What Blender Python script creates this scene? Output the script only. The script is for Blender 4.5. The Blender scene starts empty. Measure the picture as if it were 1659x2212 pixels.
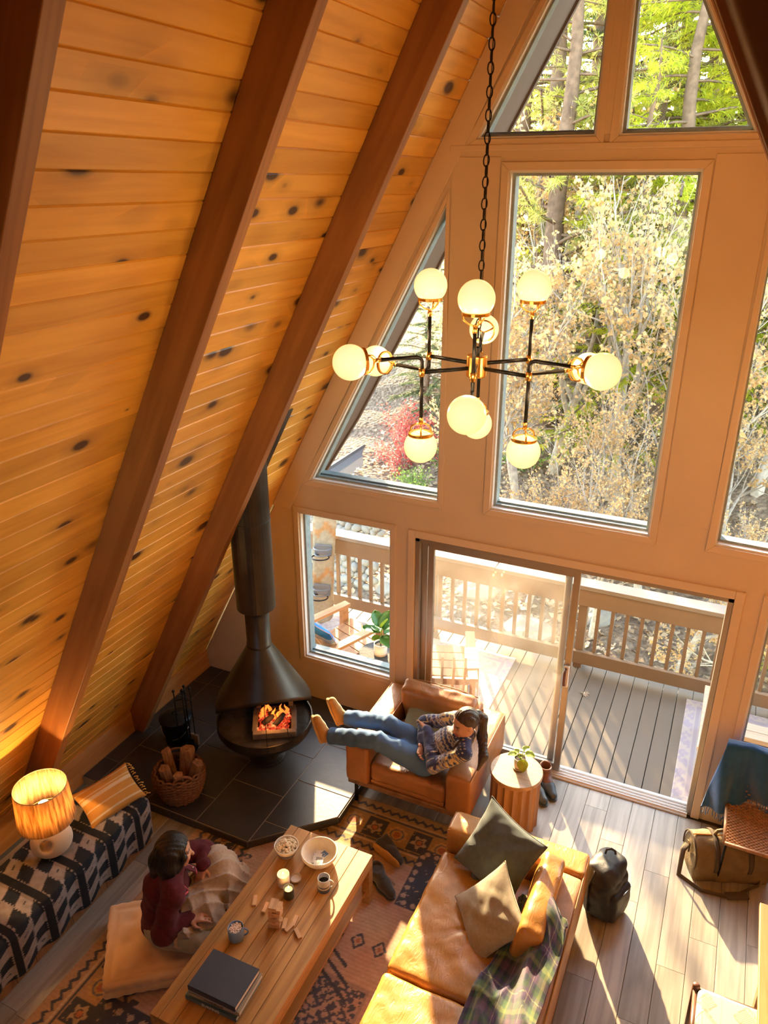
import bpy, bmesh, math, random
import numpy as np
from mathutils import Vector, Matrix, geometry

random.seed(7)
SC = bpy.context.scene
COL = SC.collection
PI = math.pi

# ------------------------------------------------------------------ camera, sky, sun, exposure
YAW, PITCH, ROLL = math.radians(24.972), math.radians(23.248), math.radians(-0.064)
CAM = Vector((0.9815, -5.375, 4.7458))
_fw = Vector((-math.sin(YAW) * math.cos(PITCH), math.cos(YAW) * math.cos(PITCH), -math.sin(PITCH)))
_r = Vector((math.cos(YAW), math.sin(YAW), 0.0))
_u = _r.cross(_fw)
_r2 = _r * math.cos(ROLL) + _u * math.sin(ROLL)
_u2 = _u * math.cos(ROLL) - _r * math.sin(ROLL)
cd = bpy.data.cameras.new('camera')
cam = bpy.data.objects.new('camera', cd)
COL.objects.link(cam)
cam.matrix_world = Matrix(((_r2.x, _u2.x, -_fw.x, CAM.x), (_r2.y, _u2.y, -_fw.y, CAM.y), (_r2.z, _u2.z, -_fw.z, CAM.z), (0, 0, 0, 1)))
cd.sensor_fit = 'VERTICAL'
cd.sensor_height = 36.0
cd.lens = 1658.14 / 2212.0 * 36.0
cd.clip_start = 0.02
cd.dof.use_dof = True
cd.dof.focus_distance = 5.2
cd.dof.aperture_fstop = 6.3
SC.camera = cam

SUN_DIR = Vector((0.450, -0.814, -0.3665)).normalized()
world = bpy.data.worlds.new('sky')
SC.world = world
world.use_nodes = True
wn = world.node_tree
bg = wn.nodes['Background']
sky = wn.nodes.new('ShaderNodeTexSky')
sky.sky_type = 'NISHITA'
sky.sun_disc = False
sky.sun_elevation = math.radians(21.5)
sky.sun_rotation = math.atan2(-SUN_DIR.x, -SUN_DIR.y)
sky.altitude = 1500
sky.dust_density = 2.0
wt = wn.nodes.new('ShaderNodeVectorMath')      # warm white balance of the whole sky
wt.operation = 'MULTIPLY'
wt.inputs[1].default_value = (1.12, 1.0, 0.80)
wn.links.new(sky.outputs[0], wt.inputs[0])
wn.links.new(wt.outputs[0], bg.inputs[0])
bg.inputs[1].default_value = 1.75

sd = bpy.data.lights.new('sun', 'SUN')
sd.energy = 20.0
sd.color = (1.0, 0.72, 0.38)
sd.angle = math.radians(0.9)
sun = bpy.data.objects.new('sun', sd)
COL.objects.link(sun)
sun.rotation_euler = SUN_DIR.to_track_quat('-Z', 'Y').to_euler()

SC.view_settings.view_transform = 'Standard'
SC.view_settings.look = 'None'
SC.view_settings.gamma = 1.0
SC.view_settings.exposure = 0.66
SC.view_settings.use_curve_mapping = False
SC.cycles.use_denoising = True
SC.cycles.max_bounces = 6
SC.cycles.diffuse_bounces = 4
SC.cycles.glossy_bounces = 3
SC.cycles.transparent_max_bounces = 8
SC.cycles.use_adaptive_sampling = True
SC.cycles.adaptive_threshold = 0.08
SC.cycles.sample_clamp_indirect = 6.0
SC.cycles.caustics_reflective = False
SC.cycles.caustics_refractive = False


def portal(name, loc, sx, sy, rot):
    l = bpy.data.lights.new(name, 'AREA')
    l.shape = 'RECTANGLE'
    l.size, l.size_y = sx, sy
    l.cycles.is_portal = True
    o = bpy.data.objects.new(name, l)
    COL.objects.link(o)
    o.location = loc
    o.rotation_euler = rot
    return o


# daylight portals just outside the glazing of the gable (they only guide sampling of the sky)
portal('sky_portal', (0, 0.3, 1.05), 4.9, 2.1, (-PI / 2, 0, 0))
portal('sky_portal', (0, 0.3, 3.6), 4.4, 2.5, (-PI / 2, 0, 0))
portal('sky_portal', (0, 0.3, 5.8), 1.8, 1.7, (-PI / 2, 0, 0))

portal('sky_portal', (0, -8.3, 3.8), 1.3, 1.0, (PI / 2, 0, 0))  # sky sampling for the added rear fill opening

# ------------------------------------------------------------------ helpers


def setp(o, label=None, category=None, group=None, kind=None):
    if label: o['label'] = label
    if category: o['category'] = category
    if group: o['group'] = group
    if kind: o['kind'] = kind
    return o


def origin(p):
    v = Vector((0, 0, 0))
    while p is not None:
        v += p.location
        p = p.parent
    return v


def thing(name, label, category, loc=(0, 0, 0), group=None):
    o = bpy.data.objects.new(name, None)
    o.empty_display_size = 0.1
    COL.objects.link(o)
    o.location = loc
    return setp(o, label, category, group)


def link_mesh(name, me, mat=None, parent=None, loc=None):
    o = bpy.data.objects.new(name, me)
    COL.objects.link(o)
    if mat is not None and len(me.materials) == 0:
        me.materials.append(mat)
    if parent is not None:
        o.parent = parent
    if loc is not None:
        o.location = loc
    return o


def copy_tree(o, parent=None):
    c = o.copy()
    COL.objects.link(c)
    c.parent = parent
    for ch in list(o.children):
        copy_tree(ch, c)
    return c


def frame_of(d, up=Vector((0, 0, 1))):
    d = Vector(d).normalized()
    if abs(d.dot(up)) > 0.98:
        up = Vector((1, 0, 0))
    x = up.cross(d).normalized()
    y = d.cross(x).normalized()
    return x, y, d


class MB:
    """collects shapes (world coordinates) and links them as one mesh"""

    def __init__(self):
        self.v, self.f = [], []

    def add(self, vs, fs):
        b = len(self.v)
        self.v.extend([tuple(p) for p in vs])
        self.f.extend([tuple(b + i for i in f) for f in fs])
        return self

    def box(self, c, s, rz=0.0, M=None, taper=1.0):
        x, y, z = s[0] / 2, s[1] / 2, s[2] / 2
        t = taper
        P = [(-x, -y, -z), (x, -y, -z), (x, y, -z), (-x, y, -z), (-x * t, -y * t, z), (x * t, -y * t, z), (x * t, y * t, z), (-x * t, y * t, z)]
        R = M if M is not None else Matrix.Rotation(rz, 3, 'Z')
        c = Vector(c)
        P = [R @ Vector(p) + c for p in P]
        return self.add(P, [(0, 3, 2, 1), (4, 5, 6, 7), (0, 1, 5, 4), (1, 2, 6, 5), (2, 3, 7, 6), (3, 0, 4, 7)])

    def box2(self, a, b):
        return self.box([(a[i] + b[i]) / 2 for i in range(3)], [abs(b[i] - a[i]) for i in range(3)])

    def beam(self, a, b, w, h, up=(0, 0, 1)):
        a, b = Vector(a), Vector(b)
        x, y, d = frame_of(b - a, Vector(up))
        P = []
        for p in (a, b):
            for sx, sy in ((-1, -1), (1, -1), (1, 1), (-1, 1)):
                P.append(p + x * (sx * w / 2) + y * (sy * h / 2))
        return self.add(P, [(0, 3, 2, 1), (4, 5, 6, 7), (0, 1, 5, 4), (1, 2, 6, 5), (2, 3, 7, 6), (3, 0, 4, 7)])

    def tube(self, pts, r, seg=8, closed=False, cap=True, flat=1.0):
        pts = [Vector(p) for p in pts]
        n = len(pts)
        rs = r if isinstance(r, (list, tuple)) else [r] * n
        rings = []
        px = None
        for i, p in enumerate(pts):
            if closed:
                d = pts[(i + 1) % n] - pts[i - 1]
            else:
                d = pts[min(i + 1, n - 1)] - pts[max(i - 1, 0)]
            d = d.normalized() if d.length > 1e-9 else Vector((0, 0, 1))
            if px is None:
                x, y, _ = frame_of(d)
            else:
                x = (px - d * px.dot(d))
                x = x.normalized() if x.length > 1e-6 else frame_of(d)[0]
                y = d.cross(x)
            px = x
            rings.append([p + x * (math.cos(2 * PI * k / seg) * rs[i]) + y * (math.sin(2 * PI * k / seg) * rs[i] * flat) for k in range(seg)])
        V = [q for rg in rings for q in rg]
        F = []
        m = n if closed else n - 1
        for i in range(m):
            j = (i + 1) % n
            for k in range(seg):
                k2 = (k + 1) % seg
                F.append((i * seg + k, i * seg + k2, j * seg + k2, j * seg + k))
        if cap and not closed:
            F.append(tuple(range(seg - 1, -1, -1)))
            F.append(tuple((n - 1) * seg + k for k in range(seg)))
        return self.add(V, F)

    def lathe(self, prof, c=(0, 0, 0), seg=24, M=None, a0=0.0, a1=2 * PI, sx=1.0, sy=1.0):
        full = abs(a1 - a0 - 2 * PI) < 1e-6
        n = seg if full else seg + 1
        V = []
        c = Vector(c)
        for r, z in prof:
            for k in range(n):
                a = a0 + (a1 - a0) * k / seg
                p = Vector((r * math.cos(a) * sx, r * math.sin(a) * sy, z))
                V.append((M @ p if M is not None else p) + c)
        F = []
        for i in range(len(prof) - 1):
            for k in range(seg if full else seg):
                k2 = (k + 1) % n if full else k + 1
                F.append((i * n + k, i * n + k2, (i + 1) * n + k2, (i + 1) * n + k))
        if full and len(prof) > 2:
            if prof[0][0] > 1e-6: F.append(tuple(range(n - 1, -1, -1)))
            if prof[-1][0] > 1e-6: F.append(tuple((len(prof) - 1) * n + k for k in range(n)))
        return self.add(V, F)

    def prism(self, poly, z0, z1):
        n = len(poly)
        V = [(p[0], p[1], z0) for p in poly] + [(p[0], p[1], z1) for p in poly]
        F = [tuple(range(n - 1, -1, -1)), tuple(range(n, 2 * n))]
        for i in range(n):
            j = (i + 1) % n
            F.append((i, j, n + j, n + i))
        return self.add(V, F)

    def prismY(self, poly, y0, y1):
        """poly in x,z extruded along y"""
        n = len(poly)
        V = [(p[0], y0, p[1]) for p in poly] + [(p[0], y1, p[1]) for p in poly]
        F = [tuple(range(n)), tuple(range(2 * n - 1, n - 1, -1))]
        for i in range(n):
            j = (i + 1) % n
            F.append((i, n + i, n + j, j))
        return self.add(V, F)

    def sphere(self, c, r, seg=16, rings=10, sc=(1, 1, 1), M=None):
        prof = [(r * math.sin(PI * i / rings), -r * math.cos(PI * i / rings)) for i in range(rings + 1)]
        prof[0] = (1e-5, -r)
        prof[-1] = (1e-5, r)
        S = Matrix.Diagonal(Vector(sc))
        return self.lathe(prof, c, seg, (M @ S) if M is not None else S)

    def build(self, name, mat=None, parent=None, smooth=False, bevel=0.0, seg=2, solid=0.0, sub=0, weld=False, base=None):
        off = origin(parent)
        loc = None
        if base is not None:           # own origin
            loc = Vector(base) - off
            off = Vector(base)
        me = bpy.data.meshes.new(name)
        me.from_pydata([(p[0] - off.x, p[1] - off.y, p[2] - off.z) for p in self.v], [], self.f)
        if weld:
            bm = bmesh.new(); bm.from_mesh(me)
            bmesh.ops.remove_doubles(bm, verts=bm.verts, dist=1e-4)
            bmesh.ops.recalc_face_normals(bm, faces=bm.faces)
            bm.to_mesh(me); bm.free()
        if smooth:
            me.polygons.foreach_set('use_smooth', [True] * len(me.polygons))
        o = link_mesh(name, me, mat, parent, loc)
        if bevel > 0:
            m = o.modifiers.new('b', 'BEVEL'); m.width = bevel; m.segments = seg; m.limit_method = 'ANGLE'
        if solid != 0:
            m = o.modifiers.new('s', 'SOLIDIFY'); m.thickness = abs(solid); m.offset = 1 if solid > 0 else -1
        if sub:
            m = o.modifiers.new('u', 'SUBSURF'); m.levels = sub; m.render_levels = sub
        return o


# ---- implicit surfaces (surface nets), for soft and organic shapes
def v3(p): return np.array(p, float)


def smin(a, b, k):
    if k <= 0: return np.minimum(a, b)
    h = np.clip(0.5 + 0.5 * (b - a) / k, 0, 1)
    return b * (1 - h) + a * h - k * h * (1 - h)


def s_cone(P, a, b, ra, rb):
    a, b = v3(a), v3(b)
    d = b - a
    L2 = max(d @ d, 1e-12)
    t = np.clip(((P - a) @ d) / L2, 0, 1)
    q = P - a - t[..., None] * d
    return np.sqrt((q * q).sum(-1)) - (ra + (rb - ra) * t)


def s_ell(P, c, r, R=None):
    q = P - v3(c)
    if R is not None: q = q @ np.array(R)
    r = v3(r)
    k0 = np.sqrt(((q / r) ** 2).sum(-1))
    k1 = np.sqrt(((q / (r * r)) ** 2).sum(-1)) + 1e-9
    return k0 * (k0 - 1) / k1


def s_box(P, c, h, rad, R=None):
    q = P - v3(c)
    if R is not None: q = q @ np.array(R)
    d = np.abs(q) - (v3(h) - rad)
    return np.sqrt((np.maximum(d, 0) ** 2).sum(-1)) + np.minimum(d.max(-1), 0) - rad


def s_chain(P, pts, rs, k=0.03):
    D = None
    for i in range(len(pts) - 1):
        e = s_cone(P, pts[i], pts[i + 1], rs[i], rs[i + 1])
        D = e if D is None else smin(D, e, k)
    return D


def rotz(a):
    c, s = math.cos(a), math.sin(a)
    return np.array([[c, -s, 0], [s, c, 0], [0, 0, 1]])


def axes(x, y=None, z=None):
    """columns are local axes in world; use as R for s_box / s_ell (q @ R gives local coordinates)"""
    x = v3(x); x /= np.linalg.norm(x)
    if y is not None:
        y = v3(y); y -= x * (x @ y); y /= np.linalg.norm(y); z = np.cross(x, y)
    else:
        z = v3(z); z -= x * (x @ z); z /= np.linalg.norm(z); y = np.cross(z, x)
    return np.array([x, y, z]).T


def surfnet(f, lo, hi, h):
    lo, hi = v3(lo), v3(hi)
    n = np.ceil((hi - lo) / h).astype(int) + 1
    ax = [lo[i] + h * np.arange(n[i]) for i in range(3)]
    # coarse pass first, then only blocks near the surface
    st = 5
    cax = [a[0] + h * st * np.arange(len(a) // st + 2) for a in ax]
    Dc = f(np.stack(np.meshgrid(*cax, indexing='ij'), -1))
    near = np.abs(Dc) < h * st * 2.2
    nb = near.copy()
    for a in range(3):
        sh = np.zeros_like(nb); s0 = [slice(None)] * 3; s1 = [slice(None)] * 3
        s0[a] = slice(0, -1); s1[a] = slice(1, None)
        sh[tuple(s0)] |= nb[tuple(s1)]
        nb = nb | sh
    rep = lambda A: A.repeat(st, 0).repeat(st, 1).repeat(st, 2)[:n[0], :n[1], :n[2]]
    D = rep(Dc).copy()
    ii = np.argwhere(rep(nb))
    Pn = np.stack([ax[k][ii[:, k]] for k in range(3)], -1)
    D[tuple(ii.T)] = f(Pn)
    S = D < 0
    c = n - 1
    cnt = np.zeros(c, int)
    sl = lambda o, m: tuple(slice(o[i], o[i] + m[i]) for i in range(3))
    for o in np.ndindex(2, 2, 2): cnt += S[sl(o, c)]
    act = (cnt > 0) & (cnt < 8)
    idx = -np.ones(c, int)
    idx[act] = np.arange(act.sum())
    acc = np.zeros(tuple(c) + (3,))
    num = np.zeros(c)
    for a in range(3):
        oth = [i for i in range(3) if i != a]
        for o1 in (0, 1):
            for o2 in (0, 1):
                o = [0, 0, 0]; o[oth[0]] = o1; o[oth[1]] = o2
                p = list(o); p[a] = 1
                d0, d1 = D[sl(o, c)], D[sl(p, c)]
                cr = (d0 < 0) != (d1 < 0)
                t = np.where(cr, d0 / np.where(cr, d0 - d1, 1), 0)
                for i in range(3):
                    acc[..., i] += np.where(cr, (t if i == a else o[i]), 0)
                num += cr
    base = np.stack(np.meshgrid(*[np.arange(k) for k in c], indexing='ij'), -1)
    V = (base[act] + acc[act] / num[act][:, None]) * h + lo
    F = []
    for a in range(3):
        b_, c_ = (a + 1) % 3, (a + 2) % 3
        m = list(n); m[a] -= 1
        d0 = S[tuple(slice(0, n[i] - 1) if i == a else slice(0, n[i]) for i in range(3))]
        d1 = S[tuple(slice(1, n[i]) if i == a else slice(0, n[i]) for i in range(3))]
        E = np.argwhere(d0 != d1)
        E = E[(E[:, b_] > 0) & (E[:, c_] > 0) & (E[:, b_] < n[b_] - 1) & (E[:, c_] < n[c_] - 1)]
        if len(E) == 0: continue
        sgn = d0[tuple(E.T)]
        q = []
        for db, dc in ((-1, -1), (0, -1), (0, 0), (-1, 0)):
            e = E.copy(); e[:, b_] += db; e[:, c_] += dc
            q.append(idx[tuple(e.T)])
        q = np.stack(q, -1)
        q[~sgn] = q[~sgn][:, ::-1]
        F.append(q)
    return V, np.concatenate(F)


def np_mesh(name, V, F):
    me = bpy.data.meshes.new(name)
    nv, nf = len(V), len(F)
    k = F.shape[1]
    me.vertices.add(nv)
    me.vertices.foreach_set('co', np.ascontiguousarray(V, dtype=np.float32).ravel())
    me.loops.add(nf * k)
    me.polygons.add(nf)
    me.loops.foreach_set('vertex_index', np.ascontiguousarray(F, dtype=np.int32).ravel())
    me.polygons.foreach_set('loop_start', np.arange(0, nf * k, k, dtype=np.int32))
    me.update(calc_edges=True)
    me.validate()
    return me


def blob(name, f, lo, hi, h, mat, parent=None, col=None, smooth=True, relax=1):
    V, F = surfnet(f, lo, hi, h)
    for _ in range(relax):            # light relaxation
        A = np.zeros_like(V); cn = np.zeros(len(V))
        for i in range(4):
            j = F[:, (i + 1) % 4]
            np.add.at(A, F[:, i], V[j]); np.add.at(cn, F[:, i], 1)
            np.add.at(A, j, V[F[:, i]]); np.add.at(cn, j, 1)
        V = V * 0.5 + 0.5 * A / np.maximum(cn, 1)[:, None]
    C = col(V) if col is not None else None
    off = origin(parent)
    me = np_mesh(name, V - v3(off), F)
    if C is not None: paint(me, C)
    if smooth: me.polygons.foreach_set('use_smooth', [True] * len(me.polygons))
    return link_mesh(name, me, mat, parent)


def paint(me, C):
    C = np.asarray(C, float)
    if C.shape[1] == 3: C = np.concatenate([C, np.ones((len(C), 1))], 1)
    at = me.color_attributes.new('Col', 'FLOAT_COLOR', 'POINT')
    at.data.foreach_set('color', np.ascontiguousarray(C, dtype=np.float32).ravel())


def grid_sheet(name, P, mat, parent=None, col=None, solid=0.0, smooth=True, sub=0):
    """P: array (nu,nv,3) of world points"""
    nu, nv = P.shape[:2]
    V = P.reshape(-1, 3)
    I = np.arange(nu * nv).reshape(nu, nv)
    F = np.stack([I[:-1, :-1], I[1:, :-1], I[1:, 1:], I[:-1, 1:]], -1).reshape(-1, 4)
    me = np_mesh(name, V - v3(origin(parent)), F)
    if col is not None: paint(me, np.asarray(col).reshape(nu * nv, -1))
    if smooth: me.polygons.foreach_set('use_smooth', [True] * len(me.polygons))
    o = link_mesh(name, me, mat, parent)
    if solid:
        m = o.modifiers.new('s', 'SOLIDIFY'); m.thickness = abs(solid); m.offset = 1 if solid > 0 else -1
    if sub:
        m = o.modifiers.new('u', 'SUBSURF'); m.levels = sub; m.render_levels = sub
    return o


def vnoise(P, f, seed=0.0):
    """cheap smooth noise from sines, about -1..1"""
    x, y, z = P[..., 0] * f + seed, P[..., 1] * f + seed * 1.7, P[..., 2] * f + seed * 0.6
    return (np.sin(x * 1.3 + 1.7 * np.sin(y * 0.9 + z)) + np.sin(y * 1.7 + 1.3 * np.sin(z * 1.1 + x)) + np.sin(z * 1.5 + 1.5 * np.sin(x * 0.8 + y))) / 3


# ---- materials
def new_mat(name):
    m = bpy.data.materials.new(name)
    m.use_nodes = True
    return m, m.node_tree, m.node_tree.nodes['Principled BSDF']


def nd(nt, t, **kw):
    n = nt.nodes.new(t)
    for k, v in kw.items():
        if k.startswith('i'):
            n.inputs[int(k[1:])].default_value = v
        else:
            setattr(n, k, v)
    return n


def ramp(nt, stops):
    r = nt.nodes.new('ShaderNodeValToRGB')
    e = r.color_ramp.elements
    while len(e) < len(stops): e.new(0.5)
    for i, (p, c) in enumerate(stops):
        e[i].position = p
        e[i].color = (c, c, c, 1) if isinstance(c, (int, float)) else (c[0], c[1], c[2], 1)
    return r


def bump(nt, b, src, strength, dist=0.01):
    n = nd(nt, 'ShaderNodeBump')
    n.inputs['Strength'].default_value = strength
    n.inputs['Distance'].default_value = dist
    nt.links.new(src, n.inputs['Height'])
    nt.links.new(n.outputs[0], b.inputs['Normal'])


def plain(name, c, rough=0.6, metal=0.0, var=0.0, vscale=8.0, bmp=0.0, bscale=60.0, spec=0.5, sheen=0.0, coat=0.0, rnd=0.0, stretch=None):
    m, nt, b = new_mat(name)
    L = nt.links
    b.inputs['Roughness'].default_value = rough
    b.inputs['Metallic'].default_value = metal
    b.inputs['Specular IOR Level'].default_value = spec
    if sheen:
        b.inputs['Sheen Weight'].default_value = sheen
        b.inputs['Sheen Roughness'].default_value = 0.5
    if coat: b.inputs['Coat Weight'].default_value = coat
    b.inputs['Base Color'].default_value = (*c, 1)
    tc = nd(nt, 'ShaderNodeTexCoord')
    src = tc.outputs['Object']
    if stretch:
        mp = nd(nt, 'ShaderNodeMapping'); mp.inputs['Scale'].default_value = stretch
        L.new(src, mp.inputs[0]); src = mp.outputs[0]
    if var or rnd:
        no = nd(nt, 'ShaderNodeTexNoise'); no.inputs['Scale'].default_value = vscale; no.inputs['Detail'].default_value = 5
        L.new(src, no.inputs['Vector'])
        val = no.outputs['Fac']
        mr = nd(nt, 'ShaderNodeMapRange'); mr.inputs[1].default_value = 0.3; mr.inputs[2].default_value = 0.7
        mr.inputs[3].default_value = 1 - var; mr.inputs[4].default_value = 1 + var
        L.new(val, mr.inputs[0])
        f = mr.outputs[0]
        if rnd:
            oi = nd(nt, 'ShaderNodeObjectInfo')
            m2 = nd(nt, 'ShaderNodeMapRange'); m2.inputs[3].default_value = 1 - rnd; m2.inputs[4].default_value = 1 + rnd
            L.new(oi.outputs['Random'], m2.inputs[0])
            mu = nd(nt, 'ShaderNodeMath', operation='MULTIPLY'); L.new(f, mu.inputs[0]); L.new(m2.outputs[0], mu.inputs[1])
            f = mu.outputs[0]
        vm = nd(nt, 'ShaderNodeVectorMath', operation='SCALE'); vm.inputs[0].default_value = c
        L.new(f, vm.inputs['Scale'])
        L.new(vm.outputs[0], b.inputs['Base Color'])
    if bmp:
        n2 = nd(nt, 'ShaderNodeTexNoise'); n2.inputs['Scale'].default_value = bscale; n2.inputs['Detail'].default_value = 4
        L.new(src, n2.inputs['Vector'])
        bump(nt, b, n2.outputs['Fac'], bmp)
    return m


def painted(name, rough=0.9, bmp=0.15, bscale=250.0, sheen=0.0, spec=0.3, coat=0.0):
    """colour from the mesh's own painted pattern (rugs, knitwear, weaves)"""
    m, nt, b = new_mat(name)
    at = nd(nt, 'ShaderNodeVertexColor'); at.layer_name = 'Col'
    tc = nd(nt, 'ShaderNodeTexCoord')
    no = nd(nt, 'ShaderNodeTexNoise'); no.inputs['Scale'].default_value = bscale; no.inputs['Detail'].default_value = 3
    nt.links.new(tc.outputs['Object'], no.inputs['Vector'])
    mr = nd(nt, 'ShaderNodeMapRange'); mr.inputs[1].default_value = 0.3; mr.inputs[2].default_value = 0.7; mr.inputs[3].default_value = 0.85; mr.inputs[4].default_value = 1.15
    nt.links.new(no.outputs['Fac'], mr.inputs[0])
    vm = nd(nt, 'ShaderNodeVectorMath', operation='SCALE')
    nt.links.new(at.outputs[0], vm.inputs[0]); nt.links.new(mr.outputs[0], vm.inputs['Scale'])
    nt.links.new(vm.outputs[0], b.inputs['Base Color'])
    b.inputs['Roughness'].default_value = rough
    b.inputs['Specular IOR Level'].default_value = spec
    if coat: b.inputs['Coat Weight'].default_value = coat
    if sheen: b.inputs['Sheen Weight'].default_value = sheen
    if bmp: bump(nt, b, no.outputs['Fac'], bmp, 0.004)
    return m


def wood(name, c1, c2, axis=1, grain=18.0, stretch=0.06, knots=0.0, kscale=(2.2, 5.5), kcol=(0.05, 0.02, 0.008), rough=0.45, rnd=0.15, bmp=0.08, coat=0.0, rings=0.0, flat=2):
    """timber with grain along local axis; knots are dark ovals; every object gets its own offset"""
    m, nt, b = new_mat(name)
    L = nt.links
    tc = nd(nt, 'ShaderNodeTexCoord')
    oi = nd(nt, 'ShaderNodeObjectInfo')
    off = nd(nt, 'ShaderNodeVectorMath', operation='SCALE'); off.inputs[0].default_value = (37.0, 51.0, 29.0)
    L.new(oi.outputs['Random'], off.inputs['Scale'])
    ad = nd(nt, 'ShaderNodeVectorMath', operation='ADD')
    L.new(tc.outputs['Object'], ad.inputs[0]); L.new(off.outputs[0], ad.inputs[1])
    sc = [grain, grain, grain]; sc[axis] = grain * stretch
    mp = nd(nt, 'ShaderNodeVectorMath', operation='MULTIPLY'); mp.inputs[1].default_value = sc
    L.new(ad.outputs[0], mp.inputs[0])
    no = nd(nt, 'ShaderNodeTexNoise'); no.inputs['Scale'].default_value = 1.0; no.inputs['Detail'].default_value = 6; no.inputs['Distortion'].default_value = 0.6
    L.new(mp.outputs[0], no.inputs['Vector'])
    rp = ramp(nt, [(0.3, c2), (0.62, c1)])
    L.new(no.outputs['Fac'], rp.inputs[0])
    colr = rp.outputs[0]
    if rings:
        wv = nd(nt, 'ShaderNodeTexWave'); wv.wave_type = 'RINGS'; wv.inputs['Scale'].default_value = rings; wv.inputs['Distortion'].default_value = 6; wv.inputs['Detail'].default_value = 3
        s2 = [1.0, 1.0, 1.0]; s2[axis] = 0.12
        m2 = nd(nt, 'ShaderNodeVectorMath', operation='MULTIPLY'); m2.inputs[1].default_value = s2
        L.new(ad.outputs[0], m2.inputs[0]); L.new(m2.outputs[0], wv.inputs['Vector'])
        mx = nd(nt, 'ShaderNodeMix', data_type='RGBA', blend_type='MULTIPLY'); mx.inputs[0].default_value = 0.35
        r2 = ramp(nt, [(0.0, 0.55), (0.6, 1.0)])
        L.new(wv.outputs['Fac'], r2.inputs[0]); L.new(colr, mx.inputs[6]); L.new(r2.outputs[0], mx.inputs[7])
        colr = mx.outputs[2]
    mr = nd(nt, 'ShaderNodeMapRange'); mr.inputs[3].default_value = 1 - rnd; mr.inputs[4].default_value = 1 + rnd
    L.new(oi.outputs['Random'], mr.inputs[0])
    vm = nd(nt, 'ShaderNodeVectorMath', operation='SCALE')
    L.new(colr, vm.inputs[0]); L.new(mr.outputs[0], vm.inputs['Scale'])
    colr = vm.outputs[0]
    if knots:
        ks = [kscale[1]] * 3; ks[axis] = kscale[0]; ks[flat] = 0.0
        mk = nd(nt, 'ShaderNodeVectorMath', operation='MULTIPLY'); mk.inputs[1].default_value = ks
        L.new(ad.outputs[0], mk.inputs[0])
        vo = nd(nt, 'ShaderNodeTexVoronoi'); vo.voronoi_dimensions = '3D'; vo.inputs['Scale'].default_value = 1.0
        L.new(mk.outputs[0], vo.inputs['Vector'])
        sx = nd(nt, 'ShaderNodeSeparateColor'); L.new(vo.outputs['Color'], sx.inputs[0])
        sz = nd(nt, 'ShaderNodeMath', operation='MULTIPLY'); sz.inputs[1].default_value = knots
        L.new(sx.outputs[0], sz.inputs[0])
        dv = nd(nt, 'ShaderNodeMath', operation='DIVIDE'); L.new(vo.outputs['Distance'], dv.inputs[0]); L.new(sz.outputs[0], dv.inputs[1])
        rk = ramp(nt, [(0.13, 1.0), (0.18, 0.55), (0.24, 0.22), (0.5, 0.0)])
        L.new(dv.outputs[0], rk.inputs[0])
        mx = nd(nt, 'ShaderNodeMix', data_type='RGBA')
        mx.inputs[7].default_value = (*kcol, 1)
        L.new(rk.outputs[0], mx.inputs[0]); L.new(colr, mx.inputs[6])
        colr = mx.outputs[2]
    L.new(colr, b.inputs['Base Color'])
    b.inputs['Roughness'].default_value = rough
    if coat: b.inputs['Coat Weight'].default_value = coat; b.inputs['Coat Roughness'].default_value = 0.3
    if bmp: bump(nt, b, no.outputs['Fac'], bmp, 0.006)
    return m


def emit(name, c, s):
    m, nt, b = new_mat(name)
    b.inputs['Base Color'].default_value = (*[min(1, x) for x in c], 1)
    b.inputs['Emission Color'].default_value = (*c, 1)
    b.inputs['Emission Strength'].default_value = s
    return m


def glass(name, tint=(1, 1, 1), dust=0.0, refl=0.9, dustcol=(0.8, 0.75, 0.65)):
    """thin window pane: lets light through, reflects by angle, can carry dust"""
    m = bpy.data.materials.new(name)
    m.use_nodes = True
    nt = m.node_tree
    nt.nodes.clear()
    L = nt.links
    out = nd(nt, 'ShaderNodeOutputMaterial')
    tr = nd(nt, 'ShaderNodeBsdfTransparent'); tr.inputs[0].default_value = (*tint, 1)
    gl = nd(nt, 'ShaderNodeBsdfGlossy'); gl.inputs['Roughness'].default_value = 0.01
    fr = nd(nt, 'ShaderNodeFresnel'); fr.inputs[0].default_value = 1.45
    mu = nd(nt, 'ShaderNodeMath', operation='MULTIPLY'); mu.inputs[1].default_value = refl
    L.new(fr.outputs[0], mu.inputs[0])
    mx = nd(nt, 'ShaderNodeMixShader')
    L.new(mu.outputs[0], mx.inputs[0]); L.new(tr.outputs[0], mx.inputs[1]); L.new(gl.outputs[0], mx.inputs[2])
    last = mx.outputs[0]
    if dust:
        df = nd(nt, 'ShaderNodeBsdfTranslucent'); df.inputs[0].default_value = (*dustcol, 1)
        m2 = nd(nt, 'ShaderNodeMixShader')
        no = nd(nt, 'ShaderNodeTexNoise'); no.inputs['Scale'].default_value = 2.5; no.inputs['Detail'].default_value = 4
        tc = nd(nt, 'ShaderNodeTexCoord'); L.new(tc.outputs['Object'], no.inputs['Vector'])
        mr = nd(nt, 'ShaderNodeMapRange'); mr.inputs[1].default_value = 0.3; mr.inputs[2].default_value = 0.7
        mr.inputs[3].default_value = dust * 0.5; mr.inputs[4].default_value = dust * 1.5
        L.new(no.outputs['Fac'], mr.inputs[0]); L.new(mr.outputs[0], m2.inputs[0])
        L.new(last, m2.inputs[1]); L.new(df.outputs[0], m2.inputs[2])
        last = m2.outputs[0]
    L.new(last, out.inputs[0])
    return m


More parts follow.
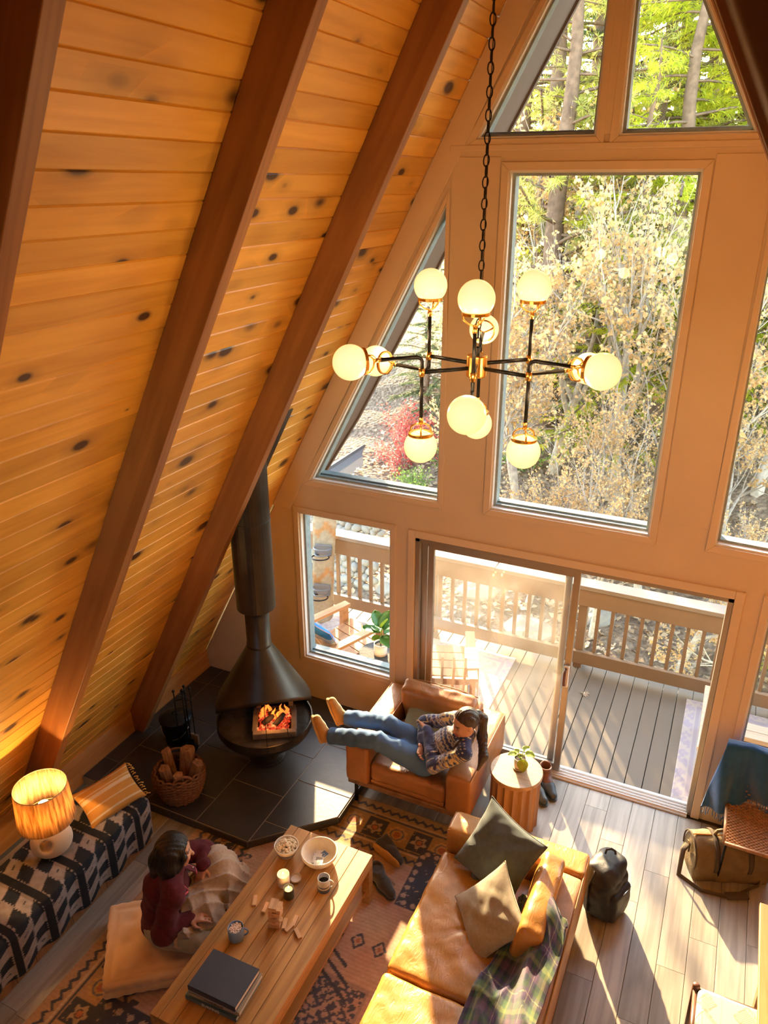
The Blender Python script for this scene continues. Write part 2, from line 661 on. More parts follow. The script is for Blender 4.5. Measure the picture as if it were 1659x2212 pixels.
def leafmat(name, c, c2=None, trans=0.45, rough=0.5):
    """leaf: diffuse plus light shining through"""
    m = bpy.data.materials.new(name)
    m.use_nodes = True
    nt = m.node_tree
    b = nt.nodes['Principled BSDF']
    L = nt.links
    out = nt.nodes['Material Output']
    g = nd(nt, 'ShaderNodeNewGeometry')
    rp = ramp(nt, [(0.0, c), (1.0, c2 or c)])
    L.new(g.outputs['Random Per Island'], rp.inputs[0])
    L.new(rp.outputs[0], b.inputs['Base Color'])
    b.inputs['Roughness'].default_value = rough
    t = nd(nt, 'ShaderNodeBsdfTranslucent')
    L.new(rp.outputs[0], t.inputs[0])
    mx = nd(nt, 'ShaderNodeMixShader'); mx.inputs[0].default_value = trans
    L.new(b.outputs[0], mx.inputs[1]); L.new(t.outputs[0], mx.inputs[2])
    L.new(mx.outputs[0], out.inputs[0])
    return m


def lettering(name, body, size, M, mat, parent, depth=0.0006):
    """flat printed or stamped letters as a thin mesh; M places the text plane in the world"""
    cu = bpy.data.curves.new(name, 'FONT')
    cu.body = body
    cu.size = size
    cu.extrude = depth
    cu.align_x = 'CENTER'
    cu.align_y = 'CENTER'
    cu.resolution_u = 3
    t = bpy.data.objects.new(name, cu)
    COL.objects.link(t)
    dg = bpy.context.evaluated_depsgraph_get()
    me = bpy.data.meshes.new_from_object(t.evaluated_get(dg))
    bpy.data.objects.remove(t)
    me.transform(M)
    me.transform(Matrix.Translation(-origin(parent)))
    me.name = name
    me.materials.clear()
    return link_mesh(name, me, mat, parent)
# ------------------------------------------------------------------ shared materials
M_PINE = wood('pine_planks', (0.80, 0.44, 0.075), (0.66, 0.325, 0.045), axis=1, grain=16, stretch=0.07, knots=1.5, kscale=(3.2, 6.0), kcol=(0.07, 0.03, 0.012), rough=0.42, rnd=0.14, bmp=0.06)
M_RAFTER = wood('rafter_timber', (0.34, 0.145, 0.040), (0.24, 0.092, 0.024), axis=1, grain=12, stretch=0.05, knots=0.22, kscale=(1.3, 3.0), kcol=(0.12, 0.04, 0.012), rough=0.5, rnd=0.05, bmp=0.08, rings=9, flat=0)
M_SKIRT = wood('pine_board', (0.62, 0.33, 0.12), (0.48, 0.22, 0.06), axis=1, grain=14, knots=0.2, kscale=(1.6, 4), rough=0.5, flat=0)
M_WALL = plain('wall_paint', (0.74, 0.58, 0.40), rough=0.75, var=0.03, vscale=3, bmp=0.03, bscale=180)
M_TRIM = plain('trim_paint', (0.76, 0.60, 0.42), rough=0.6, bmp=0.02)
M_WHITE = plain('white_vinyl', (0.80, 0.78, 0.74), rough=0.5)
M_SILL = plain('grey_sill', (0.30, 0.36, 0.36), rough=0.7, var=0.15, vscale=20)
M_ALU = plain('bronze_aluminium', (0.42, 0.36, 0.29), rough=0.38, metal=0.75)
M_SOFFIT = plain('brown_soffit', (0.085, 0.055, 0.040), rough=0.8, bmp=0.1)
M_GLASS = glass('window_glass', refl=0.9)
M_DOORGLASS = glass('dusty_glass', dust=0.052, refl=1.6)
M_BLACK = plain('black_metal', (0.016, 0.016, 0.018), rough=0.4, metal=0.6)
M_BRASS = plain('brushed_brass', (0.83, 0.48, 0.13), rough=0.28, metal=1.0)
M_DECK = plain('deck_paint', (0.175, 0.138, 0.098), rough=0.7, var=0.10, vscale=3, bmp=0.15, bscale=20, rnd=0.07, stretch=(1, 0.12, 1))
M_RAIL = plain('rail_paint', (0.25, 0.165, 0.095), rough=0.65, var=0.06, vscale=6)
M_CAP = plain('rail_cap_paint', (0.27, 0.22, 0.17), rough=0.65, var=0.08, vscale=4)


def floor_mat():
    return wood('oak_laminate', (0.41, 0.365, 0.30), (0.28, 0.245, 0.195), axis=1, grain=26, stretch=0.05, knots=0.16, kscale=(1.1, 3.6), kcol=(0.16, 0.11, 0.08), rough=0.34, rnd=0.16, bmp=0.04, rings=7)


M_FLOOR = floor_mat()

# ------------------------------------------------------------------ roof slopes with planks and rafters
SL = 1.9
NRM = Vector((SL, 0, -1)).normalized()          # into the room, left slope
TAN = Vector((1, 0, SL)).normalized()           # up the slope
ROOF0 = Vector((-3.72, 0, 0))
APEX = 3.72 * SL
LEN = 3.72 / TAN.x
Y_NEAR, Y_FAR = -8.2, 0.0
PW = 0.128


def plank_mesh(name, length, w, th, ch=0.006):
    """board with chamfered long edges; local x width, y length, z proud face up"""
    h, l = w / 2, length / 2
    prof = [(-h, -th), (h, -th), (h, -ch), (h - ch, 0), (-h + ch, 0), (-h, -ch)]
    V = [(x, -l, z) for x, z in prof] + [(x, l, z) for x, z in prof]
    n = len(prof)
    F = [tuple(range(n)), tuple(range(2 * n - 1, n - 1, -1))] + [(i, n + i, n + (i + 1) % n, (i + 1) % n) for i in range(n)]
    me = bpy.data.meshes.new(name)
    me.from_pydata(V, [], F)
    return me


def slope(side):
    s = 1 if side == 'left' else -1
    mir = lambda v: Vector((v[0] * s, v[1], v[2]))
    m = MB()
    a, b = mir(ROOF0 - NRM * 0.024), mir(ROOF0 + TAN * LEN - NRM * 0.024)
    a2, b2 = mir(ROOF0 - NRM * 0.20), mir(ROOF0 + TAN * LEN - NRM * 0.20 + Vector((0, 0, 0.25)))
    P = []
    for y in (Y_NEAR, 0.10):
        P += [Vector((q.x, y, q.z)) for q in (a, b, b2, a2)]
    m.add(P, [(0, 1, 2, 3), (7, 6, 5, 4), (0, 4, 5, 1), (1, 5, 6, 2), (2, 6, 7, 3), (3, 7, 4, 0)])
    root = m.build('wall_' + side, M_PINE)
    setp(root, 'sloping pine plank roof wall with exposed rafters on the %s' % side, None, None, 'structure')
    me = plank_mesh('plank', Y_FAR - Y_NEAR, PW, 0.022)
    me.materials.append(M_PINE)
    nrm, tan = mir(NRM), mir(TAN)
    yax = Vector((0, 1, 0))
    R = Matrix((tan, yax, nrm)).transposed() if s == 1 else Matrix((-tan, yax, nrm)).transposed()
    n = int(LEN / PW)
    for i in range(n):
        o = link_mesh('plank', me, None, root)
        c = mir(ROOF0 + TAN * (PW * (i + 0.5) + 0.03)) + nrm * random.uniform(-0.0012, 0.0012)
        o.matrix_local = Matrix.Translation((c.x, (Y_NEAR + Y_FAR) / 2 + random.uniform(-0.01, 0.0), c.z)) @ R.to_4x4()
    # rafters
    for y in (-3.66, -2.425, -1.14, -4.93, -6.2, -7.5):
        r = MB()
        L0, L1, D = 0.03, LEN - 0.1, 0.205
        P = []
        for yy in (y, y + 0.078):
            for q in (ROOF0 + TAN * L0, ROOF0 + TAN * L1, ROOF0 + TAN * (L1 - 0.10) + NRM * D, ROOF0 + TAN * (L0 + D * 0.53) + NRM * D):
                v = mir(q); P.append((v.x, yy, v.z))
        r.add(P, [(0, 1, 2, 3), (7, 6, 5, 4), (0, 4, 5, 1), (1, 5, 6, 2), (2, 6, 7, 3), (3, 7, 4, 0)])
        o = r.build('rafter', M_RAFTER, None, weld=True, base=(s * -2.0, y, 3.0))
        # turn local axes so that grain runs along the rafter
        T = Matrix((nrm, tan, yax)).transposed()
        o.data.transform(T.inverted().to_4x4())
        o.matrix_world = Matrix.Translation((s * -2.0, y, 3.0)) @ T.to_4x4()
        mw = o.matrix_world.copy()
        o.parent = root
        o.matrix_local = mw
        mb = o.modifiers.new('b', 'BEVEL'); mb.width = 0.004; mb.segments = 2
    # board at the foot of the planks
    sk = MB()
    sk.prismY([(s * -3.60, 0.0), (s * -3.535, 0.0), (s * -3.560, 0.275), (s * -3.585, 0.275)][::s], Y_NEAR, -0.002)
    o = sk.build('skirting_board', M_SKIRT, root, weld=True, bevel=0.003)
    # overhanging soffit outside
    prow = ((-0.3, 0.68), (2.2, 0.98), (2.94, 1.20), (LEN, 1.50))       # edge of the eave runs out towards the ridge
    def ribbon(name, d0, d1, y0f, y1f):
        rb_ = MB()
        P = []
        for sl_, yf in prow:
            for d, y in ((d0, y0f(yf)), (d0, y1f(yf)), (d1, y1f(yf)), (d1, y0f(yf))):
                v = mir(ROOF0 + TAN * sl_ - NRM * d); P.append((v.x, y, v.z))
        F = [(0, 1, 2, 3), (15, 14, 13, 12)]
        for k in range(3):
            for j in range(4):
                F.append((k * 4 + j, k * 4 + (j + 1) % 4, k * 4 + 4 + (j + 1) % 4, k * 4 + 4 + j))
        rb_.add(P, F)
        return rb_.build(name, M_SOFFIT, root, weld=True)
    ribbon('eave_soffit', 0.02, 0.19, lambda y: 0.115, lambda y: y)
    ribbon('barge_board', 0.0, 0.22, lambda y: y, lambda y: y + 0.04)
    return root


WALL_L = slope('left')
WALL_R = slope('right')

# ridge beam
rb = MB().box2((-0.07, Y_NEAR, APEX - 0.42), (0.07, 0.0, APEX - 0.14)).build('ceiling', M_RAFTER, bevel=0.004)
setp(rb, 'dark timber ridge beam along the top of the roof', kind='structure')

# ------------------------------------------------------------------ far gable wall with its openings
HOLES = {
    'window_1': [(-2.362, 0.532), (-1.457, 0.532), (-1.457, 2.049), (-2.362, 2.049)],
    'window_2': [(1.457, 0.532), (2.362, 0.532), (2.362, 2.049), (1.457, 2.049)],
    'door_1': [(-1.232, 0.0), (1.228, 0.0), (1.228, 2.023), (-1.232, 2.023)],
    'window_3': [(-0.606, 2.387), (0.596, 2.387), (0.596, 4.816), (-0.606, 4.816)],
    'window_4': [(-2.228, 2.374), (-1.040, 2.374), (-1.040, 4.613)],
    'window_5': [(1.032, 2.404), (2.228, 2.374), (1.032, 4.640)],
    'window_6': [(-0.843, 5.006), (-0.061, 5.006), (-0.061, 6.42)],
    'window_7': [(0.075, 5.006), (0.859, 5.006), (0.075, 6.42)],
}
WT = 0.11


def gable():
    outer = [(-3.70, 0.0), (-1.232, 0.0), (-1.232, 2.023), (1.228, 2.023), (1.228, 0.0), (3.70, 0.0), (0.0, APEX - 0.03)]
    loops = [outer] + [h for k, h in HOLES.items() if k != 'door_1']
    pts = [p for l in loops for p in l]
    tris = geometry.tessellate_polygon([[Vector((p[0], p[1], 0)) for p in l] for l in loops])
    n = len(pts)
    V = [(p[0], 0.0, p[1]) for p in pts] + [(p[0], WT, p[1]) for p in pts]
    F = [tuple(t) for t in tris] + [tuple(n + i for i in reversed(t)) for t in tris]
    b = 0
    for l in loops:
        k = len(l)
        for i in range(k):
            j = (i + 1) % k
            F.append((b + i, b + j, n + b + j, n + b + i))
        b += k
    m = MB(); m.add(V, F)
    o = m.build('wall_far', M_WALL, weld=True)
    return setp(o, 'tan painted gable wall full of windows', kind='structure')


WALL_F = gable()


def loop_frame(m, loop, w, y0, y1, inward=False):
    """mitred frame following a polygon in x,z, outside it (or inside)"""
    c = Vector((sum(p[0] for p in loop) / len(loop), sum(p[1] for p in loop) / len(loop)))
    n = len(loop)
    pts = [Vector(p) for p in loop]
    area = sum(pts[i].x * pts[(i + 1) % n].y - pts[(i + 1) % n].x * pts[i].y for i in range(n))
    if area < 0: pts = pts[::-1]
    off = []
    sg = -1 if inward else 1
    for i in range(n):
        a, b, d = pts[i - 1], pts[i], pts[(i + 1) % n]
        n1 = Vector(((b - a).y, -(b - a).x)).normalized()
        n2 = Vector(((d - b).y, -(d - b).x)).normalized()
        k = (n1 + n2)
        k = k / max(0.25, (k.dot(n1)))
        off.append(b + k * (sg * w))
    for i in range(n):
        j = (i + 1) % n
        quad = [pts[i], pts[j], off[j], off[i]]
        if inward: quad = quad[::-1]
        V = [(q.x, y0, q.y) for q in quad] + [(q.x, y1, q.y) for q in quad]
        m.add(V, [(0, 1, 2, 3), (7, 6, 5, 4), (0, 4, 5, 1), (1, 5, 6, 2), (2, 6, 7, 3), (3, 7, 4, 0)])
    return m


WLAB = {'window_1': 'low square window behind the fireplace and armchair', 'window_2': 'low window behind the wicker chair',
        'window_3': 'tall rectangular window in the middle of the gable', 'window_4': 'left triangular window under the roof slope',
        'window_5': 'right triangular window cut by the photo edge', 'window_6': 'upper left window of the peak', 'window_7': 'upper right window of the peak'}
for k, h in HOLES.items():
    if k == 'door_1': continue
    fr = loop_frame(MB(), h, 0.014, 0.006, WT, inward=True).build(k, M_WHITE, weld=False)
    setp(fr, WLAB[k], kind='structure')
    loop_frame(MB(), h, 0.052, -0.016, 0.001).build('casing', M_TRIM, fr, bevel=0.004)
    loop_frame(MB(), [(p[0], p[1]) for p in h], 0.032, 0.055, WT + 0.03, inward=True).build('sash', M_SILL, fr)
    g = MB(); n = len(h)
    g.add([(p[0], 0.082, p[1]) for p in h], [tuple(range(n))])
    g.build('pane', M_GLASS, fr)
    zb = min(p[1] for p in h)
    xs = [p[0] for p in h if abs(p[1] - zb) < 0.05]
    MB().box2((min(xs) + 0.01, 0.09, zb + 0.0), (max(xs) - 0.01, 0.17, zb + 0.045)).build('outer_sill', M_SILL, fr, bevel=0.004)

# mouldings on the gable: boards under the roof slopes, band under the peak windows, panel battens
tr = MB()
for s in (-1, 1):
    P = []
    for y in (-0.020, 0.0):
        for q in (ROOF0 + TAN * 2.35 + NRM * 0.004, ROOF0 + TAN * (LEN - 0.1) + NRM * 0.004, ROOF0 + TAN * (LEN - 0.28) + NRM * 0.165, ROOF0 + TAN * 2.43 + NRM * 0.165):
            P.append((q.x if s == -1 else -q.x, y, q.z))
    tr = MB(); tr.add(P, [(0, 1, 2, 3), (7, 6, 5, 4), (0, 4, 5, 1), (1, 5, 6, 2), (2, 6, 7, 3), (3, 7, 4, 0)])
    o = tr.build('trim_%d' % (1 if s == -1 else 2), M_TRIM, weld=True, bevel=0.003)
    setp(o, 'painted rake board along the %s roof slope' % ('left' if s == -1 else 'right'), kind='structure')
o = MB().box2((-1.02, -0.024, 4.935), (1.02, 0.0, 4.972)).build('trim_3', M_TRIM, bevel=0.005)
setp(o, 'ledge moulding under the peak windows', kind='structure')
i = 4
for x0, x1, z in ((-1.005, -0.665, 2.52), (0.655, 0.985, 2.52)):
    o = MB().box2((x0, -0.008, z), (x1, 0.0, 4.90)).build('trim_%d' % i, M_WALL, bevel=0.003); i += 1
    setp(o, 'raised painted panel between tall window and %s triangular window' % ('left' if x0 < 0 else 'right'), kind='structure')
o = MB().box2((-0.058, -0.012, 5.02), (0.072, 0.0, 6.5)).build('trim_%d' % i, M_TRIM, bevel=0.003); i += 1
setp(o, 'painted mullion between the two peak windows', kind='structure')

# closed rear of the room (behind the photographer)
FILL_WIN = [(-0.65, 3.3), (0.65, 3.3), (0.65, 4.3), (-0.65, 4.3)]  # added opening, lets sky light in to fill the foreground
m = MB()
m.prismY([(-3.72, 0), (3.72, 0), (3.72 - 3.3 / SL, 3.3), (-3.72 + 3.3 / SL, 3.3)], Y_NEAR, Y_NEAR + 0.1)
m.prismY([(-3.72 + 4.3 / SL, 4.3), (3.72 - 4.3 / SL, 4.3), (0, APEX)], Y_NEAR, Y_NEAR + 0.1)
for s_ in (-1, 1):
    m.prismY([(s_ * 0.65, 3.3), (s_ * (3.72 - 3.3 / SL), 3.3), (s_ * (3.72 - 4.3 / SL), 4.3), (s_ * 0.65, 4.3)][::s_], Y_NEAR, Y_NEAR + 0.1)
o = m.build('wall_near', M_WALL)
setp(o, 'rear gable wall behind the camera', kind='structure')
fr = loop_frame(MB(), FILL_WIN, 0.05, Y_NEAR - 0.01, Y_NEAR + 0.12, inward=True).build('window_fill', M_WHITE)
setp(fr, 'added rear window behind the camera giving fill light', kind='structure')
MB().add([(p[0], Y_NEAR + 0.05, p[1]) for p in FILL_WIN], [(0, 1, 2, 3)]).build('pane', M_GLASS, fr)

# ------------------------------------------------------------------ sliding door
door = thing('door_1', 'sliding glass door standing half open to the deck', None)
setp(door, kind='structure')
loop3 = [(-1.232, -0.02), (1.228, -0.02), (1.228, 2.023), (-1.232, 2.023)]
f = MB()
for a, b in (((-1.232, 0.0, 0), (-1.192, WT, 2.023)), ((1.188, 0.0, 0), (1.228, WT, 2.023)), ((-1.232, 0.0, 1.985), (1.228, WT, 2.023))):
    f.box2(a, b)
f.build('door_frame', M_ALU, door, bevel=0.003)
c = MB()
for a, b in (((-1.296, -0.018, 0), (-1.232, 0.001, 2.087)), ((1.228, -0.018, 0), (1.292, 0.001, 2.087)), ((-1.232, -0.018, 2.023), (1.228, 0.001, 2.087))):
    c.box2(a, b)
c.build('casing', M_TRIM, door, bevel=0.005)
t = MB()
t.box2((-1.2, -0.035, 0.0), (1.2, 0.13, 0.016))
for y in (-0.02, 0.015, 0.05, 0.085): t.box2((-1.2, y, 0.016), (1.2, y + 0.006, 0.032))
t.build('track', M_WHITE, door)
for nm, x0, x1, y, lab in (('fixed_panel', -1.192, 0.075, 0.075, 'fixed glass panel'), ('sliding_panel', -1.120, 0.145, 0.035, 'sliding glass panel')):
    p = MB()
    sw = 0.052
    p.box2((x0, y - 0.016, 0.033), (x0 + sw, y + 0.016, 1.982))
    p.box2((x1 - sw, y - 0.016, 0.033), (x1, y + 0.016, 1.982))
    p.box2((x0 + sw, y - 0.016, 0.033), (x1 - sw, y + 0.016, 0.10))
    p.box2((x0 + sw, y - 0.016, 1.93), (x1 - sw, y + 0.016, 1.982))
    po = p.build(nm, M_ALU, door, bevel=0.003)
    po['label'] = lab
    g = MB(); g.add([(x0 + sw, y, 0.10), (x1 - sw, y, 0.10), (x1 - sw, y, 1.93), (x0 + sw, y, 1.93)], [(0, 1, 2, 3)])
    g.build('pane', M_DOORGLASS if nm == 'sliding_panel' else M_GLASS, po)
    if nm == 'sliding_panel':
        hd = MB()
        hd.box2((0.100, -0.012, 0.93), (0.138, 0.020, 1.13))
        hd.build('handle_plate', M_WHITE, po, bevel=0.003)
        hb = MB().tube([(0.112, -0.012, 0.95), (0.112, -0.045, 0.97), (0.112, -0.045, 1.09), (0.112, -0.012, 1.11)], 0.011, 8)
        hb.build('handle', wood('handle_wood', (0.18, 0.06, 0.03), (0.1, 0.03, 0.015), axis=2), po, smooth=True)

# ------------------------------------------------------------------ floor
fl = MB().box2((-3.70, Y_NEAR, -0.12), (3.70, 0.11, -0.012)).build('floor', plain('floor_joint', (0.10, 0.07, 0.05)))
setp(fl, 'grey brown oak plank floor', kind='structure')
FP = 0.1785
fm = {}
random.seed(21)
k0 = int((-3.5 - 0.962) / FP) - 1
for k in range(k0, 16):
    x = 0.962 + FP * (k + 0.5)
    if abs(x) > 3.55: continue
    y = 0.0 - random.uniform(0.2, 1.25)
    y1 = -0.036
    if 0 <= k <= 1: y = -0.71 if k == 0 else -1.464
    if k == 2: y = -1.163
    if k == -1: y = -1.032
    while y1 > -4.6:
        L = y1 - y
        if (round(L, 3)) not in fm:
            me = plank_mesh('floor_plank', L - 0.0025, FP - 0.002, 0.012, 0.0025); me.materials.append(M_FLOOR); fm[round(L, 3)] = me
        hid = (x < -1.5 and y > -1.5)
        if not hid:
            o = link_mesh('floor_plank', fm[round(L, 3)], None, fl, (x, (y + y1) / 2, 0.0))
        y1 = y
        y -= 1.22
# ------------------------------------------------------------------ hearth of slate tiles
M_SLATE = plain('slate_tile', (0.042, 0.042, 0.041), rough=0.46, spec=0.6, var=0.22, vscale=5, bmp=0.10, bscale=25, rnd=0.12)
M_GROUT = plain('grout', (0.36, 0.30, 0.24), rough=0.9)
HZ = 0.08
hpoly = [(-3.532, -0.004), (-3.532, -1.80), (-1.85, -1.80), (-1.332, -1.288), (-1.332, -0.004)]
he = MB().prism(hpoly[::1], 0.0, HZ - 0.004)
hearth = he.build('hearth', M_GROUT, weld=True)
setp(hearth, 'raised hearth of dark slate tiles with pale grout', 'hearth')


def clip(poly, nx, ny, c):
    out = []
    for i in range(len(poly)):
        a, b = poly[i], poly[(i + 1) % len(poly)]
        da, db = a[0] * nx + a[1] * ny - c, b[0] * nx + b[1] * ny - c
        if da <= 0: out.append(a)
        if da * db < 0:
            t = da / (da - db)
            out.append((a[0] + (b[0] - a[0]) * t, a[1] + (b[1] - a[1]) * t))
    return out


cols = [(-3.532, -3.362, [-0.28, -0.54, -1.04, -1.535]), (-3.362, -2.85, [-0.27, -0.78, -1.285]), (-2.85, -2.34, [-0.03, -0.53, -1.033, -1.537]),
        (-2.34, -1.842, [-0.28, -0.785, -1.285]), (-1.842, -1.332, [-0.065, -0.565, -1.068, -1.567])]
G = 0.0045
for x0, x1, br in cols:
    ys = [-0.004] + br + [-1.80]
    for a, b in zip(ys[:-1], ys[1:]):
        if a - b < 0.03: continue
        P = [(x0 + G, b + G), (x1 - G, b + G), (x1 - G, a - G), (x0 + G, a - G)]
        d = Vector((1, -1)).normalized()
        P = clip(P, 0.7027, -0.7115, (-1.85 * 0.7027 + 1.80 * 0.7115) - 0.003)
        if len(P) < 3: continue
        cx, cy = sum(p[0] for p in P) / len(P), sum(p[1] for p in P) / len(P)
        MB().prism(P, HZ - 0.012, HZ + random.uniform(-0.0008, 0.0008)).build('tile', M_SLATE, hearth, weld=True, base=(cx, cy, HZ))
# edge tiles
def edge_tiles(a, b, n):
    a, b = Vector((a[0], a[1], 0)), Vector((b[0], b[1], 0))
    d = (b - a) / n
    nn = Vector((d.y, -d.x, 0)).normalized()
    for i in range(n):
        p, q = a + d * i + d.normalized() * 0.003, a + d * (i + 1) - d.normalized() * 0.003
        m = MB()
        V = []
        for z in (0.003, HZ - 0.008):
            V += [(p.x, p.y, z), (q.x, q.y, z), (q.x + nn.x * 0.008, q.y + nn.y * 0.008, z), (p.x + nn.x * 0.008, p.y + nn.y * 0.008, z)]
        m.add(V, [(0, 1, 2, 3), (7, 6, 5, 4), (0, 4, 5, 1), (1, 5, 6, 2), (2, 6, 7, 3), (3, 7, 4, 0)])
        m.build('edge_tile', M_SLATE, hearth, weld=True, base=((p.x + q.x) / 2, (p.y + q.y) / 2, 0.04))
edge_tiles((-3.3, -1.80), (-1.85, -1.80), 4)
edge_tiles((-1.85, -1.80), (-1.332, -1.288), 2)
edge_tiles((-1.332, -1.288), (-1.332, -0.2), 2)

# ------------------------------------------------------------------ deck and railing outside
DZ = -0.05
dk = MB().box2((-3.9, 0.14, DZ - 0.20), (4.0, 1.88, DZ - 0.09)).build('deck_floor', plain('deck_joist', (0.06, 0.05, 0.04)))
setp(dk, 'painted plank deck outside the sliding door', kind='structure')
me = plank_mesh('deck_board', 1.76, 0.139, 0.04, 0.003); me.materials.append(M_DECK)
for k in range(-28, 26):
    o = link_mesh('deck_board', me, None, dk, (0.24 + 0.1455 * (k + 0.5), 1.01, DZ + random.uniform(-0.001, 0.001)))
rl = thing('deck_railing', 'tan painted wooden railing with square balusters along the deck', 'railing', (0, 1.8, DZ))
MB().box2((-3.6, 1.715, 0.93), (-1.02, 1.90, 0.975)).build('top_cap', M_CAP, rl, bevel=0.004)
MB().box2((-1.015, 1.715, 0.925), (4.0, 1.90, 0.97)).build('top_cap', M_CAP, rl, bevel=0.004)
MB().box2((-3.6, 1.745, 0.725), (4.0, 1.785, 0.925)).build('top_rail', M_RAIL, rl, bevel=0.003)
MB().box2((-3.6, 1.735, 0.03), (4.0, 1.785, 0.175)).build('bottom_rail', M_RAIL, rl, bevel=0.003)
bx = MB().box2((-0.018, 1.785, 0.05), (0.018, 1.82, 0.925)); bo = bx.build('baluster', M_RAIL, rl, base=(0, 1.80, 0.5))
for k in range(-25, 28):
    x = 0.088 + 0.1455 * k
    if abs(x + 0.06) < 0.06: continue
    if k == -25: o = bo
    else:
        o = bo.copy(); COL.objects.link(o); o.parent = rl
    o.location.x = x
for x in (-3.5, -1.75, -0.07, 1.9, 3.4):
    MB().box2((x - 0.045, 1.785, -0.6), (x + 0.045, 1.875, 0.93)).build('post', M_RAIL, rl, bevel=0.004)
# ------------------------------------------------------------------ land outside
def gz(x, y):
    """height of the hillside"""
    t = np.clip(y - 3.5, 0, 9.0)
    z = -1.7 + 0.24 * t + 0.006 * t * t * (t < 40) * 0.6
    z = z + 0.25 * np.sin(x * 0.45 + 1.0) * np.minimum(t / 6, 1) + 0.18 * np.sin(y * 0.7 + x * 0.3)
    z = z - 0.06 * np.maximum(x - 2, 0)
    return z


M_GROUND, nt, b = new_mat('leaf_litter')
tc = nd(nt, 'ShaderNodeTexCoord')
n1 = nd(nt, 'ShaderNodeTexNoise'); n1.inputs['Scale'].default_value = 9; n1.inputs['Detail'].default_value = 8; n1.inputs['Roughness'].default_value = 0.7
vo = nd(nt, 'ShaderNodeTexVoronoi'); vo.inputs['Scale'].default_value = 14
nt.links.new(tc.outputs['Object'], n1.inputs['Vector']); nt.links.new(tc.outputs['Object'], vo.inputs['Vector'])
r1 = ramp(nt, [(0.3, (0.07, 0.045, 0.028)), (0.5, (0.20, 0.135, 0.085)), (0.7, (0.36, 0.27, 0.18))])
nt.links.new(n1.outputs['Fac'], r1.inputs[0]); nt.links.new(r1.outputs[0], b.inputs['Base Color'])
b.inputs['Roughness'].default_value = 0.95
bump(nt, b, vo.outputs['Distance'], 0.8, 0.05)
xs = np.linspace(-40, 30, 120); ys = np.concatenate([np.linspace(0.3, 14, 60), np.linspace(14.6, 70, 60)])
X, Y = np.meshgrid(xs, ys, indexing='ij')
Zg = gz(X, Y) + 0.05 * np.sin(X * 3.1 + Y * 1.7) + 0.04 * np.sin(Y * 4.3 - X * 2.2)
gr = grid_sheet('ground', np.stack([X, Y, Zg], -1), M_GROUND)
setp(gr, 'sloping hillside covered with fallen leaves beyond the deck', kind='structure')


# ------------------------------------------------------------------ trees
def rvec(): 
    return Vector((random.gauss(0, 1), random.gauss(0, 1), random.gauss(0, 1))).normalized()


class TreeGen:
    def __init__(self, seed):
        random.seed(seed)
        self.w = MB()
        self.lv, self.lf = [], []

    def leaf(self, p, d, n, L, W):
        d = d.normalized(); s = d.cross(n)
        if s.length < 1e-3: s = d.cross(Vector((0.3, 0.5, 1)))
        s.normalize()
        up = s.cross(d)
        b = len(self.lv)
        self.lv += [p, p + d * L * 0.45 + s * W * 0.5 + up * W * 0.15, p + d * L, p + d * L * 0.45 - s * W * 0.5 + up * W * 0.15]
        self.lf.append((b, b + 1, b + 2, b + 3))

    def branch(self, p, d, L, r, depth, o):
        n = 4 if depth < 3 else 3
        pts, rs = [p], [r]
        step = L / n
        for i in range(n):
            d = (d + rvec() * o['wob'] + Vector((0, 0, o['up'])) * (0.5 if depth else 1)).normalized()
            p = p + d * step
            pts.append(p); rs.append(max(r * (1 - 0.55 * (i + 1) / n), 0.003))
        self.w.tube(pts, rs, 6 if depth < 2 else (4 if depth < 4 else 3), cap=False)
        if depth >= o['max']:
            for i in range(o['leaves']):
                if random.random() > o['pl']: continue
                t = random.random()
                q = pts[min(int(t * n), n - 1)].lerp(pts[min(int(t * n) + 1, n)], t * n % 1)
                self.leaf(q, (rvec() + Vector((0, 0, -0.5))), rvec(), o['ls'] * random.uniform(0.6, 1.3), o['ls'] * random.uniform(0.5, 0.9))
            return
        kids = o['kids'][depth] if depth < len(o['kids']) else 2
        for i in range(kids):
            t = random.uniform(0.35 if depth else o['t0'], 1.0)
            k = min(int(t * n), n - 1)
            q = pts[k].lerp(pts[k + 1], t * n - k)
            side = (d + rvec() * o['spread']).normalized()
            self.branch(q, side, L * random.uniform(0.5, 0.78) * (1.1 - 0.25 * t), max(rs[k] * 0.6, 0.003), depth + 1, o)
        self.branch(pts[-1], d, L * 0.68, rs[-1], depth + 1, o)

    def meshes(self, name, wm, lm):
        mw = bpy.data.meshes.new(name + '_wood'); mw.from_pydata(self.w.v, [], self.w.f); mw.materials.append(wm)
        mw.polygons.foreach_set('use_smooth', [True] * len(mw.polygons))
        ml = bpy.data.meshes.new(name + '_leaves'); ml.from_pydata([tuple(v) for v in self.lv], [], self.lf); ml.materials.append(lm)
        return mw, ml


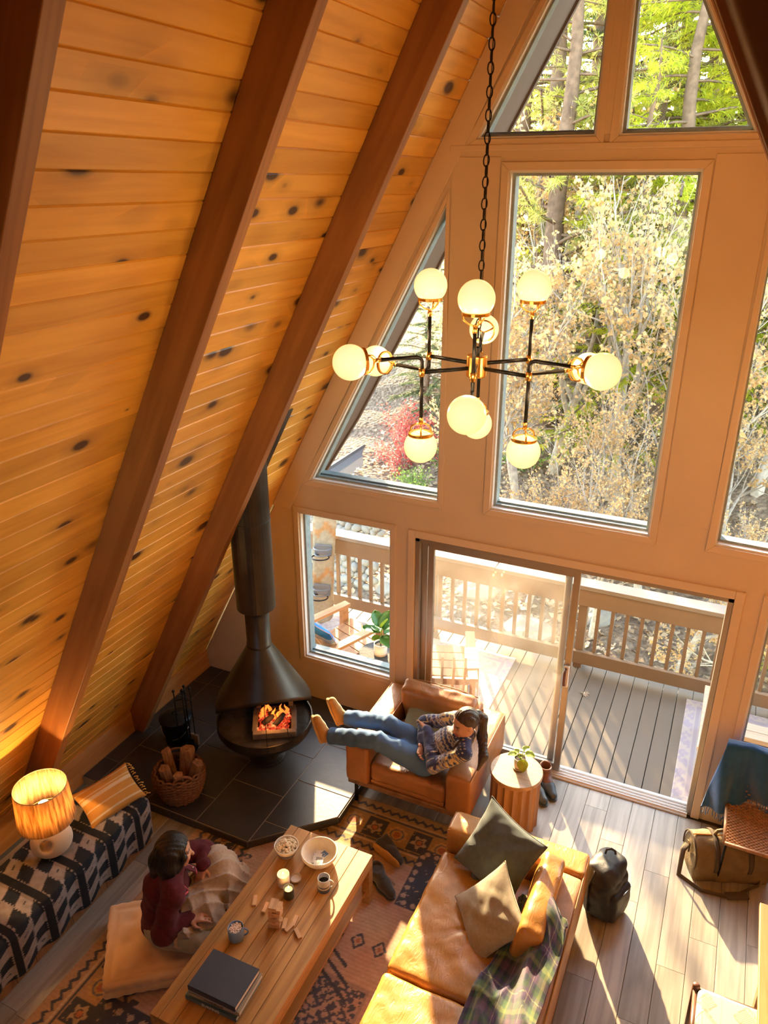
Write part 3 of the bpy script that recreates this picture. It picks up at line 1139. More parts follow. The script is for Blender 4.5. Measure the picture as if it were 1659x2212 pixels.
M_BARK = plain('pale_bark', (0.40, 0.345, 0.28), rough=0.9, var=0.3, vscale=12)
M_BARK2 = plain('conifer_bark', (0.16, 0.10, 0.065), rough=0.95, var=0.35, vscale=8, bmp=0.5, bscale=12)
M_TAN = leafmat('tan_leaves', (0.60, 0.36, 0.13), (0.78, 0.56, 0.27), 0.5)
M_CEDAR = leafmat('cedar_sprays', (0.42, 0.52, 0.04), (0.80, 0.76, 0.09), 0.68)
M_PINEL = leafmat('pine_needles', (0.24, 0.32, 0.06), (0.62, 0.56, 0.16), 0.6)
M_DARK = leafmat('dark_fir_needles', (0.07, 0.13, 0.05), (0.20, 0.28, 0.10), 0.5)
M_RED = leafmat('red_leaves', (0.42, 0.06, 0.06), (0.60, 0.16, 0.12), 0.45)
M_SHRUB = leafmat('shrub_leaves', (0.12, 0.26, 0.05), (0.30, 0.42, 0.08), 0.45)


def make_oak(seed, leaves=5, pl=0.5, h=2.2):
    g = TreeGen(seed)
    o = dict(wob=0.16, up=0.08, kids=[4, 3, 3, 3, 2], spread=0.75, max=5, leaves=leaves, pl=pl, ls=0.078, t0=0.45)
    g.branch(Vector((0, 0, -0.3)), Vector((random.uniform(-.1, .1), random.uniform(-.1, .1), 1)), h, 0.13, 0, o)
    return g.meshes('oak', M_BARK, M_TAN)


def make_cedar(seed, h=11.0, lm=None, dense=1.0, droop=-0.25, spr=0.34):
    g = TreeGen(seed)
    pts, rs = [], []
    n = 14
    for i in range(n + 1):
        t = i / n
        pts.append(Vector((math.sin(i * 1.3) * 0.06, math.cos(i * 1.7) * 0.06, h * t - 0.4))); rs.append(0.22 * (1 - t) + 0.02)
    g.w.tube(pts, rs, 8, cap=False)
    nb = int(75 * dense)
    for i in range(nb):
        t = (i + random.random()) / nb
        t = 0.06 + 0.93 * t
        z = h * t - 0.4
        L = (1 - t) ** 0.75 * h * 0.26 + 0.35
        a = random.uniform(0, 2 * PI)
        d = Vector((math.cos(a), math.sin(a), random.uniform(-0.05, 0.35)))
        p = Vector((0, 0, z)); q = [p]; k = 5
        for j in range(k):
            d = (d + Vector((0, 0, droop * 0.25)) + rvec() * 0.10).normalized()
            p = p + d * L / k; q.append(p)
        g.w.tube(q, [0.035 * (1 - t) + 0.012 - 0.002 * j for j in range(k + 1)], 4, cap=False)
        m = int(L * 26 * dense)
        for j in range(m):
            s = (j + 0.5) / m
            s = 0.18 + 0.82 * s
            kk = min(int(s * k), k - 1)
            c = q[kk].lerp(q[kk + 1], s * k - kk)
            side = d.cross(Vector((0, 0, 1))).normalized() * random.choice((-1, 1))
            tw = (d * 0.7 + side * random.uniform(0.3, 1.0) + Vector((0, 0, random.uniform(-0.5, 0.25)))).normalized()
            Lt = spr * random.uniform(0.6, 1.2) * (1.15 - 0.5 * s)
            e = c + tw * Lt
            for _ in range(9):
                u = random.random()
                b0 = c.lerp(e, u)
                g.leaf(b0, (tw + rvec() * 0.7 + Vector((0, 0, -0.15))), Vector((0, 0, 1)) + rvec() * 0.5, 0.115 * random.uniform(0.6, 1.3), 0.026)
    return g.meshes('cedar', M_BARK2, lm or M_CEDAR)


def make_pine(seed, h=12.0):
    g = TreeGen(seed)
    pts, rs = [], []
    n = 12
    for i in range(n + 1):
        t = i / n
        pts.append(Vector((math.sin(i) * 0.07, math.cos(i * 1.3) * 0.07, h * t - 0.4))); rs.append(0.26 * (1 - t) + 0.03)
    g.w.tube(pts, rs, 8, cap=False)
    for i in range(46):
        t = 0.2 + 0.79 * (i + random.random()) / 46
        L = (1 - t) ** 0.6 * 2.7 + 0.5
        a = random.uniform(0, 2 * PI)
        d = Vector((math.cos(a), math.sin(a), random.uniform(0.0, 0.4)))
        p = Vector((0, 0, h * t - 0.4)); q = [p]; k = 4
        for j in range(k):
            d = (d + rvec() * 0.18).normalized(); p = p + d * L / k; q.append(p)
        g.w.tube(q, [0.04 * (1 - t) + 0.014 - 0.003 * j for j in range(k + 1)], 4, cap=False)
        for j in range(int(L * 9)):
            s = random.uniform(0.25, 1)
            kk = min(int(s * k), k - 1)
            c = q[kk].lerp(q[kk + 1], s * k - kk) + rvec() * 0.22 * random.random()
            ax = (d + rvec() * 0.8).normalized()
            for _ in range(16):
                g.leaf(c, ax * 0.4 + rvec(), rvec(), 0.21 * random.uniform(0.7, 1.2), 0.016)
    return g.meshes('pine', M_BARK2, M_PINEL)


def place(proto, x, y, s, rz, name, label, cat, group, fol, tilt=0.0):
    mw, ml = proto
    z = float(gz(np.array(x), np.array(y)))
    t = thing(name, label, cat, (x, y, z), group)
    t.rotation_euler = (tilt, 0, rz)
    t.scale = (s, s, s)
    link_mesh('trunk', mw, None, t)
    f = link_mesh(fol, ml, None, t)
    f['kind'] = 'stuff'
    return t


oaks = [make_oak(3, 6, 0.48), make_oak(11, 6, 0.55), make_oak(29, 5, 0.42)]
random.seed(5)
L_OAK = 'bare branching autumn tree with sparse tan leaves on the hillside'
for i, (x, y, s, rz) in enumerate([(-1.9, 6.4, 0.92, 0.2), (0.5, 6.6, 1.0, 1.4), (-2.7, 6.4, 0.85, 2.6), (-3.4, 7.6, 0.95, 3.3), (-0.7, 8.2, 1.15, 4.1), (-2.0, 8.8, 1.0, 0.7), (3.4, 7.4, 0.95, 5.2), (-2.6, 10.6, 1.25, 1.9), (1.6, 8.4, 1.0, 2.2), (0.9, 4.4, 0.5, 4.4), (-0.3, 4.6, 0.55, 5.0), (-1.4, 5.0, 0.55, 1.1), (1.7, 4.2, 0.5, 2.0), (2.7, 5.2, 0.6, 0.4), (0.2, 5.6, 0.6, 3.7), (-0.9, 6.0, 0.65, 5.5), (1.2, 6.4, 0.65, 2.9)]):
    place(oaks[i % 3], x, y, s, rz, 'autumn_tree', L_OAK, 'tree', 'bare autumn trees beyond the deck', 'leaves')
ced = [make_cedar(41), make_cedar(57, 10.0, droop=-0.35)]
L_CED = 'tall yellow green cedar standing behind the autumn trees'
for i, (x, y, s, rz) in enumerate([(-0.5, 10.4, 0.95, 0.0), (0.5, 10.9, 0.92, 2.0), (-1.3, 12.6, 1.05, 4.0), (0.3, 13.6, 1.1, 1.0), (1.6, 12.2, 1.0, 3.0), (2.5, 10.6, 0.92, 5.0), (-0.6, 16.0, 1.2, 0.7), (-1.0, 9.3, 0.72, 2.6), (4.3, 6.4, 0.42, 2.2), (3.2, 4.6, 0.30, 0.6), (2.3, 5.0, 0.26, 1.6)]):
    place(ced[i % 2], x, y, s, rz, 'cedar_tree', L_CED if s > 0.9 else 'small yellow green cedar growing beside the right end of the deck', 'tree', 'cedars on the hillside' if s > 0.9 else 'small cedars by the deck', 'foliage')
fir = make_cedar(77, 12.0, M_DARK, 1.0, -0.2, 0.3)
for i, (x, y, s, rz) in enumerate([(-2.8, 17.5, 1.1, 0.5), (-4.6, 17.0, 1.0, 2.5), (-1.6, 18.5, 1.2, 1.5), (-0.4, 19.5, 1.3, 3.5), (0.7, 17.0, 1.2, 4.5), (-3.6, 20.0, 1.2, 0.0), (1.9, 18.0, 1.2, 2.0), (-6.2, 19.0, 0.9, 1.0), (3.5, 18.0, 1.3, 3.0), (-5.4, 20.5, 1.0, 4.0), (-4.9, 10.6, 0.37, 1.0), (-4.0, 10.4, 0.36, 3.0), (-5.5, 10.9, 0.36, 5.0)]):
    place(fir, x, y, s, rz, 'fir_tree', 'dark green fir standing deep in the wood' if s > .5 else 'young dark fir on the slope seen through the left triangular window', 'tree', 'dark firs in the wood' if s > .5 else 'young firs on the slope', 'foliage')
pn = make_pine(91)
for i, (x, y, s, rz) in enumerate([(-2.6, 10.2, 0.92, 0.3), (-3.3, 12.0, 0.95, 2.0), (-2.2, 13.4, 1.1, 4.0), (-4.3, 13.4, 0.85, 1.2), (-3.2, 15.8, 1.2, 5.0), (-1.8, 11.2, 0.8, 3.0)]):
    place(pn, x, y, s, rz, 'pine_tree', 'tall pine with long needle tufts left of the cedars', 'tree', 'pines on the hillside', 'needles')


# shrubs
def make_shrub(seed, lm, n=1100, ls=0.07, bare=False):
    g = TreeGen(seed)
    for i in range(16):
        d = Vector((random.gauss(0, 0.6), random.gauss(0, 0.6), 1)).normalized()
        p = Vector((0, 0, -0.05)); q = [p]
        for j in range(4):
            d = (d + rvec() * 0.25).normalized(); p = p + d * 0.22; q.append(p)
        g.w.tube(q, [0.012, 0.009, 0.007, 0.005, 0.003], 3, cap=False)
        for j in range(n // 16):
            s = random.uniform(0.2, 1) * 4; k = min(int(s), 3)
            c = q[k].lerp(q[k + 1], s - k) + rvec() * 0.13
            g.leaf(c, rvec(), rvec(), ls * random.uniform(.6, 1.3), ls * 0.7)
    return g.meshes('shrub', M_BARK, lm)


sr = make_shrub(5, M_RED, 900, 0.06)
sg = make_shrub(6, M_SHRUB, 1000, 0.07)
for i, (x, y, s) in enumerate([(-5.0, 8.6, 1.05), (-4.75, 9.2, 0.95), (-5.6, 9.6, 1.1)]):
    place(sr, x, y, s, i * 2.0, 'red_shrub', 'red leaved shrub beside the neighbouring cabin', 'shrub', 'red shrubs by the cabin', 'leaves')
for i, (x, y, s) in enumerate([(-4.45, 7.7, 0.65), (-4.0, 8.6, 0.8), (-3.6, 12.2, 1.6), (-2.6, 8.8, 0.8), (3.0, 3.6, 1.2), (3.9, 3.2, 1.3), (2.4, 3.2, 0.9)]):
    place(sg, x, y, s, i * 1.3, 'green_shrub', 'low green shrub on the leafy slope' if x < 0 else 'bright green shrub behind the right part of the railing', 'shrub', 'green shrubs on the slope' if x < 0 else 'green shrubs by the railing', 'leaves')

# boulders
M_ROCK = plain('pale_rock', (0.25, 0.225, 0.19), rough=0.9, var=0.2, vscale=6, bmp=0.4, bscale=9)
random.seed(17)
for i, (x, y, s) in enumerate([(-3.1, 3.4, .30), (-2.5, 3.9, .24), (-1.7, 3.3, .22), (-1.2, 4.4, .32), (-0.5, 3.6, .2), (-3.6, 4.6, .28), (-2.2, 5.0, .3), (-0.3, 5.1, .26), (-2.9, 2.7, .18), (-1.0, 2.9, .16)]):
    z = float(gz(np.array(x), np.array(y)))
    m = MB().sphere((x, y, z), s, 9, 7, (1.2, 0.9, 0.65), Matrix.Rotation(i * 1.1, 3, 'Z'))
    m.v = [tuple(Vector(v) + rvec() * s * 0.09) for v in m.v]
    o = m.build('boulder', M_ROCK, weld=True, smooth=False, base=(x, y, z))
    setp(o, 'pale boulder lying in the leaf litter below the deck', 'boulder', 'boulders below the deck')
# river stone wall seen over the railing at left
sw = thing('stone_bank', 'bank of rounded river stones beyond the left end of the railing', 'stones', (-5.0, 4.6, -1.5))
st = MB().sphere((-5.0, 4.6, -1.5), 0.085, 9, 6, (1.25, 0.75, 0.85)).build('stone', M_ROCK, sw, smooth=True, base=(-5.0, 4.6, -1.5))
k = 0
for r in range(13):
    for c in range(15):
        o = st if k == 0 else st.copy()
        if k: COL.objects.link(o); o.parent = sw
        o.location = (-0.95 + c * 0.15 + (r % 2) * 0.07, -0.03 * c + 0.05 * r + random.uniform(-.03, .03), -0.2 + r * 0.115)
        o.rotation_euler = (random.uniform(-.3, .3), random.uniform(-.4, .4), random.uniform(0, 3)); o.scale = [random.uniform(.75, 1.25)] * 3
        k += 1
# neighbouring cabin down the slope
cb = thing('neighbour_cabin', 'small cabin with grey roof half hidden behind the red shrub', 'cabin', (-6.2, 7.8, -1.2))
cz = -2.32
MB().prismY([(-7.25, cz - .3), (-5.15, cz - .3), (-5.15, cz + 1.0), (-6.2, cz + 1.62), (-7.25, cz + 1.0)], 6.7, 8.9).build('wall', plain('cabin_siding', (0.28, 0.17, 0.06), rough=0.8), cb, weld=True)
for sx in (-1, 1):
    rf = MB()
    rf.add([(-6.2, 6.5, cz + 1.70), (-6.2, 9.1, cz + 1.70), (-6.2 + sx * 1.25, 9.1, cz + 0.94), (-6.2 + sx * 1.25, 6.5, cz + 0.94)], [(0, 1, 2, 3)])
    rf.build('roof_slope', plain('cabin_roof', (0.11, 0.115, 0.12), rough=0.8), cb, solid=0.06)
# loose leaves on the ground
random.seed(33)
g = TreeGen(34)
for i in range(7000):
    y = 2.2 + random.random() ** 1.5 * 11; x = random.uniform(-6, 5)
    z = float(gz(np.array(x), np.array(y))) + 0.06
    g.leaf(Vector((x, y, z)), Vector((random.gauss(0, 1), random.gauss(0, 1), random.gauss(0, .3))), Vector((0, 0, 1)) + rvec() * .4, 0.12, 0.09)
_, ml = g.meshes('fallen', M_BARK, leafmat('fallen_leaves', (0.33, 0.20, 0.10), (0.62, 0.47, 0.30), 0.2))
o = link_mesh('fallen_leaves', ml)
setp(o, 'fallen brown leaves scattered over the slope below the deck', 'leaves', None, 'stuff')
# ------------------------------------------------------------------ fireplace
def leather(name, c, rough=0.36):
    m, nt, b = new_mat(name)
    L = nt.links
    tc = nd(nt, 'ShaderNodeTexCoord')
    n1 = nd(nt, 'ShaderNodeTexNoise'); n1.inputs['Scale'].default_value = 3.5; n1.inputs['Detail'].default_value = 7; n1.inputs['Roughness'].default_value = 0.65
    n2 = nd(nt, 'ShaderNodeTexNoise'); n2.inputs['Scale'].default_value = 11; n2.inputs['Detail'].default_value = 6; n2.inputs['Distortion'].default_value = 1.5
    mp = nd(nt, 'ShaderNodeMapping'); mp.inputs['Scale'].default_value = (2.2, 0.7, 1.0); mp.inputs['Rotation'].default_value = (0, 0, 0.5)
    L.new(tc.outputs['Object'], mp.inputs[0])
    L.new(tc.outputs['Object'], n1.inputs['Vector']); L.new(mp.outputs[0], n2.inputs['Vector'])
    rp = ramp(nt, [(0.3, tuple(x * 0.72 for x in c)), (0.7, tuple(min(1, x * 1.2) for x in c))])
    L.new(n1.outputs['Fac'], rp.inputs[0]); L.new(rp.outputs[0], b.inputs['Base Color'])
    b.inputs['Roughness'].default_value = rough
    r2 = ramp(nt, [(0.35, 0.0), (0.5, 1.0), (0.65, 0.0)])
    L.new(n2.outputs['Fac'], r2.inputs[0])
    ad = nd(nt, 'ShaderNodeMath', operation='ADD'); ad.inputs[1].default_value = 0
    mu = nd(nt, 'ShaderNodeMath', operation='MULTIPLY'); mu.inputs[1].default_value = 0.25
    L.new(r2.outputs[0], mu.inputs[0]); L.new(mu.outputs[0], ad.inputs[0]); L.new(n1.outputs['Fac'], ad.inputs[1])
    bump(nt, b, ad.outputs[0], 0.30, 0.010)
    return m


M_IRON = plain('dark_steel', (0.060, 0.055, 0.050), rough=0.42, metal=0.85, var=0.35, vscale=3, bmp=0.05, bscale=30)
M_ASH = plain('ash_bed', (0.060, 0.055, 0.050), rough=0.95, var=0.35, vscale=14, bmp=0.6, bscale=30)
M_BRICK = plain('fire_brick', (0.17, 0.145, 0.115), rough=0.95, var=0.3, vscale=12, bmp=0.4, bscale=30)
FX, FY = -2.235, -0.915
fire = thing('fireplace', 'black steel cone fireplace with flue and glowing fire on the slate hearth', 'fireplace', (FX, FY, HZ))
fc = (FX, FY, 0)
MB().lathe([(0.16, HZ + 0.001), (0.16, HZ + 0.02), (0.115, HZ + 0.03), (0.115, 0.31)], fc, 24).build('pedestal', M_IRON, fire, bevel=0.003)
MB().lathe([(0.10, 0.29), (0.22, 0.305), (0.33, 0.35), (0.395, 0.405), (0.412, 0.44), (0.412, 0.505), (0.402, 0.505), (0.40, 0.45), (0.30, 0.40), (0.02, 0.40)], fc, 48).build('fire_bowl', M_IRON, fire, smooth=False)
MB().lathe([(0.02, 0.468), (0.2, 0.472), (0.396, 0.462), (0.396, 0.43), (0.02, 0.43)], fc, 36).build('ash_bed', M_ASH, fire)
# hood: a cone cut by a sloping plane that opens towards the room
gdir = Vector((0.62, -0.78))
hd = MB(); nseg = 72
def hood_r(z): return min(0.098 + 0.565 * max(1.245 - z, 0), 0.408)
rows = []
for inn in (0, 1):
    for j in range(15):
        row = []
        for k in range(nseg):
            a = 2 * PI * k / nseg
            ca, sa = math.cos(a), math.sin(a)
            # lowest z on this meridian
            z = 0.50
            for it in range(30):
                r = hood_r(z)
                zc = 0.607 + 0.80 * r * (ca * gdir.x + sa * gdir.y)
                z += (max(0.492, zc) - z) * 0.5
            zz = z + (1.245 - z) * (j / 14)
            r = hood_r(zz) - (0.006 if inn else 0)
            row.append((FX + r * ca, FY + r * sa, zz))
        rows.append(row)
V = [p for r in rows for p in r]; F = []
for i in range(29):
    if i == 14: continue
    for k in range(nseg):
        k2 = (k + 1) % nseg
        q = (i * nseg + k, i * nseg + k2, (i + 1) * nseg + k2, (i + 1) * nseg + k)
        F.append(q if i < 14 else q[::-1])
for k in range(nseg):
    k2 = (k + 1) % nseg
    F.append((k2, k, 15 * nseg + k, 15 * nseg + k2))
hd.add(V, F)
hd.build('hood', M_IRON, fire, smooth=True)
MB().lathe([(0.100, 1.235), (0.104, 1.24), (0.104, 1.26), (0.099, 1.265), (0.099, 1.62)], fc, 32).build('flue_pipe', M_IRON, fire, smooth=True)
MB().lathe([(0.099, 1.60), (0.157, 1.60), (0.157, 2.35), (0.160, 2.352), (0.160, 2.372), (0.157, 2.374), (0.157, 2.86)], fc, 40).build('flue_sleeve', M_IRON, fire, smooth=False, bevel=0.001)
# flashing plate where the flue goes through the planks
q0 = ROOF0 + TAN * 2.78
pl = MB()
P = []
for d in (0.004, 0.012):
    for (s, y) in ((2.75, -1.05), (3.58, -1.05), (3.58, -0.515), (2.75, -0.515)):
        v = ROOF0 + TAN * s + NRM * d; P.append((v.x, y, v.z))
pl.add(P, [(0, 1, 2, 3), (7, 6, 5, 4), (0, 4, 5, 1), (1, 5, 6, 2), (2, 6, 7, 3), (3, 7, 4, 0)])
pl.build('flashing_plate', M_IRON, fire, weld=True)
# brick surround, grate, embers and flames
fu = Vector((0.853, 0.522, 0)); fv = Vector((-0.522, 0.853, 0)); fo = Vector((-2.115, -0.945, 0.475))
RM = Matrix((fu, fv, Vector((0, 0, 1)))).transposed()
for (a, b, su, sv) in ((0, -0.15, 0.36, 0.05), (0, 0.17, 0.36, 0.05), (-0.165, 0.01, 0.045, 0.28), (0.165, 0.01, 0.045, 0.28)):
    MB().box(fo + fu * a + fv * b + Vector((0, 0, 0.025)), (su, sv, 0.055), M=RM).build('fire_brick', M_BRICK, fire, bevel=0.006)
for a in (-0.14, 0.14):
    MB().box(fo + fu * a + fv * 0.20 + Vector((0, 0, 0.14)), (0.04, 0.05, 0.26), M=RM).build('fire_brick', M_BRICK, fire, bevel=0.006)
m, nt, b = new_mat('embers')
tc = nd(nt, 'ShaderNodeTexCoord'); no = nd(nt, 'ShaderNodeTexVoronoi'); no.inputs['Scale'].default_value = 38
n2 = nd(nt, 'ShaderNodeTexNoise'); n2.inputs['Scale'].default_value = 14
nt.links.new(tc.outputs['Object'], no.inputs['Vector']); nt.links.new(tc.outputs['Object'], n2.inputs['Vector'])
mu = nd(nt, 'ShaderNodeMath', operation='MULTIPLY'); nt.links.new(no.outputs['Distance'], mu.inputs[0]); nt.links.new(n2.outputs['Fac'], mu.inputs[1])
rp = ramp(nt, [(0.06, (0.02, 0.004, 0.002)), (0.2, (0.8, 0.03, 0.01)), (0.33, (1.0, 0.12, 0.03)), (0.45, (1.0, 0.5, 0.15))])
nt.links.new(mu.outputs[0], rp.inputs[0]); nt.links.new(rp.outputs[0], b.inputs['Emission Color'])
b.inputs['Emission Strength'].default_value = 0.55; b.inputs['Base Color'].default_value = (0.02, 0.01, 0.01, 1)
M_EMBER = m
eb = MB()
random.seed(3)
for i in range(170):
    p = fo + fu * random.uniform(-0.13, 0.13) + fv * random.uniform(-0.11, 0.14) + Vector((0, 0, random.uniform(0.0, 0.05)))
    eb.box(p, [random.uniform(0.012, 0.035) for _ in range(3)], M=Matrix.Rotation(random.uniform(0, 3), 3, rvec()))
eo = eb.build('embers', M_EMBER, fire); eo['kind'] = 'stuff'
M_CHAR = plain('charred_log', (0.018, 0.014, 0.012), rough=0.9, bmp=0.5)
for (a, b_, c_, d_) in ((-0.10, -0.04, 0.09, 0.06), (-0.05, 0.08, 0.10, 0.02), (0.0, -0.07, 0.08, 0.10)):
    MB().tube([fo + fu * a + fv * b_ + Vector((0, 0, 0.05)), fo + fu * (a + c_ * 0.6) + fv * (b_ + d_ * .5) + Vector((0, 0, 0.075)), fo + fu * (a + c_) + fv * (b_ + d_) + Vector((0, 0, 0.085))], [0.024, 0.026, 0.02], 8).build('burning_log', M_CHAR, fire, smooth=True)
M_FLAME = emit('flame', (1.0, 0.26, 0.04), 0.65)
for i in range(9):
    a, b_ = random.uniform(-0.11, 0.11), random.uniform(0.02, 0.15)
    h = random.uniform(0.06, 0.17) * (0.7 + 1.5 * max(b_, 0))
    p = fo + fu * a + fv * b_ + Vector((0, 0, 0.05))
    pts = [p + Vector((math.sin(j * 1.3 + i) * 0.012, math.cos(j + i) * 0.008, h * j / 5)) for j in range(6)]
    MB().tube(pts, [0.010, 0.017, 0.016, 0.011, 0.006, 0.001], 7).build('flame', M_FLAME, fire, smooth=True)
sc_ = MB().tube([Vector((FX, FY, 0.48)) + Vector((0.24, -0.33, 0)), Vector((FX, FY, 0.86)) + Vector((0.155, -0.215, 0))], 0.003, 6)
sc_.build('screen_rod', M_BLACK, fire)
MB().tube([(FX + .352, FY - .175, .49), (FX + .325, FY - .155, .63)], 0.003, 6).build('screen_rod', M_BLACK, fire)
MB().tube([(FX + .362, FY - .17, .50), (FX + .385, FY - .18, .505), (FX + .375, FY - .175, .565), (FX + .352, FY - .165, .57)], 0.004, 6).build('screen_handle', M_BLACK, fire, smooth=True)
fl_ = bpy.data.lights.new('fire_glow', 'POINT'); fl_.energy = 1.6; fl_.color = (1.0, 0.35, 0.08); fl_.shadow_soft_size = 0.06
fo_ = bpy.data.objects.new('fire_glow', fl_); COL.objects.link(fo_); fo_.location = Vector((-2.085, -1.03, 0.62)) - Vector((FX, FY, HZ)); fo_.parent = fire

# ------------------------------------------------------------------ fire tools, ash bucket, log basket
tl = thing('fire_tool_set', 'black wrought iron fire tool set on its stand beside the ash bucket', 'fire tools', (-2.93, -1.13, HZ))
tx, ty = -2.925, -1.135
MB().lathe([(0.085, HZ), (0.085, HZ + 0.012), (0.02, HZ + 0.02), (0.008, HZ + 0.03)], (tx, ty, 0), 20).build('base', M_BLACK, tl)
MB().tube([(tx, ty, HZ + .02), (tx, ty, 0.69)], 0.008, 8).build('stand_pole', M_BLACK, tl, smooth=True)
MB().tube([(tx - .06, ty - .03, .60), (tx, ty, .62), (tx + .06, ty + .03, .60)], 0.005, 6).build('hook_bar', M_BLACK, tl, smooth=True)
MB().sphere((tx, ty, 0.705), 0.017, 12, 8).build('knob', M_BLACK, tl, smooth=True)
for dx, dy, nm in ((-.055, -.045, 'poker'), (.045, .045, 'brush'), (0.05, -0.02, 'shovel'), (-0.02, 0.05, 'tongs')):
    a = MB().tube([(tx + dx, ty + dy, 0.70), (tx + dx, ty + dy, 0.62), (tx + dx * 1.05, ty + dy * 1.05, 0.12 if nm == 'poker' else 0.22)], [0.007, 0.0045, 0.0045], 6).build(nm, M_BLACK, tl, smooth=True)
    MB().sphere((tx + dx, ty + dy, 0.712), 0.014, 10, 6).build('knob', M_BLACK, a, smooth=True)
    if nm == 'brush': MB().box((tx + dx, ty + dy, 0.17), (0.075, 0.02, 0.10)).build('bristles', plain('bristle', (.28, .22, .16), .9), a)
    if nm == 'shovel': MB().box((tx + dx, ty + dy, 0.17), (0.07, 0.008, 0.11)).build('blade', M_BLACK, a)
bk = thing('ash_bucket', 'black lidded metal ash bucket with wire handle on the hearth', 'bucket', (-3.09, -1.08, HZ))
bc = (-3.09, -1.08, 0)
MB().lathe([(0.105, HZ), (0.135, HZ + .24), (0.138, HZ + .245), (0.13, HZ + .245)], bc, 28).build('body', M_BLACK, bk, smooth=True)
MB().lathe([(0.145, HZ + .246), (0.145, HZ + .258), (0.11, HZ + .275), (0.02, HZ + .285)], bc, 28).build('lid', M_BLACK, bk, smooth=True)
MB().tube([(-3.09 + math.cos(a) * .03, -1.08, HZ + .285 + math.sin(a) * .03) for a in np.linspace(0, PI, 7)], 0.005, 6).build('lid_handle', M_BLACK, bk, smooth=True)
MB().tube([Vector((-3.09, -1.08, HZ + .21)) + Vector((.148 * math.cos(a), .148 * math.sin(a) * .75 , -.13 * abs(math.sin(a)))) for a in np.linspace(PI * 1.02, PI * 1.98, 14)], 0.004, 6).build('bail_handle', plain('steel_wire', (.5, .5, .5), .3, 1.0), bk, smooth=True)

M_WICKER = plain('wicker', (0.20, 0.085, 0.034), rough=0.65, var=0.35, vscale=45, bmp=0.3, bscale=120)
BX, BY = -2.64, -1.60
bas = thing('log_basket', 'round woven wicker basket full of firewood on the hearth corner', 'basket', (BX, BY, HZ))
rowz = np.linspace(HZ + .008, 0.335, 19)
for i, z in enumerate(rowz):
    t = (z - HZ) / .26
    r = 0.150 + 0.052 * math.sin(min(1, t * 1.05) * PI * 0.62) - (0.012 if t > .93 else 0)
    n = 64
    pts = [(BX + (r + 0.0085 * math.sin(16 * a + (i % 2) * PI)) * math.cos(a), BY + (r + 0.0085 * math.sin(16 * a + (i % 2) * PI)) * math.sin(a), z) for a in np.linspace(0, 2 * PI, n, endpoint=False)]
    MB().tube(pts, 0.0098, 6, closed=True).build('coil', M_WICKER, bas, smooth=True)
MB().lathe([(0.005, HZ + .002), (0.145, HZ + .002), (0.15, HZ + .02), (0.14, HZ + .03), (.005, HZ + .02)], (BX, BY, 0), 28).build('bottom', M_WICKER, bas)
for s in (-1, 1):
    c = Vector((BX, BY, 0.335)); d = Vector((0.75, -0.66, 0)) * s; e = Vector((0.66, 0.75, 0))
    pts = [c + d * 0.187 + e * (0.075 * math.cos(a)) + Vector((0, 0, 0.055 * math.sin(a))) for a in np.linspace(0, PI, 11)]
    MB().tube(pts, 0.011, 8).build('handle', M_WICKER, bas, smooth=True)
M_LOG = wood('split_log', (0.36, 0.19, 0.085), (0.17, 0.08, 0.035), axis=2, grain=40, stretch=.1, rough=.85, rnd=.3, bmp=.4)
M_LOGEND = plain('log_bark', (0.13, 0.085, 0.05), rough=.95, var=.4, vscale=30, bmp=.5)
random.seed(8)
for i, (dx, dy, h, ax, lab) in enumerate([(-.095, .03, .30, (-.22, .05, 1), 'tall split log at the left of the basket'), (.0, .085, .30, (.02, .2, 1), 'thick round log at the back of the basket'), (.10, .03, .29, (.30, .1, 1), 'split log leaning to the right in the basket'), (-.03, -.075, .26, (-.12, -.12, 1), 'split log at the front left of the basket'), (.055, -.06, .23, (.1, -.15, 1), 'short split log at the front of the basket')]):
    a = Vector(ax).normalized(); x, y, _ = frame_of(a)
    p = Vector((BX + dx * .8, BY + dy * .8, HZ + .03))
    ns = 12 if i == 1 else 5
    r = .05 if i != 1 else .062
    ring = [(math.cos(2 * PI * k / ns + i) * r * random.uniform(.8, 1.1), math.sin(2 * PI * k / ns + i) * r * random.uniform(.8, 1.1)) for k in range(ns)]
    V = [p + x * q[0] + y * q[1] for q in ring] + [p + a * (h * 1.12) + x * q[0] + y * q[1] + a * random.uniform(-.008, .008) for q in ring]
    F = [tuple(range(ns - 1, -1, -1)), tuple(range(ns, 2 * ns))] + [(k, (k + 1) % ns, ns + (k + 1) % ns, ns + k) for k in range(ns)]
    m = MB().add(V, F)
    o = m.build('firewood_log', M_LOG, None, bevel=.004, base=p)
    setp(o, lab, 'log', 'firewood in the basket')

# ------------------------------------------------------------------ chandelier
CHX, CHY, CHZ = 0.0, -2.36, 4.05
ch = thing('chandelier', 'brass and black chandelier with twelve glowing white globes on a chain', 'chandelier', (CHX, CHY, CHZ))
M_GLOBE = bpy.data.materials.new('opal_globe')
M_GLOBE.use_nodes = True
nt = M_GLOBE.node_tree
b = nt.nodes['Principled BSDF']
b.inputs['Base Color'].default_value = (0.9, 0.75, 0.5, 1)
b.inputs['Roughness'].default_value = 0.25
lw = nd(nt, 'ShaderNodeLayerWeight'); lw.inputs[0].default_value = 0.35
rp = ramp(nt, [(0.0, (1.0, 0.80, 0.42)), (0.75, (1.0, 0.66, 0.24)), (1.0, (0.95, 0.50, 0.12))])
nt.links.new(lw.outputs['Facing'], rp.inputs[0]); nt.links.new(rp.outputs[0], b.inputs['Emission Color'])
b.inputs['Emission Strength'].default_value = 0.72
hubc = Vector((CHX, CHY, CHZ))
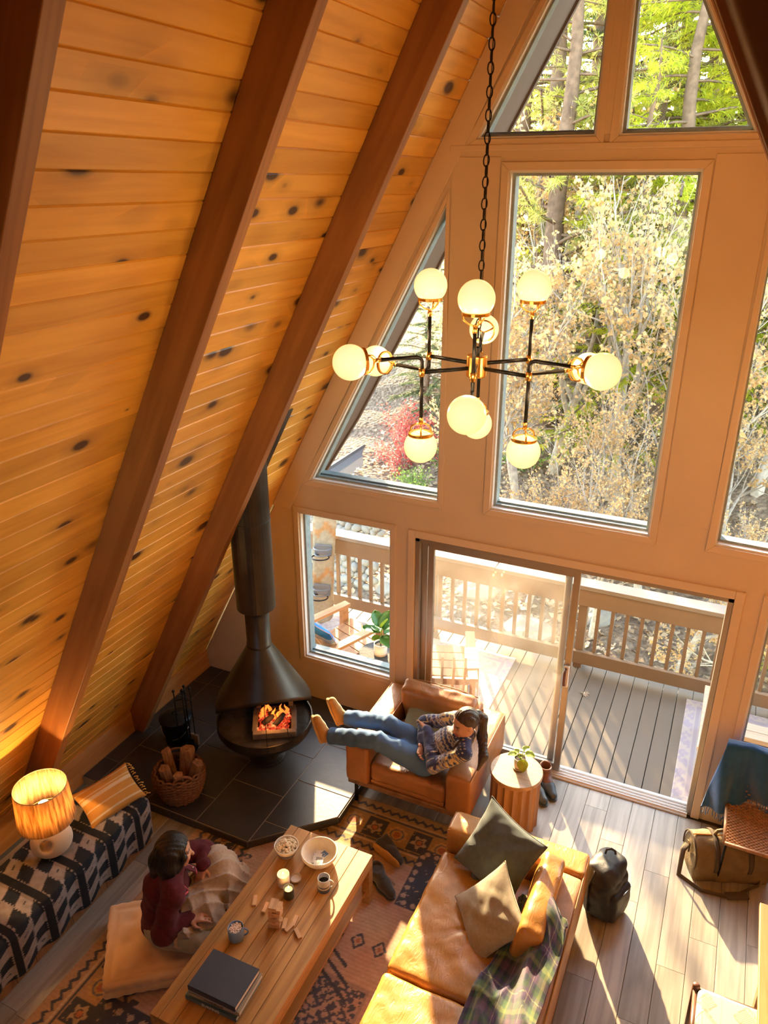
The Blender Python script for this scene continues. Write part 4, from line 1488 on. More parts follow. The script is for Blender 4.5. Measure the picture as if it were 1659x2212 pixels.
MB().lathe([(0.001, -.045), (0.040, -.045), (0.043, -.04), (0.043, .04), (0.040, .045), (.001, .045)], hubc, 28).build('hub', M_BRASS, ch, smooth=False, bevel=.002)
MB().lathe([(0.001, .045), (.012, .045), (.012, .075), (.001, .08)], hubc, 12).build('loop_stem', M_BLACK, ch)
GR = 0.0695


def globe(c, d, par):
    """globe with its brass cup; d points from globe to the rod"""
    c, d = Vector(c), Vector(d).normalized()
    g = MB().sphere(c, GR, 32, 20).build('globe', M_GLOBE, par, smooth=True)
    x, y, _ = frame_of(d)
    R = Matrix((x, y, d)).transposed()
    MB().lathe([(.050, .046), (.053, .050), (.053, .060), (.047, .062), (.047, .046), (.050, .046)], c, 24, R).build('cup_ring', M_BRASS, par, smooth=False)
    h = MB()
    for k in range(3):
        a = k * PI * 2 / 3 + .4
        e = x * math.cos(a) + y * math.sin(a)
        h.tube([c + e * .051 + d * .055, c + e * .046 + d * .078, c + e * .026 + d * .094, c + d * .100], .0038, 6)
    h.build('cup_arms', M_BRASS, par, smooth=True)
    MB().tube([c + d * .096, c + d * .125], .0085, 10).build('socket', M_BRASS, par, smooth=True)


base_a = math.atan2(-0.95, 0.31) - 0.05
for k in range(6):
    a = base_a + k * PI / 3
    e = Vector((math.cos(a), math.sin(a), 0))
    up = 1 if k % 2 == 0 else -1
    arm_r = 0.245
    j = hubc + e * arm_r
    z0 = 0.008 * up
    dz = -0.055 * up
    pts = [hubc + e * .04 + Vector((0, 0, z0)), j + e * (-.012) + Vector((0, 0, z0))]
    ao = MB().tube(pts, .0085, 8).build('arm', M_BLACK, ch, smooth=True)
    pts = [j + Vector((0, 0, z0)), j + Vector((0, 0, dz * .65)), j + e * .006 + Vector((0, 0, dz * .88)), j + e * .022 + Vector((0, 0, dz)), j + e * 0.19 + Vector((0, 0, dz))]
    MB().tube(pts, .0085, 8).build('arm_bend', M_BLACK, ao, smooth=True)
    MB().tube([j + Vector((0, 0, z0 - .016)), j + Vector((0, 0, z0 + .016))], .0125, 12).build('collar', M_BRASS, ao, smooth=True)
    rl_ = 0.175 if up > 0 else 0.195
    MB().tube([j + Vector((0, 0, z0 + .015 * up)), j + Vector((0, 0, z0 + up * rl_))], .0078, 8).build('rod', M_BLACK, ao, smooth=True)
    globe(j + Vector((0, 0, z0 + up * (rl_ + .118))), (0, 0, -up), ch)
    globe(j + e * (0.19 + .112) + Vector((0, 0, dz)), -e, ch)
    li = bpy.data.lights.new('globe_light', 'POINT'); li.energy = 3.0; li.color = (1.0, 0.64, 0.30); li.shadow_soft_size = 0.05
    lo = bpy.data.objects.new('globe_light', li); COL.objects.link(lo); lo.parent = ch; lo.location = e * 0.40 + Vector((0, 0, -dz * 1.2))
# chain
def link_me():
    m = MB(); n = 14
    m.tube([(.0105 * math.cos(t), 0, .021 * math.sin(t)) for t in np.linspace(0, 2 * PI, n, endpoint=False)], .0026, 5, closed=True)
    me = bpy.data.meshes.new('chain_link'); me.from_pydata(m.v, [], m.f); me.materials.append(M_BLACK)
    me.polygons.foreach_set('use_smooth', [True] * len(me.polygons))
    return me
lm_ = link_me()
for i in range(68):
    o = link_mesh('chain_link', lm_, None, ch, (0, 0, 0.095 + i * .0375))
    o.rotation_euler = (0, random.uniform(-.06, .06), (i % 2) * PI / 2 + .5)
o = MB().lathe([(.001, 0), (.05, 0), (.055, .02), (.02, .04), (.001, .04)], (CHX, CHY, APEX - .46), 20).build('canopy', M_BRASS, ch)
MB().tube([hubc + Vector((.008, .004, .08)), hubc + Vector((.006, -.006, 1.2)), hubc + Vector((-.004, .004, 2.4))], .0018, 5).build('cord', M_BLACK, ch)

# ------------------------------------------------------------------ rug
def rug_col(X, Y):
    P = np.stack([X, Y, 0 * X], -1)
    w1 = vnoise(P, 9, 1.0); w2 = vnoise(P, 41, 2.0); w3 = vnoise(P, 130, 5.0)
    pink = np.array([.47, .265, .19]); beige = np.array([.50, .36, .24]); ochre = np.array([.36, .215, .085]); navy = np.array([.050, .052, .068]); rust = np.array([.42, .15, .08])
    t = np.clip(.5 + .5 * w1, 0, 1)[..., None]
    C = pink * t + beige * (1 - t)
    def put(mask, c, k=1.0):
        nonlocal C
        m = (mask.astype(float) * k)[..., None]
        C = C * (1 - m) + np.array(c) * m
    tri = lambda v: np.abs((v % 1) * 2 - 1)
    worn = (w2 + .8 * w3) < .95
    # a border along the far edge and one along the left edge; d = distance from rug edge, s = along
    for d, s in ((RY1 - Y, X), (X - RX0, Y)):
        far = d is not None
        bd = d < .50
        if s is X: inb = bd & (X - RX0 > d * .9)
        else: inb = bd & (RY1 - Y > d * .9)
        put(inb, ochre * 1.0 if s is X else (ochre * .6 + pink * .4))
        for d0, amp in ((.075, .016), (.465, .018)):
            put(inb & (np.abs(d - d0 - amp * (tri(s / .075) - .5) * 2) < .014) & worn, navy)
        for d0 in (.15, .385):
            put(inb & (np.abs(d - d0) < .009) & worn, navy * 1.3)
        for d0 in (.125, .41):
            put(inb & (np.abs(d - d0) < .007), beige)
        cell = (s / .19) % 1
        alt = (np.floor(s / .19) % 2) == 0
        mid = inb & (np.abs(d - .268) < .10)
        put(mid & alt & (np.abs(cell - .5) < .44) & worn, navy)
        rr = np.hypot((cell - .5) * .19, d - .268)
        put(mid & alt & (rr < .052 + .014 * np.sin(5 * np.arctan2(d - .268, (cell - .5) * .19))) & (rr > .03), beige * .8)
        put(mid & alt & (rr < .022), rust)
        put(mid & ~alt & (rr < .078 + .008 * np.sin(9 * np.arctan2(d - .268, (cell - .5) * .19))), ochre * 1.35)
        put(mid & ~alt & (rr < .03), rust * .9)
        put(mid & ~alt & (np.abs(rr - .052) < .006), navy * 2.5)
    fieldm = (RY1 - Y > .5) & (X - RX0 > .5)
    # dark panel with flowers near the sofa arm
    pan = (X > -.62) & (X < -.14) & (Y > -1.78) & (Y < -1.24)
    put(pan & worn, navy * 1.15)
    e = np.minimum(np.minimum(X + .62, -1.24 - Y), Y + 1.78)
    q = np.where(X + .62 < np.minimum(-1.24 - Y, Y + 1.78), Y, X)
    put(pan & (np.abs(e - .035) < .02) & (np.hypot(((q / .075) % 1 - .5) * .075, e - .035) < .021), [.44, .30, .22])
    put(pan & (np.abs(X + .36) < .10) & (np.abs(Y + 1.52) < .045) & (tri(X / .07) > .4), [.42, .32, .25])
    # hexagon motif near the hearth corner
    hx = np.abs(X + 1.02) * .9 + np.abs(Y + 1.52) * .55
    put(fieldm & (np.abs(hx - .10) < .013) & worn, [.24, .15, .10]); put(fieldm & (np.abs(hx - .06) < .008), beige); put(fieldm & (hx < .03) & worn, [.16, .10, .08])
    put(fieldm & (np.abs(Y + 1.60 + .5 * (X + .75)) < .010) & (X > -.92) & (X < -.68), [.24, .15, .10])
    # large centre medallion
    mx, my = X + .92, Y + 2.95
    med = np.abs(mx) / .62 + np.abs(my) / .82
    body = (np.abs(mx) < .42) & (np.abs(my) < .50)
    put(fieldm & body & ((w2 + .6 * np.sin(mx * 70) * np.sin(my * 55) + .5 * w3) > -.25), navy * 1.5)
    put(fieldm & body & ((w2 + .7 * np.sin(mx * 95 + 1) * np.sin(my * 90)) > .55), [.40, .26, .21])
    put(fieldm & (np.abs(np.maximum(np.abs(mx) - .42, np.abs(my) - .50)) < .010), [.33, .22, .17])
    # crown of the medallion: nested chevrons and a row of lozenges
    for k, off in enumerate((.56, .64, .72)):
        put(fieldm & (np.abs(my - off + .55 * np.abs(mx)) < .014) & (np.abs(mx) < .34 - .06 * k) & worn, navy * 1.15)
    lz_ = np.abs(((X / .16) % 1 - .5) * .16) + np.abs(my - .80) * .8
    put(fieldm & (np.abs(mx) < .5) & (np.abs(lz_ - .045) < .010) & worn, navy * 1.2)
    put(fieldm & (np.abs(mx) < .5) & (lz_ < .018), rust * .9)
    # scattered motifs left of the table
    sx, sy = (X / .34) % 1 - .5, (Y / .42) % 1 - .5
    put(fieldm & (X < -1.5) & (np.hypot(sx * .34, sy * .42) < .075 + .03 * np.sin(6 * np.arctan2(sy, sx))) & (w2 > -.2), navy * 1.3)
    put(fieldm & (X < -1.5) & (np.hypot(sx * .34, sy * .42) < .03), [.36, .16, .11])
    # near panels at the bottom left of the picture
    nb = (Y < -3.15) & (Y > -3.9) & (X > -2.0) & (X < -1.45)
    put(nb & worn, navy * 1.1); put(nb & (np.hypot(((X / .09) % 1 - .5) * .09, (Y + 3.21)) < .022), [.42, .30, .20])
    put(nb & (np.abs((X + 1.72) * .7) + np.abs((Y + 3.5) * .6) < .1), [.30, .22, .17])
    C = C * (1 + .10 * w2 + .10 * w3)[..., None] * (1 + .07 * np.sin(Y * 210 + 3 * w1))[..., None]
    return np.clip(C, .005, 1)


RX0, RX1, RY0, RY1 = -2.33, 0.25, -4.2, -0.93
xs = np.arange(RX0, RX1, .0085); ys = np.arange(RY0, RY1, .0085)
X, Y = np.meshgrid(xs, ys, indexing='ij')
keep = np.ones_like(X, bool)
Zr = 0.011 + .0012 * vnoise(np.stack([X, Y, 0 * X], -1), 12)
Cr = rug_col(X, Y)
nu, nv = X.shape
I = np.arange(nu * nv).reshape(nu, nv)
Fq = np.stack([I[:-1, :-1], I[1:, :-1], I[1:, 1:], I[:-1, 1:]], -1).reshape(-1, 4)
cx = (X[:-1, :-1] + .004).ravel(); cy = (Y[:-1, :-1] + .004).ravel()
under = (cy > -1.79) & (cx < -1.34) & ((cx * 0.7027 - cy * 0.7115) < (-1.85 * 0.7027 + 1.80 * 0.7115) - .02)
me = np_mesh('rug', np.stack([X, Y, Zr], -1).reshape(-1, 3), Fq[~under])
paint(me, Cr.reshape(-1, 3))
M_RUG = painted('rug_wool', rough=.95, bmp=.5, bscale=420, sheen=.3)
rug = link_mesh('rug', me, M_RUG)
ms = rug.modifiers.new('s', 'SOLIDIFY'); ms.thickness = .009; ms.offset = -1
setp(rug, 'faded pink and navy patterned wool rug under the coffee table', 'rug')

# ------------------------------------------------------------------ coffee table
M_TABLE = wood('reclaimed_pine', (0.50, 0.27, 0.085), (0.30, 0.145, 0.045), axis=1, grain=22, stretch=.05, knots=.16, kscale=(3, 8), kcol=(.06, .03, .015), rough=.42, rnd=.22, bmp=.12)
TZ = 0.43
X0, X1, Y0, Y1 = -1.435, -0.772, -3.335, -1.805
tb = thing('coffee_table', 'long low reclaimed wood coffee table with lower shelf on the rug', 'coffee table', ((X0 + X1) / 2, (Y0 + Y1) / 2, 0))
ws = [.062, .10, .118, .082, .105, .085, .111]
x = X0
for w in ws:
    m = MB().box2((x + .0012, Y0, TZ - .030), (x + w - .0012, Y1, TZ + random.uniform(-.0008, .0003)))
    m.build('top_board', M_TABLE, tb, bevel=.002, base=(x + w / 2, (Y0 + Y1) / 2, TZ))
    x += w
for (a, b_) in (((X0, Y0, TZ - .095), (X0 + .03, Y1, TZ - .030)), ((X1 - .03, Y0, TZ - .095), (X1, Y1, TZ - .030)), ((X0 + .03, Y0, TZ - .095), (X1 - .03, Y0 + .03, TZ - .030)), ((X0 + .03, Y1 - .03, TZ - .095), (X1 - .03, Y1, TZ - .030))):
    MB().box2(a, b_).build('apron', M_TABLE, tb, bevel=.002, base=a)
for lx in (X0, X1 - .06):
    for ly in (Y0, Y1 - .06):
        MB().box2((lx, ly, .012), (lx + .06, ly + .06, TZ - .095)).build('leg', M_TABLE, tb, bevel=.003, base=(lx, ly, 0))
for k in range(5):
    w = (X1 - X0 - .06) / 5
    MB().box2((X0 + .03 + k * w + .001, Y0 + .03, .10), (X0 + .03 + (k + 1) * w - .001, Y1 - .03, .122)).build('shelf_board', M_TABLE, tb, bevel=.002, base=(X0 + .03 + k * w, -2.5, .1))

# things on the coffee table
M_CERAM = plain('cream_ceramic', (.74, .66, .54), rough=.32, var=.04)
M_BAND = plain('blue_glaze', (.085, .125, .20), rough=.3)
bw = thing('popcorn_bowl', 'striped white bowl heaped with popcorn at the far end of the table', 'bowl', (-1.315, -2.055, TZ))
pc = (-1.315, -2.055, TZ)
MB().lathe([(.001, .004), (.042, .0), (.046, .006), (.066, .035), (.081, .075), (.085, .098), (.080, .098), (.075, .072), (.058, .03), (.001, .014)], pc, 32).build('body', M_CERAM, bw, smooth=True)
for z0, z1 in ((.030, .040), (.047, .063)):
    f_ = lambda z: np.interp(z, [.006, .035, .075, .098], [.046, .066, .081, .085])
    MB().lathe([(f_(z0) + .0007, z0), (f_(z1) + .0007, z1)], pc, 32).build('stripe', M_BAND, bw, smooth=True)
M_POP = plain('popcorn', (.86, .74, .52), rough=.8, var=.15, vscale=60)
def pop_me(sd):
    random.seed(sd)
    m = MB()
    for j in range(5): m.sphere(rvec() * .006, random.uniform(.005, .008), 6, 5)
    me = bpy.data.meshes.new('popcorn'); me.from_pydata(m.v, [], m.f); me.materials.append(M_POP); return me
pms = [pop_me(i) for i in range(4)]
random.seed(6)
for i in range(150):
    a, r = random.uniform(0, 2 * PI), .072 * math.sqrt(random.random())
    o = link_mesh('popcorn', pms[i % 4], None, None, (pc[0] + r * math.cos(a), pc[1] + r * math.sin(a), TZ + .082 + (.072 - r) * .42 + random.uniform(-.012, .006)))
    o.rotation_euler = (random.uniform(0, 6), random.uniform(0, 6), 0)
    setp(o, 'piece of popcorn heaped in the striped bowl', 'popcorn', 'popcorn in the bowl')
MB_c = (-1.086, -1.998, TZ)
bo = thing('serving_bowl', 'wide pale ceramic bowl holding playing cards on the table', 'bowl', MB_c)
MB().lathe([(.001, .004), (.060, .0), (.070, .006), (.108, .035), (.126, .066), (.129, .085), (.124, .089), (.117, .085), (.112, .062), (.088, .026), (.001, .014)], MB_c, 40).build('body', plain('bisque', (.72, .62, .48), .5, var=.06, vscale=20), bo, smooth=True)
M_CARD = plain('card_paper', (.80, .78, .74), rough=.5)
M_CBACK = plain('card_back_blue', (.12, .20, .38), rough=.45)
M_CGREY = plain('card_back_grey', (.30, .29, .30), rough=.45)
for i, (dx, dy, rz, ink, lab) in enumerate([(-.045, .02, .9, M_CBACK, 'blue backed playing card at the left of the pile in the bowl'), (-.028, .012, .62, M_CBACK, 'blue backed playing card second in the pile'), (-.01, .022, .35, None, 'face down pale card in the bowl'), (.01, .028, -.35, M_CBACK, 'tilted blue backed card at the back of the pile'), (-.012, -.012, .3, M_CARD, 'plain white card in the middle of the pile'), (.012, -.035, .28, M_CGREY, 'grey patterned playing card on top of the pile')]):
    z = TZ + .0185 + i * .0022
    R = Matrix.Rotation(rz, 3, 'Z')
    cc = thing('playing_card', lab, 'card', (MB_c[0] + dx, MB_c[1] + dy, z), 'playing cards in the bowl')
    MB().box((MB_c[0] + dx, MB_c[1] + dy, z), (.058, .084, .0012), M=R).build('card', M_CARD, cc)
    if ink:
        MB().box((MB_c[0] + dx, MB_c[1] + dy, z + .0007), (.046, .072, .0003), M=R).build('back_print', ink, cc)
        MB().tube([Vector((MB_c[0] + dx, MB_c[1] + dy, z + .0009)) + R @ Vector((.012 * math.cos(a), .016 * math.sin(a), 0)) for a in np.linspace(0, 2 * PI, 14, endpoint=False)], .0012, 4, closed=True).build('ornament', M_CARD, cc)
# candles
M_WAX = plain('wax', (.92, .70, .42), rough=.4)
M_WAX.node_tree.nodes['Principled BSDF'].inputs['Emission Color'].default_value = (1, .5, .16, 1)
M_WAX.node_tree.nodes['Principled BSDF'].inputs['Emission Strength'].default_value = .25
M_CFLAME = emit('candle_flame', (1.0, .72, .35), 6)
def candle(x, y, r, h, gm, lab):
    c = thing('candle', lab, 'candle', (x, y, TZ))
    MB().lathe([(.001, .001), (r, .001), (r, h), (r - .003, h), (r - .003, h - .012), (.001, h - .014)], (x, y, TZ), 28).build('jar', gm, c, smooth=False)
    MB().lathe([(r - .0035, h - .013), (r * .5, h - .012), (.001, h - .013)], (x, y, TZ), 24).build('wax', M_WAX, c)
    MB().tube([(x, y, TZ + h - .013), (x, y, TZ + h - .003)], .001, 5).build('wick', M_BLACK, c)
    MB().lathe([(.0005, 0), (.0035, .005), (.0038, .010), (.0022, .018), (.0004, .026)], (x, y, TZ + h - .006), 10).build('flame', M_CFLAME, c, smooth=True)
    li = bpy.data.lights.new('candle_light', 'POINT'); li.energy = .25; li.color = (1, .5, .16); li.shadow_soft_size = .012
    lo = bpy.data.objects.new('candle_light', li); COL.objects.link(lo); lo.parent = c; lo.location = (0, 0, h + .025)
candle(-1.208, -2.268, .041, .092, plain('frosted_jar', (.88, .76, .62), .35), 'larger white jar candle burning beside the glass dish')
candle(-1.125, -2.338, .035, .078, plain('dark_jar', (.06, .075, .095), .3), 'smaller dark blue jar candle burning in front')
dsh = thing('glass_dish', 'small shallow glass dish between candles and mug', 'dish', (-1.152, -2.205, TZ))
MB().lathe([(.001, .002), (.036, .001), (.040, .006), (.040, .020), (.037, .020), (.036, .008), (.001, .006)], (-1.152, -2.205, TZ), 28).build('body', plain('amber_glass', (.42, .30, .20), .15), dsh, smooth=True)
MB().lathe([(.034, .0085), (.001, .0085)], (-1.152, -2.205, TZ), 24).build('label_disc', plain('silver_foil', (.62, .60, .58), .35), dsh)
# mugs
def mug(x, y, r, h, cm, ha, name, lab, fill, stripes=None):
    c = thing(name, lab, 'mug', (x, y, TZ))
    MB().lathe([(.001, .002), (r * .86, .001), (r * .95, .006), (r, .02), (r, h), (r - .004, h), (r - .005, .02), (.001, .012)], (x, y, TZ), 30).build('body', cm, c, smooth=True)
    d = Vector((math.cos(ha), math.sin(ha), 0))
    MB().tube([Vector((x, y, TZ)) + d * (r - .004 + .028 * math.sin(t)) + Vector((0, 0, h * .5 + h * .30 * math.cos(t))) for t in np.linspace(0, PI, 9)], .0055, 8).build('handle', cm, c, smooth=True)
    for z0, z1, mm in (stripes or []): MB().lathe([(r + .0006, z0), (r + .0006, z1)], (x, y, TZ), 30).build('band', mm, c, smooth=True)
    return c
mg = mug(-.943, -2.192, .041, .105, plain('speckled_white', (.62, .61, .57), .35, var=.1, vscale=120), .35, 'coffee_mug', 'white mug with dark blue bands and black coffee', None, [(.002, .030, M_BAND), (.044, .054, M_BAND)])
MB().lathe([(.036, .070), (.001, .070)], (-.943, -2.192, TZ), 24).build('coffee', plain('coffee', (.012, .007, .004), .1), mg)
mg = mug(-1.262, -2.735, .049, .095, plain('blue_mug', (.17, .24, .36), .35), .55, 'cocoa_mug', 'grey blue mug filled with small marshmallows', None)
MB().lathe([(.044, .076), (.001, .076)], (-1.262, -2.735, TZ), 24).build('cocoa', plain('cocoa', (.22, .11, .06), .3), mg)
M_MARSH = plain('marshmallow', (.86, .72, .60), rough=.7)
mm_ = MB().lathe([(.001, -.005), (.006, -.005), (.007, 0), (.006, .005), (.001, .005)], (0, 0, 0), 10)
mme = bpy.data.meshes.new('marshmallow'); mme.from_pydata(mm_.v, [], mm_.f); mme.materials.append(M_MARSH); mme.polygons.foreach_set('use_smooth', [True] * len(mme.polygons))
random.seed(12)
for i in range(34):
    r = .038 * math.sqrt((i + .5) / 34); a = i * 2.4
    o = link_mesh('marshmallow', mme, None, None, (-1.262 + r * math.cos(a), -2.735 + r * math.sin(a), TZ + .082 + random.uniform(0, .005)))
    o.rotation_euler = (random.uniform(-1, 1), random.uniform(-1, 1), 0)
    setp(o, 'small marshmallow floating in the blue mug', 'marshmallow', 'marshmallows in the blue mug')
# block tower
M_BLOCK = wood('beech_block', (.66, .40, .20), (.54, .30, .14), axis=0, grain=60, stretch=.1, rough=.5, rnd=.14, bmp=.03)
bb = MB().box((0, 0, 0), (.075, .0245, .0148)); bme = bpy.data.meshes.new('wooden_block'); bme.from_pydata(bb.v, [], bb.f); bme.materials.append(M_BLOCK)
random.seed(4)
bcx, bcy, rot = -1.098, -2.548, .28
for l in range(12):
    R = rot + (PI / 2 if l % 2 else 0)
    for k in range(3):
        if (l, k) in ((3, 0), (5, 2), (6, 0), (8, 2), (9, 1), (2, 2), (11, 0)): continue
        a = R + random.gauss(0, .04)
        d = Vector((-math.sin(R), math.cos(R), 0)) * ((k - 1) * .0252) + Vector((math.cos(R), math.sin(R), 0)) * random.gauss(0, .004)
        o = link_mesh('wooden_block', bme, None, None, (bcx + d.x + .0012 * l, bcy + d.y, TZ + .0076 + l * .0150))
        o.rotation_euler = (0, 0, a)
        setp(o, 'small wooden block stacked in the leaning tower', 'block', 'blocks of the tower')
for (x, y, a, lab) in ((-1.306, -2.466, 2.0, 'loose wooden block lying farthest from the tower'), (-1.215, -2.481, 1.75, 'loose wooden block standing left of the tower'), (-1.039, -2.53, 1.95, 'loose wooden block lying just right of the tower'), (-.996, -2.536, 1.3, 'loose wooden block in the middle of the three right ones'), (-.992, -2.485, 1.75, 'loose wooden block behind the others right of the tower'), (-.929, -2.555, 2.5, 'loose wooden block lying farthest right near the table edge')):
    o = link_mesh('wooden_block', bme, None, None, (x, y, TZ + .0078)); o.rotation_euler = (0, 0, a)
    setp(o, lab, 'block', 'loose blocks on the table')
# books
def book(c, sx, sy, z0, z1, rz, cover, name, lab, title=None, tcol=None, tsize=.02):
    R = Matrix.Rotation(rz, 3, 'Z')
    t = thing('book', lab, 'book', (c[0], c[1], z0), 'books on the coffee table')
    h = z1 - z0; cv = .0035
    MB().box((c[0], c[1], z0 + cv / 2), (sx, sy, cv), M=R).build('back_cover', cover, t, bevel=.001)
    MB().box((c[0], c[1], z1 - cv / 2), (sx, sy, cv), M=R).build('front_cover', cover, t, bevel=.001)
    MB().box(Vector((c[0], c[1], (z0 + z1) / 2)) + R @ Vector((.003, 0, 0)), (sx - .012, sy - .010, h - 2 * cv), M=R).build('pages', plain('paper', (.72, .66, .55), .8, bmp=.3, bscale=300, stretch=(1, 1, 30)), t)
    sp = MB().box(Vector((c[0], c[1], (z0 + z1) / 2)) + R @ Vector((0, -sy / 2 + .002, 0)), (sx, .004, h), M=R).build('spine', cover, t, bevel=.001)
    if title:
        p = Vector((c[0], c[1], (z0 + z1) / 2)) + R @ Vector((0, -sy / 2 - .0006, 0))
        T = Matrix.Translation(p) @ R.to_4x4() @ Matrix.Rotation(PI / 2, 4, 'X')
        lettering('title', title, tsize, T, tcol, sp)
    return t
M_INKW = plain('title_white', (.80, .78, .70), .5)
M_INKD = plain('title_dark', (.05, .05, .06), .5)
book((-1.135, -3.045), .345, .262, TZ, TZ + .030, .03, plain('teal_cover', (.10, .20, .22), .5), 'book', 'teal hardback with white SURFING title at the bottom of the stack', 'SURFING', M_INKW, .030)
book((-1.120, -3.035), .335, .255, TZ + .031, TZ + .058, .05, plain('sand_cover', (.40, .34, .24), .5), 'book', 'sand coloured hardback second from the bottom of the stack', 'WANDERLUST', M_INKD, .020)
book((-1.13, -3.042), .318, .246, TZ + .059, TZ + .082, .02, plain('grey_cover', (.36, .37, .38), .5), 'book', 'pale grey hardback third from the bottom of the stack')
book((-1.122, -3.046), .322, .252, TZ + .083, TZ + .118, .015, plain('navy_cloth_cover', (.050, .062, .085), .75, bmp=.2, bscale=500), 'book', 'large navy cloth covered book on top of the stack')

# ------------------------------------------------------------------ sofa
M_LEATHER = leather('tan_leather', (.52, .245, .055), .33)
M_LEATHER2 = leather('brown_leather', (.40, .165, .045), .40)
M_SEAM = plain('seam_leather', (.36, .17, .05), .5)
M_WALNUT = wood('sofa_plinth', (.30, .15, .06), (.20, .09, .035), axis=1)
sf = thing('sofa', 'tan leather two seat sofa facing the coffee table', 'sofa', (.14, -2.5, 0))
SX0, SX1, SY0, SY1 = -.335, .625, -3.75, -1.315
def cushion(name, c, h, rad, par, mat, puff=.012, wr=.004, seed=0., R=None, res=.013, tuft=None):
    c = v3(c); h = v3(h)
    def f(P):
        q = P - c
        if R is not None: q = q @ np.array(R)
        u = np.clip(np.abs(q) / h, 0, 1.3)
        D = s_box(P, c, h, rad, R)
        pf = puff * ((1 - u[..., 0] ** 2) * (1 - u[..., 1] ** 2)).clip(0)
        D = D - pf * (q[..., 2] > 0) - wr * vnoise(P, 14, seed) - wr * .6 * vnoise(P, 33, seed + 2)
        if tuft is not None:
            for (tx_, ty_) in tuft:
                r = np.hypot(q[..., 0] - tx_, q[..., 1] - ty_)
                an = np.arctan2(q[..., 1] - ty_, q[..., 0] - tx_)
                D = D + (q[..., 2] > 0) * (.030 * np.exp(-(r / .055) ** 2) + .010 * np.exp(-(r / .16) ** 2) * (np.sin(an * 7) > .3))
        return D
    m = .04
    ext = h + m if R is None else np.abs(np.array(R)) @ h + m
    return blob(name, f, c - ext, c + ext, res, mat, par)
cushion('seat_cushion', (.045, -2.035, .355), (.385, .494, .085), .035, sf, M_LEATHER, .016, .004, 1., tuft=[(.02, -.02)])
cushion('seat_cushion', (.045, -3.035, .355), (.385, .494, .085), .035, sf, M_LEATHER, .016, .004, 4., tuft=[(.02, -.02)])
cushion('arm', (.145, SY1 - .108, .41), (.48, .106, .195), .03, sf, M_LEATHER, .008, .0025, 2.)
cushion('arm', (.145, SY0 + .108, .41), (.48, .106, .195), .03, sf, M_LEATHER, .008, .0025, 3.)
cushion('back', (.535, -2.53, .41), (.088, 1.005, .185), .03, sf, leather('taupe_leather', (.42, .235, .115), .42), .006, .003, 5., res=.015)
cushion('back_cushion', (.395, -1.86, .56), (.078, .33, .185), .045, sf, M_LEATHER, .01, .005, 6., R=axes((1, 0, -.22), y=(0, 1, 0)))
MB().box2((SX0 + .02, SY0 + .02, .17), (SX1 - .005, SY1 - .02, .275)).build('base', M_LEATHER2, sf, bevel=.012)
MB().box2((SX0 + .03, SY0 + .03, .125), (SX1 - .01, SY1 - .03, .17)).build('plinth', M_WALNUT, sf, bevel=.004)
for lx in (SX0 + .08, SX1 - .09):
    for ly in (SY0 + .12, SY1 - .12):
        MB().tube([(lx, ly, .0 if lx > 0.3 else .012), (lx, ly, .13)], .014, 10).build('leg', M_BLACK, sf, smooth=True)
# piping along cushion edges
for (y0, y1) in ((-2.525, -1.545), (-3.525, -2.545)):
    x0, x1, z = -.333, .40, .432
    MB().tube([(x0, y0 + .02, z - .02), (x0, y1 - .02, z - .02)], .0045, 6).build('piping', M_SEAM, sf, smooth=True)
    MB().tube([(x0 + .02, y0 + .004, z - .02), (x1, y0 + .004, z - .02)], .0045, 6).build('piping', M_SEAM, sf, smooth=True)
for pts in ([(-.325, -1.33, .592), (.61, -1.33, .592)], [(-.327, -1.34, .592), (-.327, -1.51, .592)], [(-.325, -1.517, .592), (.45, -1.517, .592)], [(.617, -1.35, .59), (.617, -1.53, .59), (.617, -3.5, .588)], [(.452, -1.55, .588), (.452, -3.5, .588)]):
    MB().tube(pts, .0045, 6).build('piping', M_SEAM, sf, smooth=True)


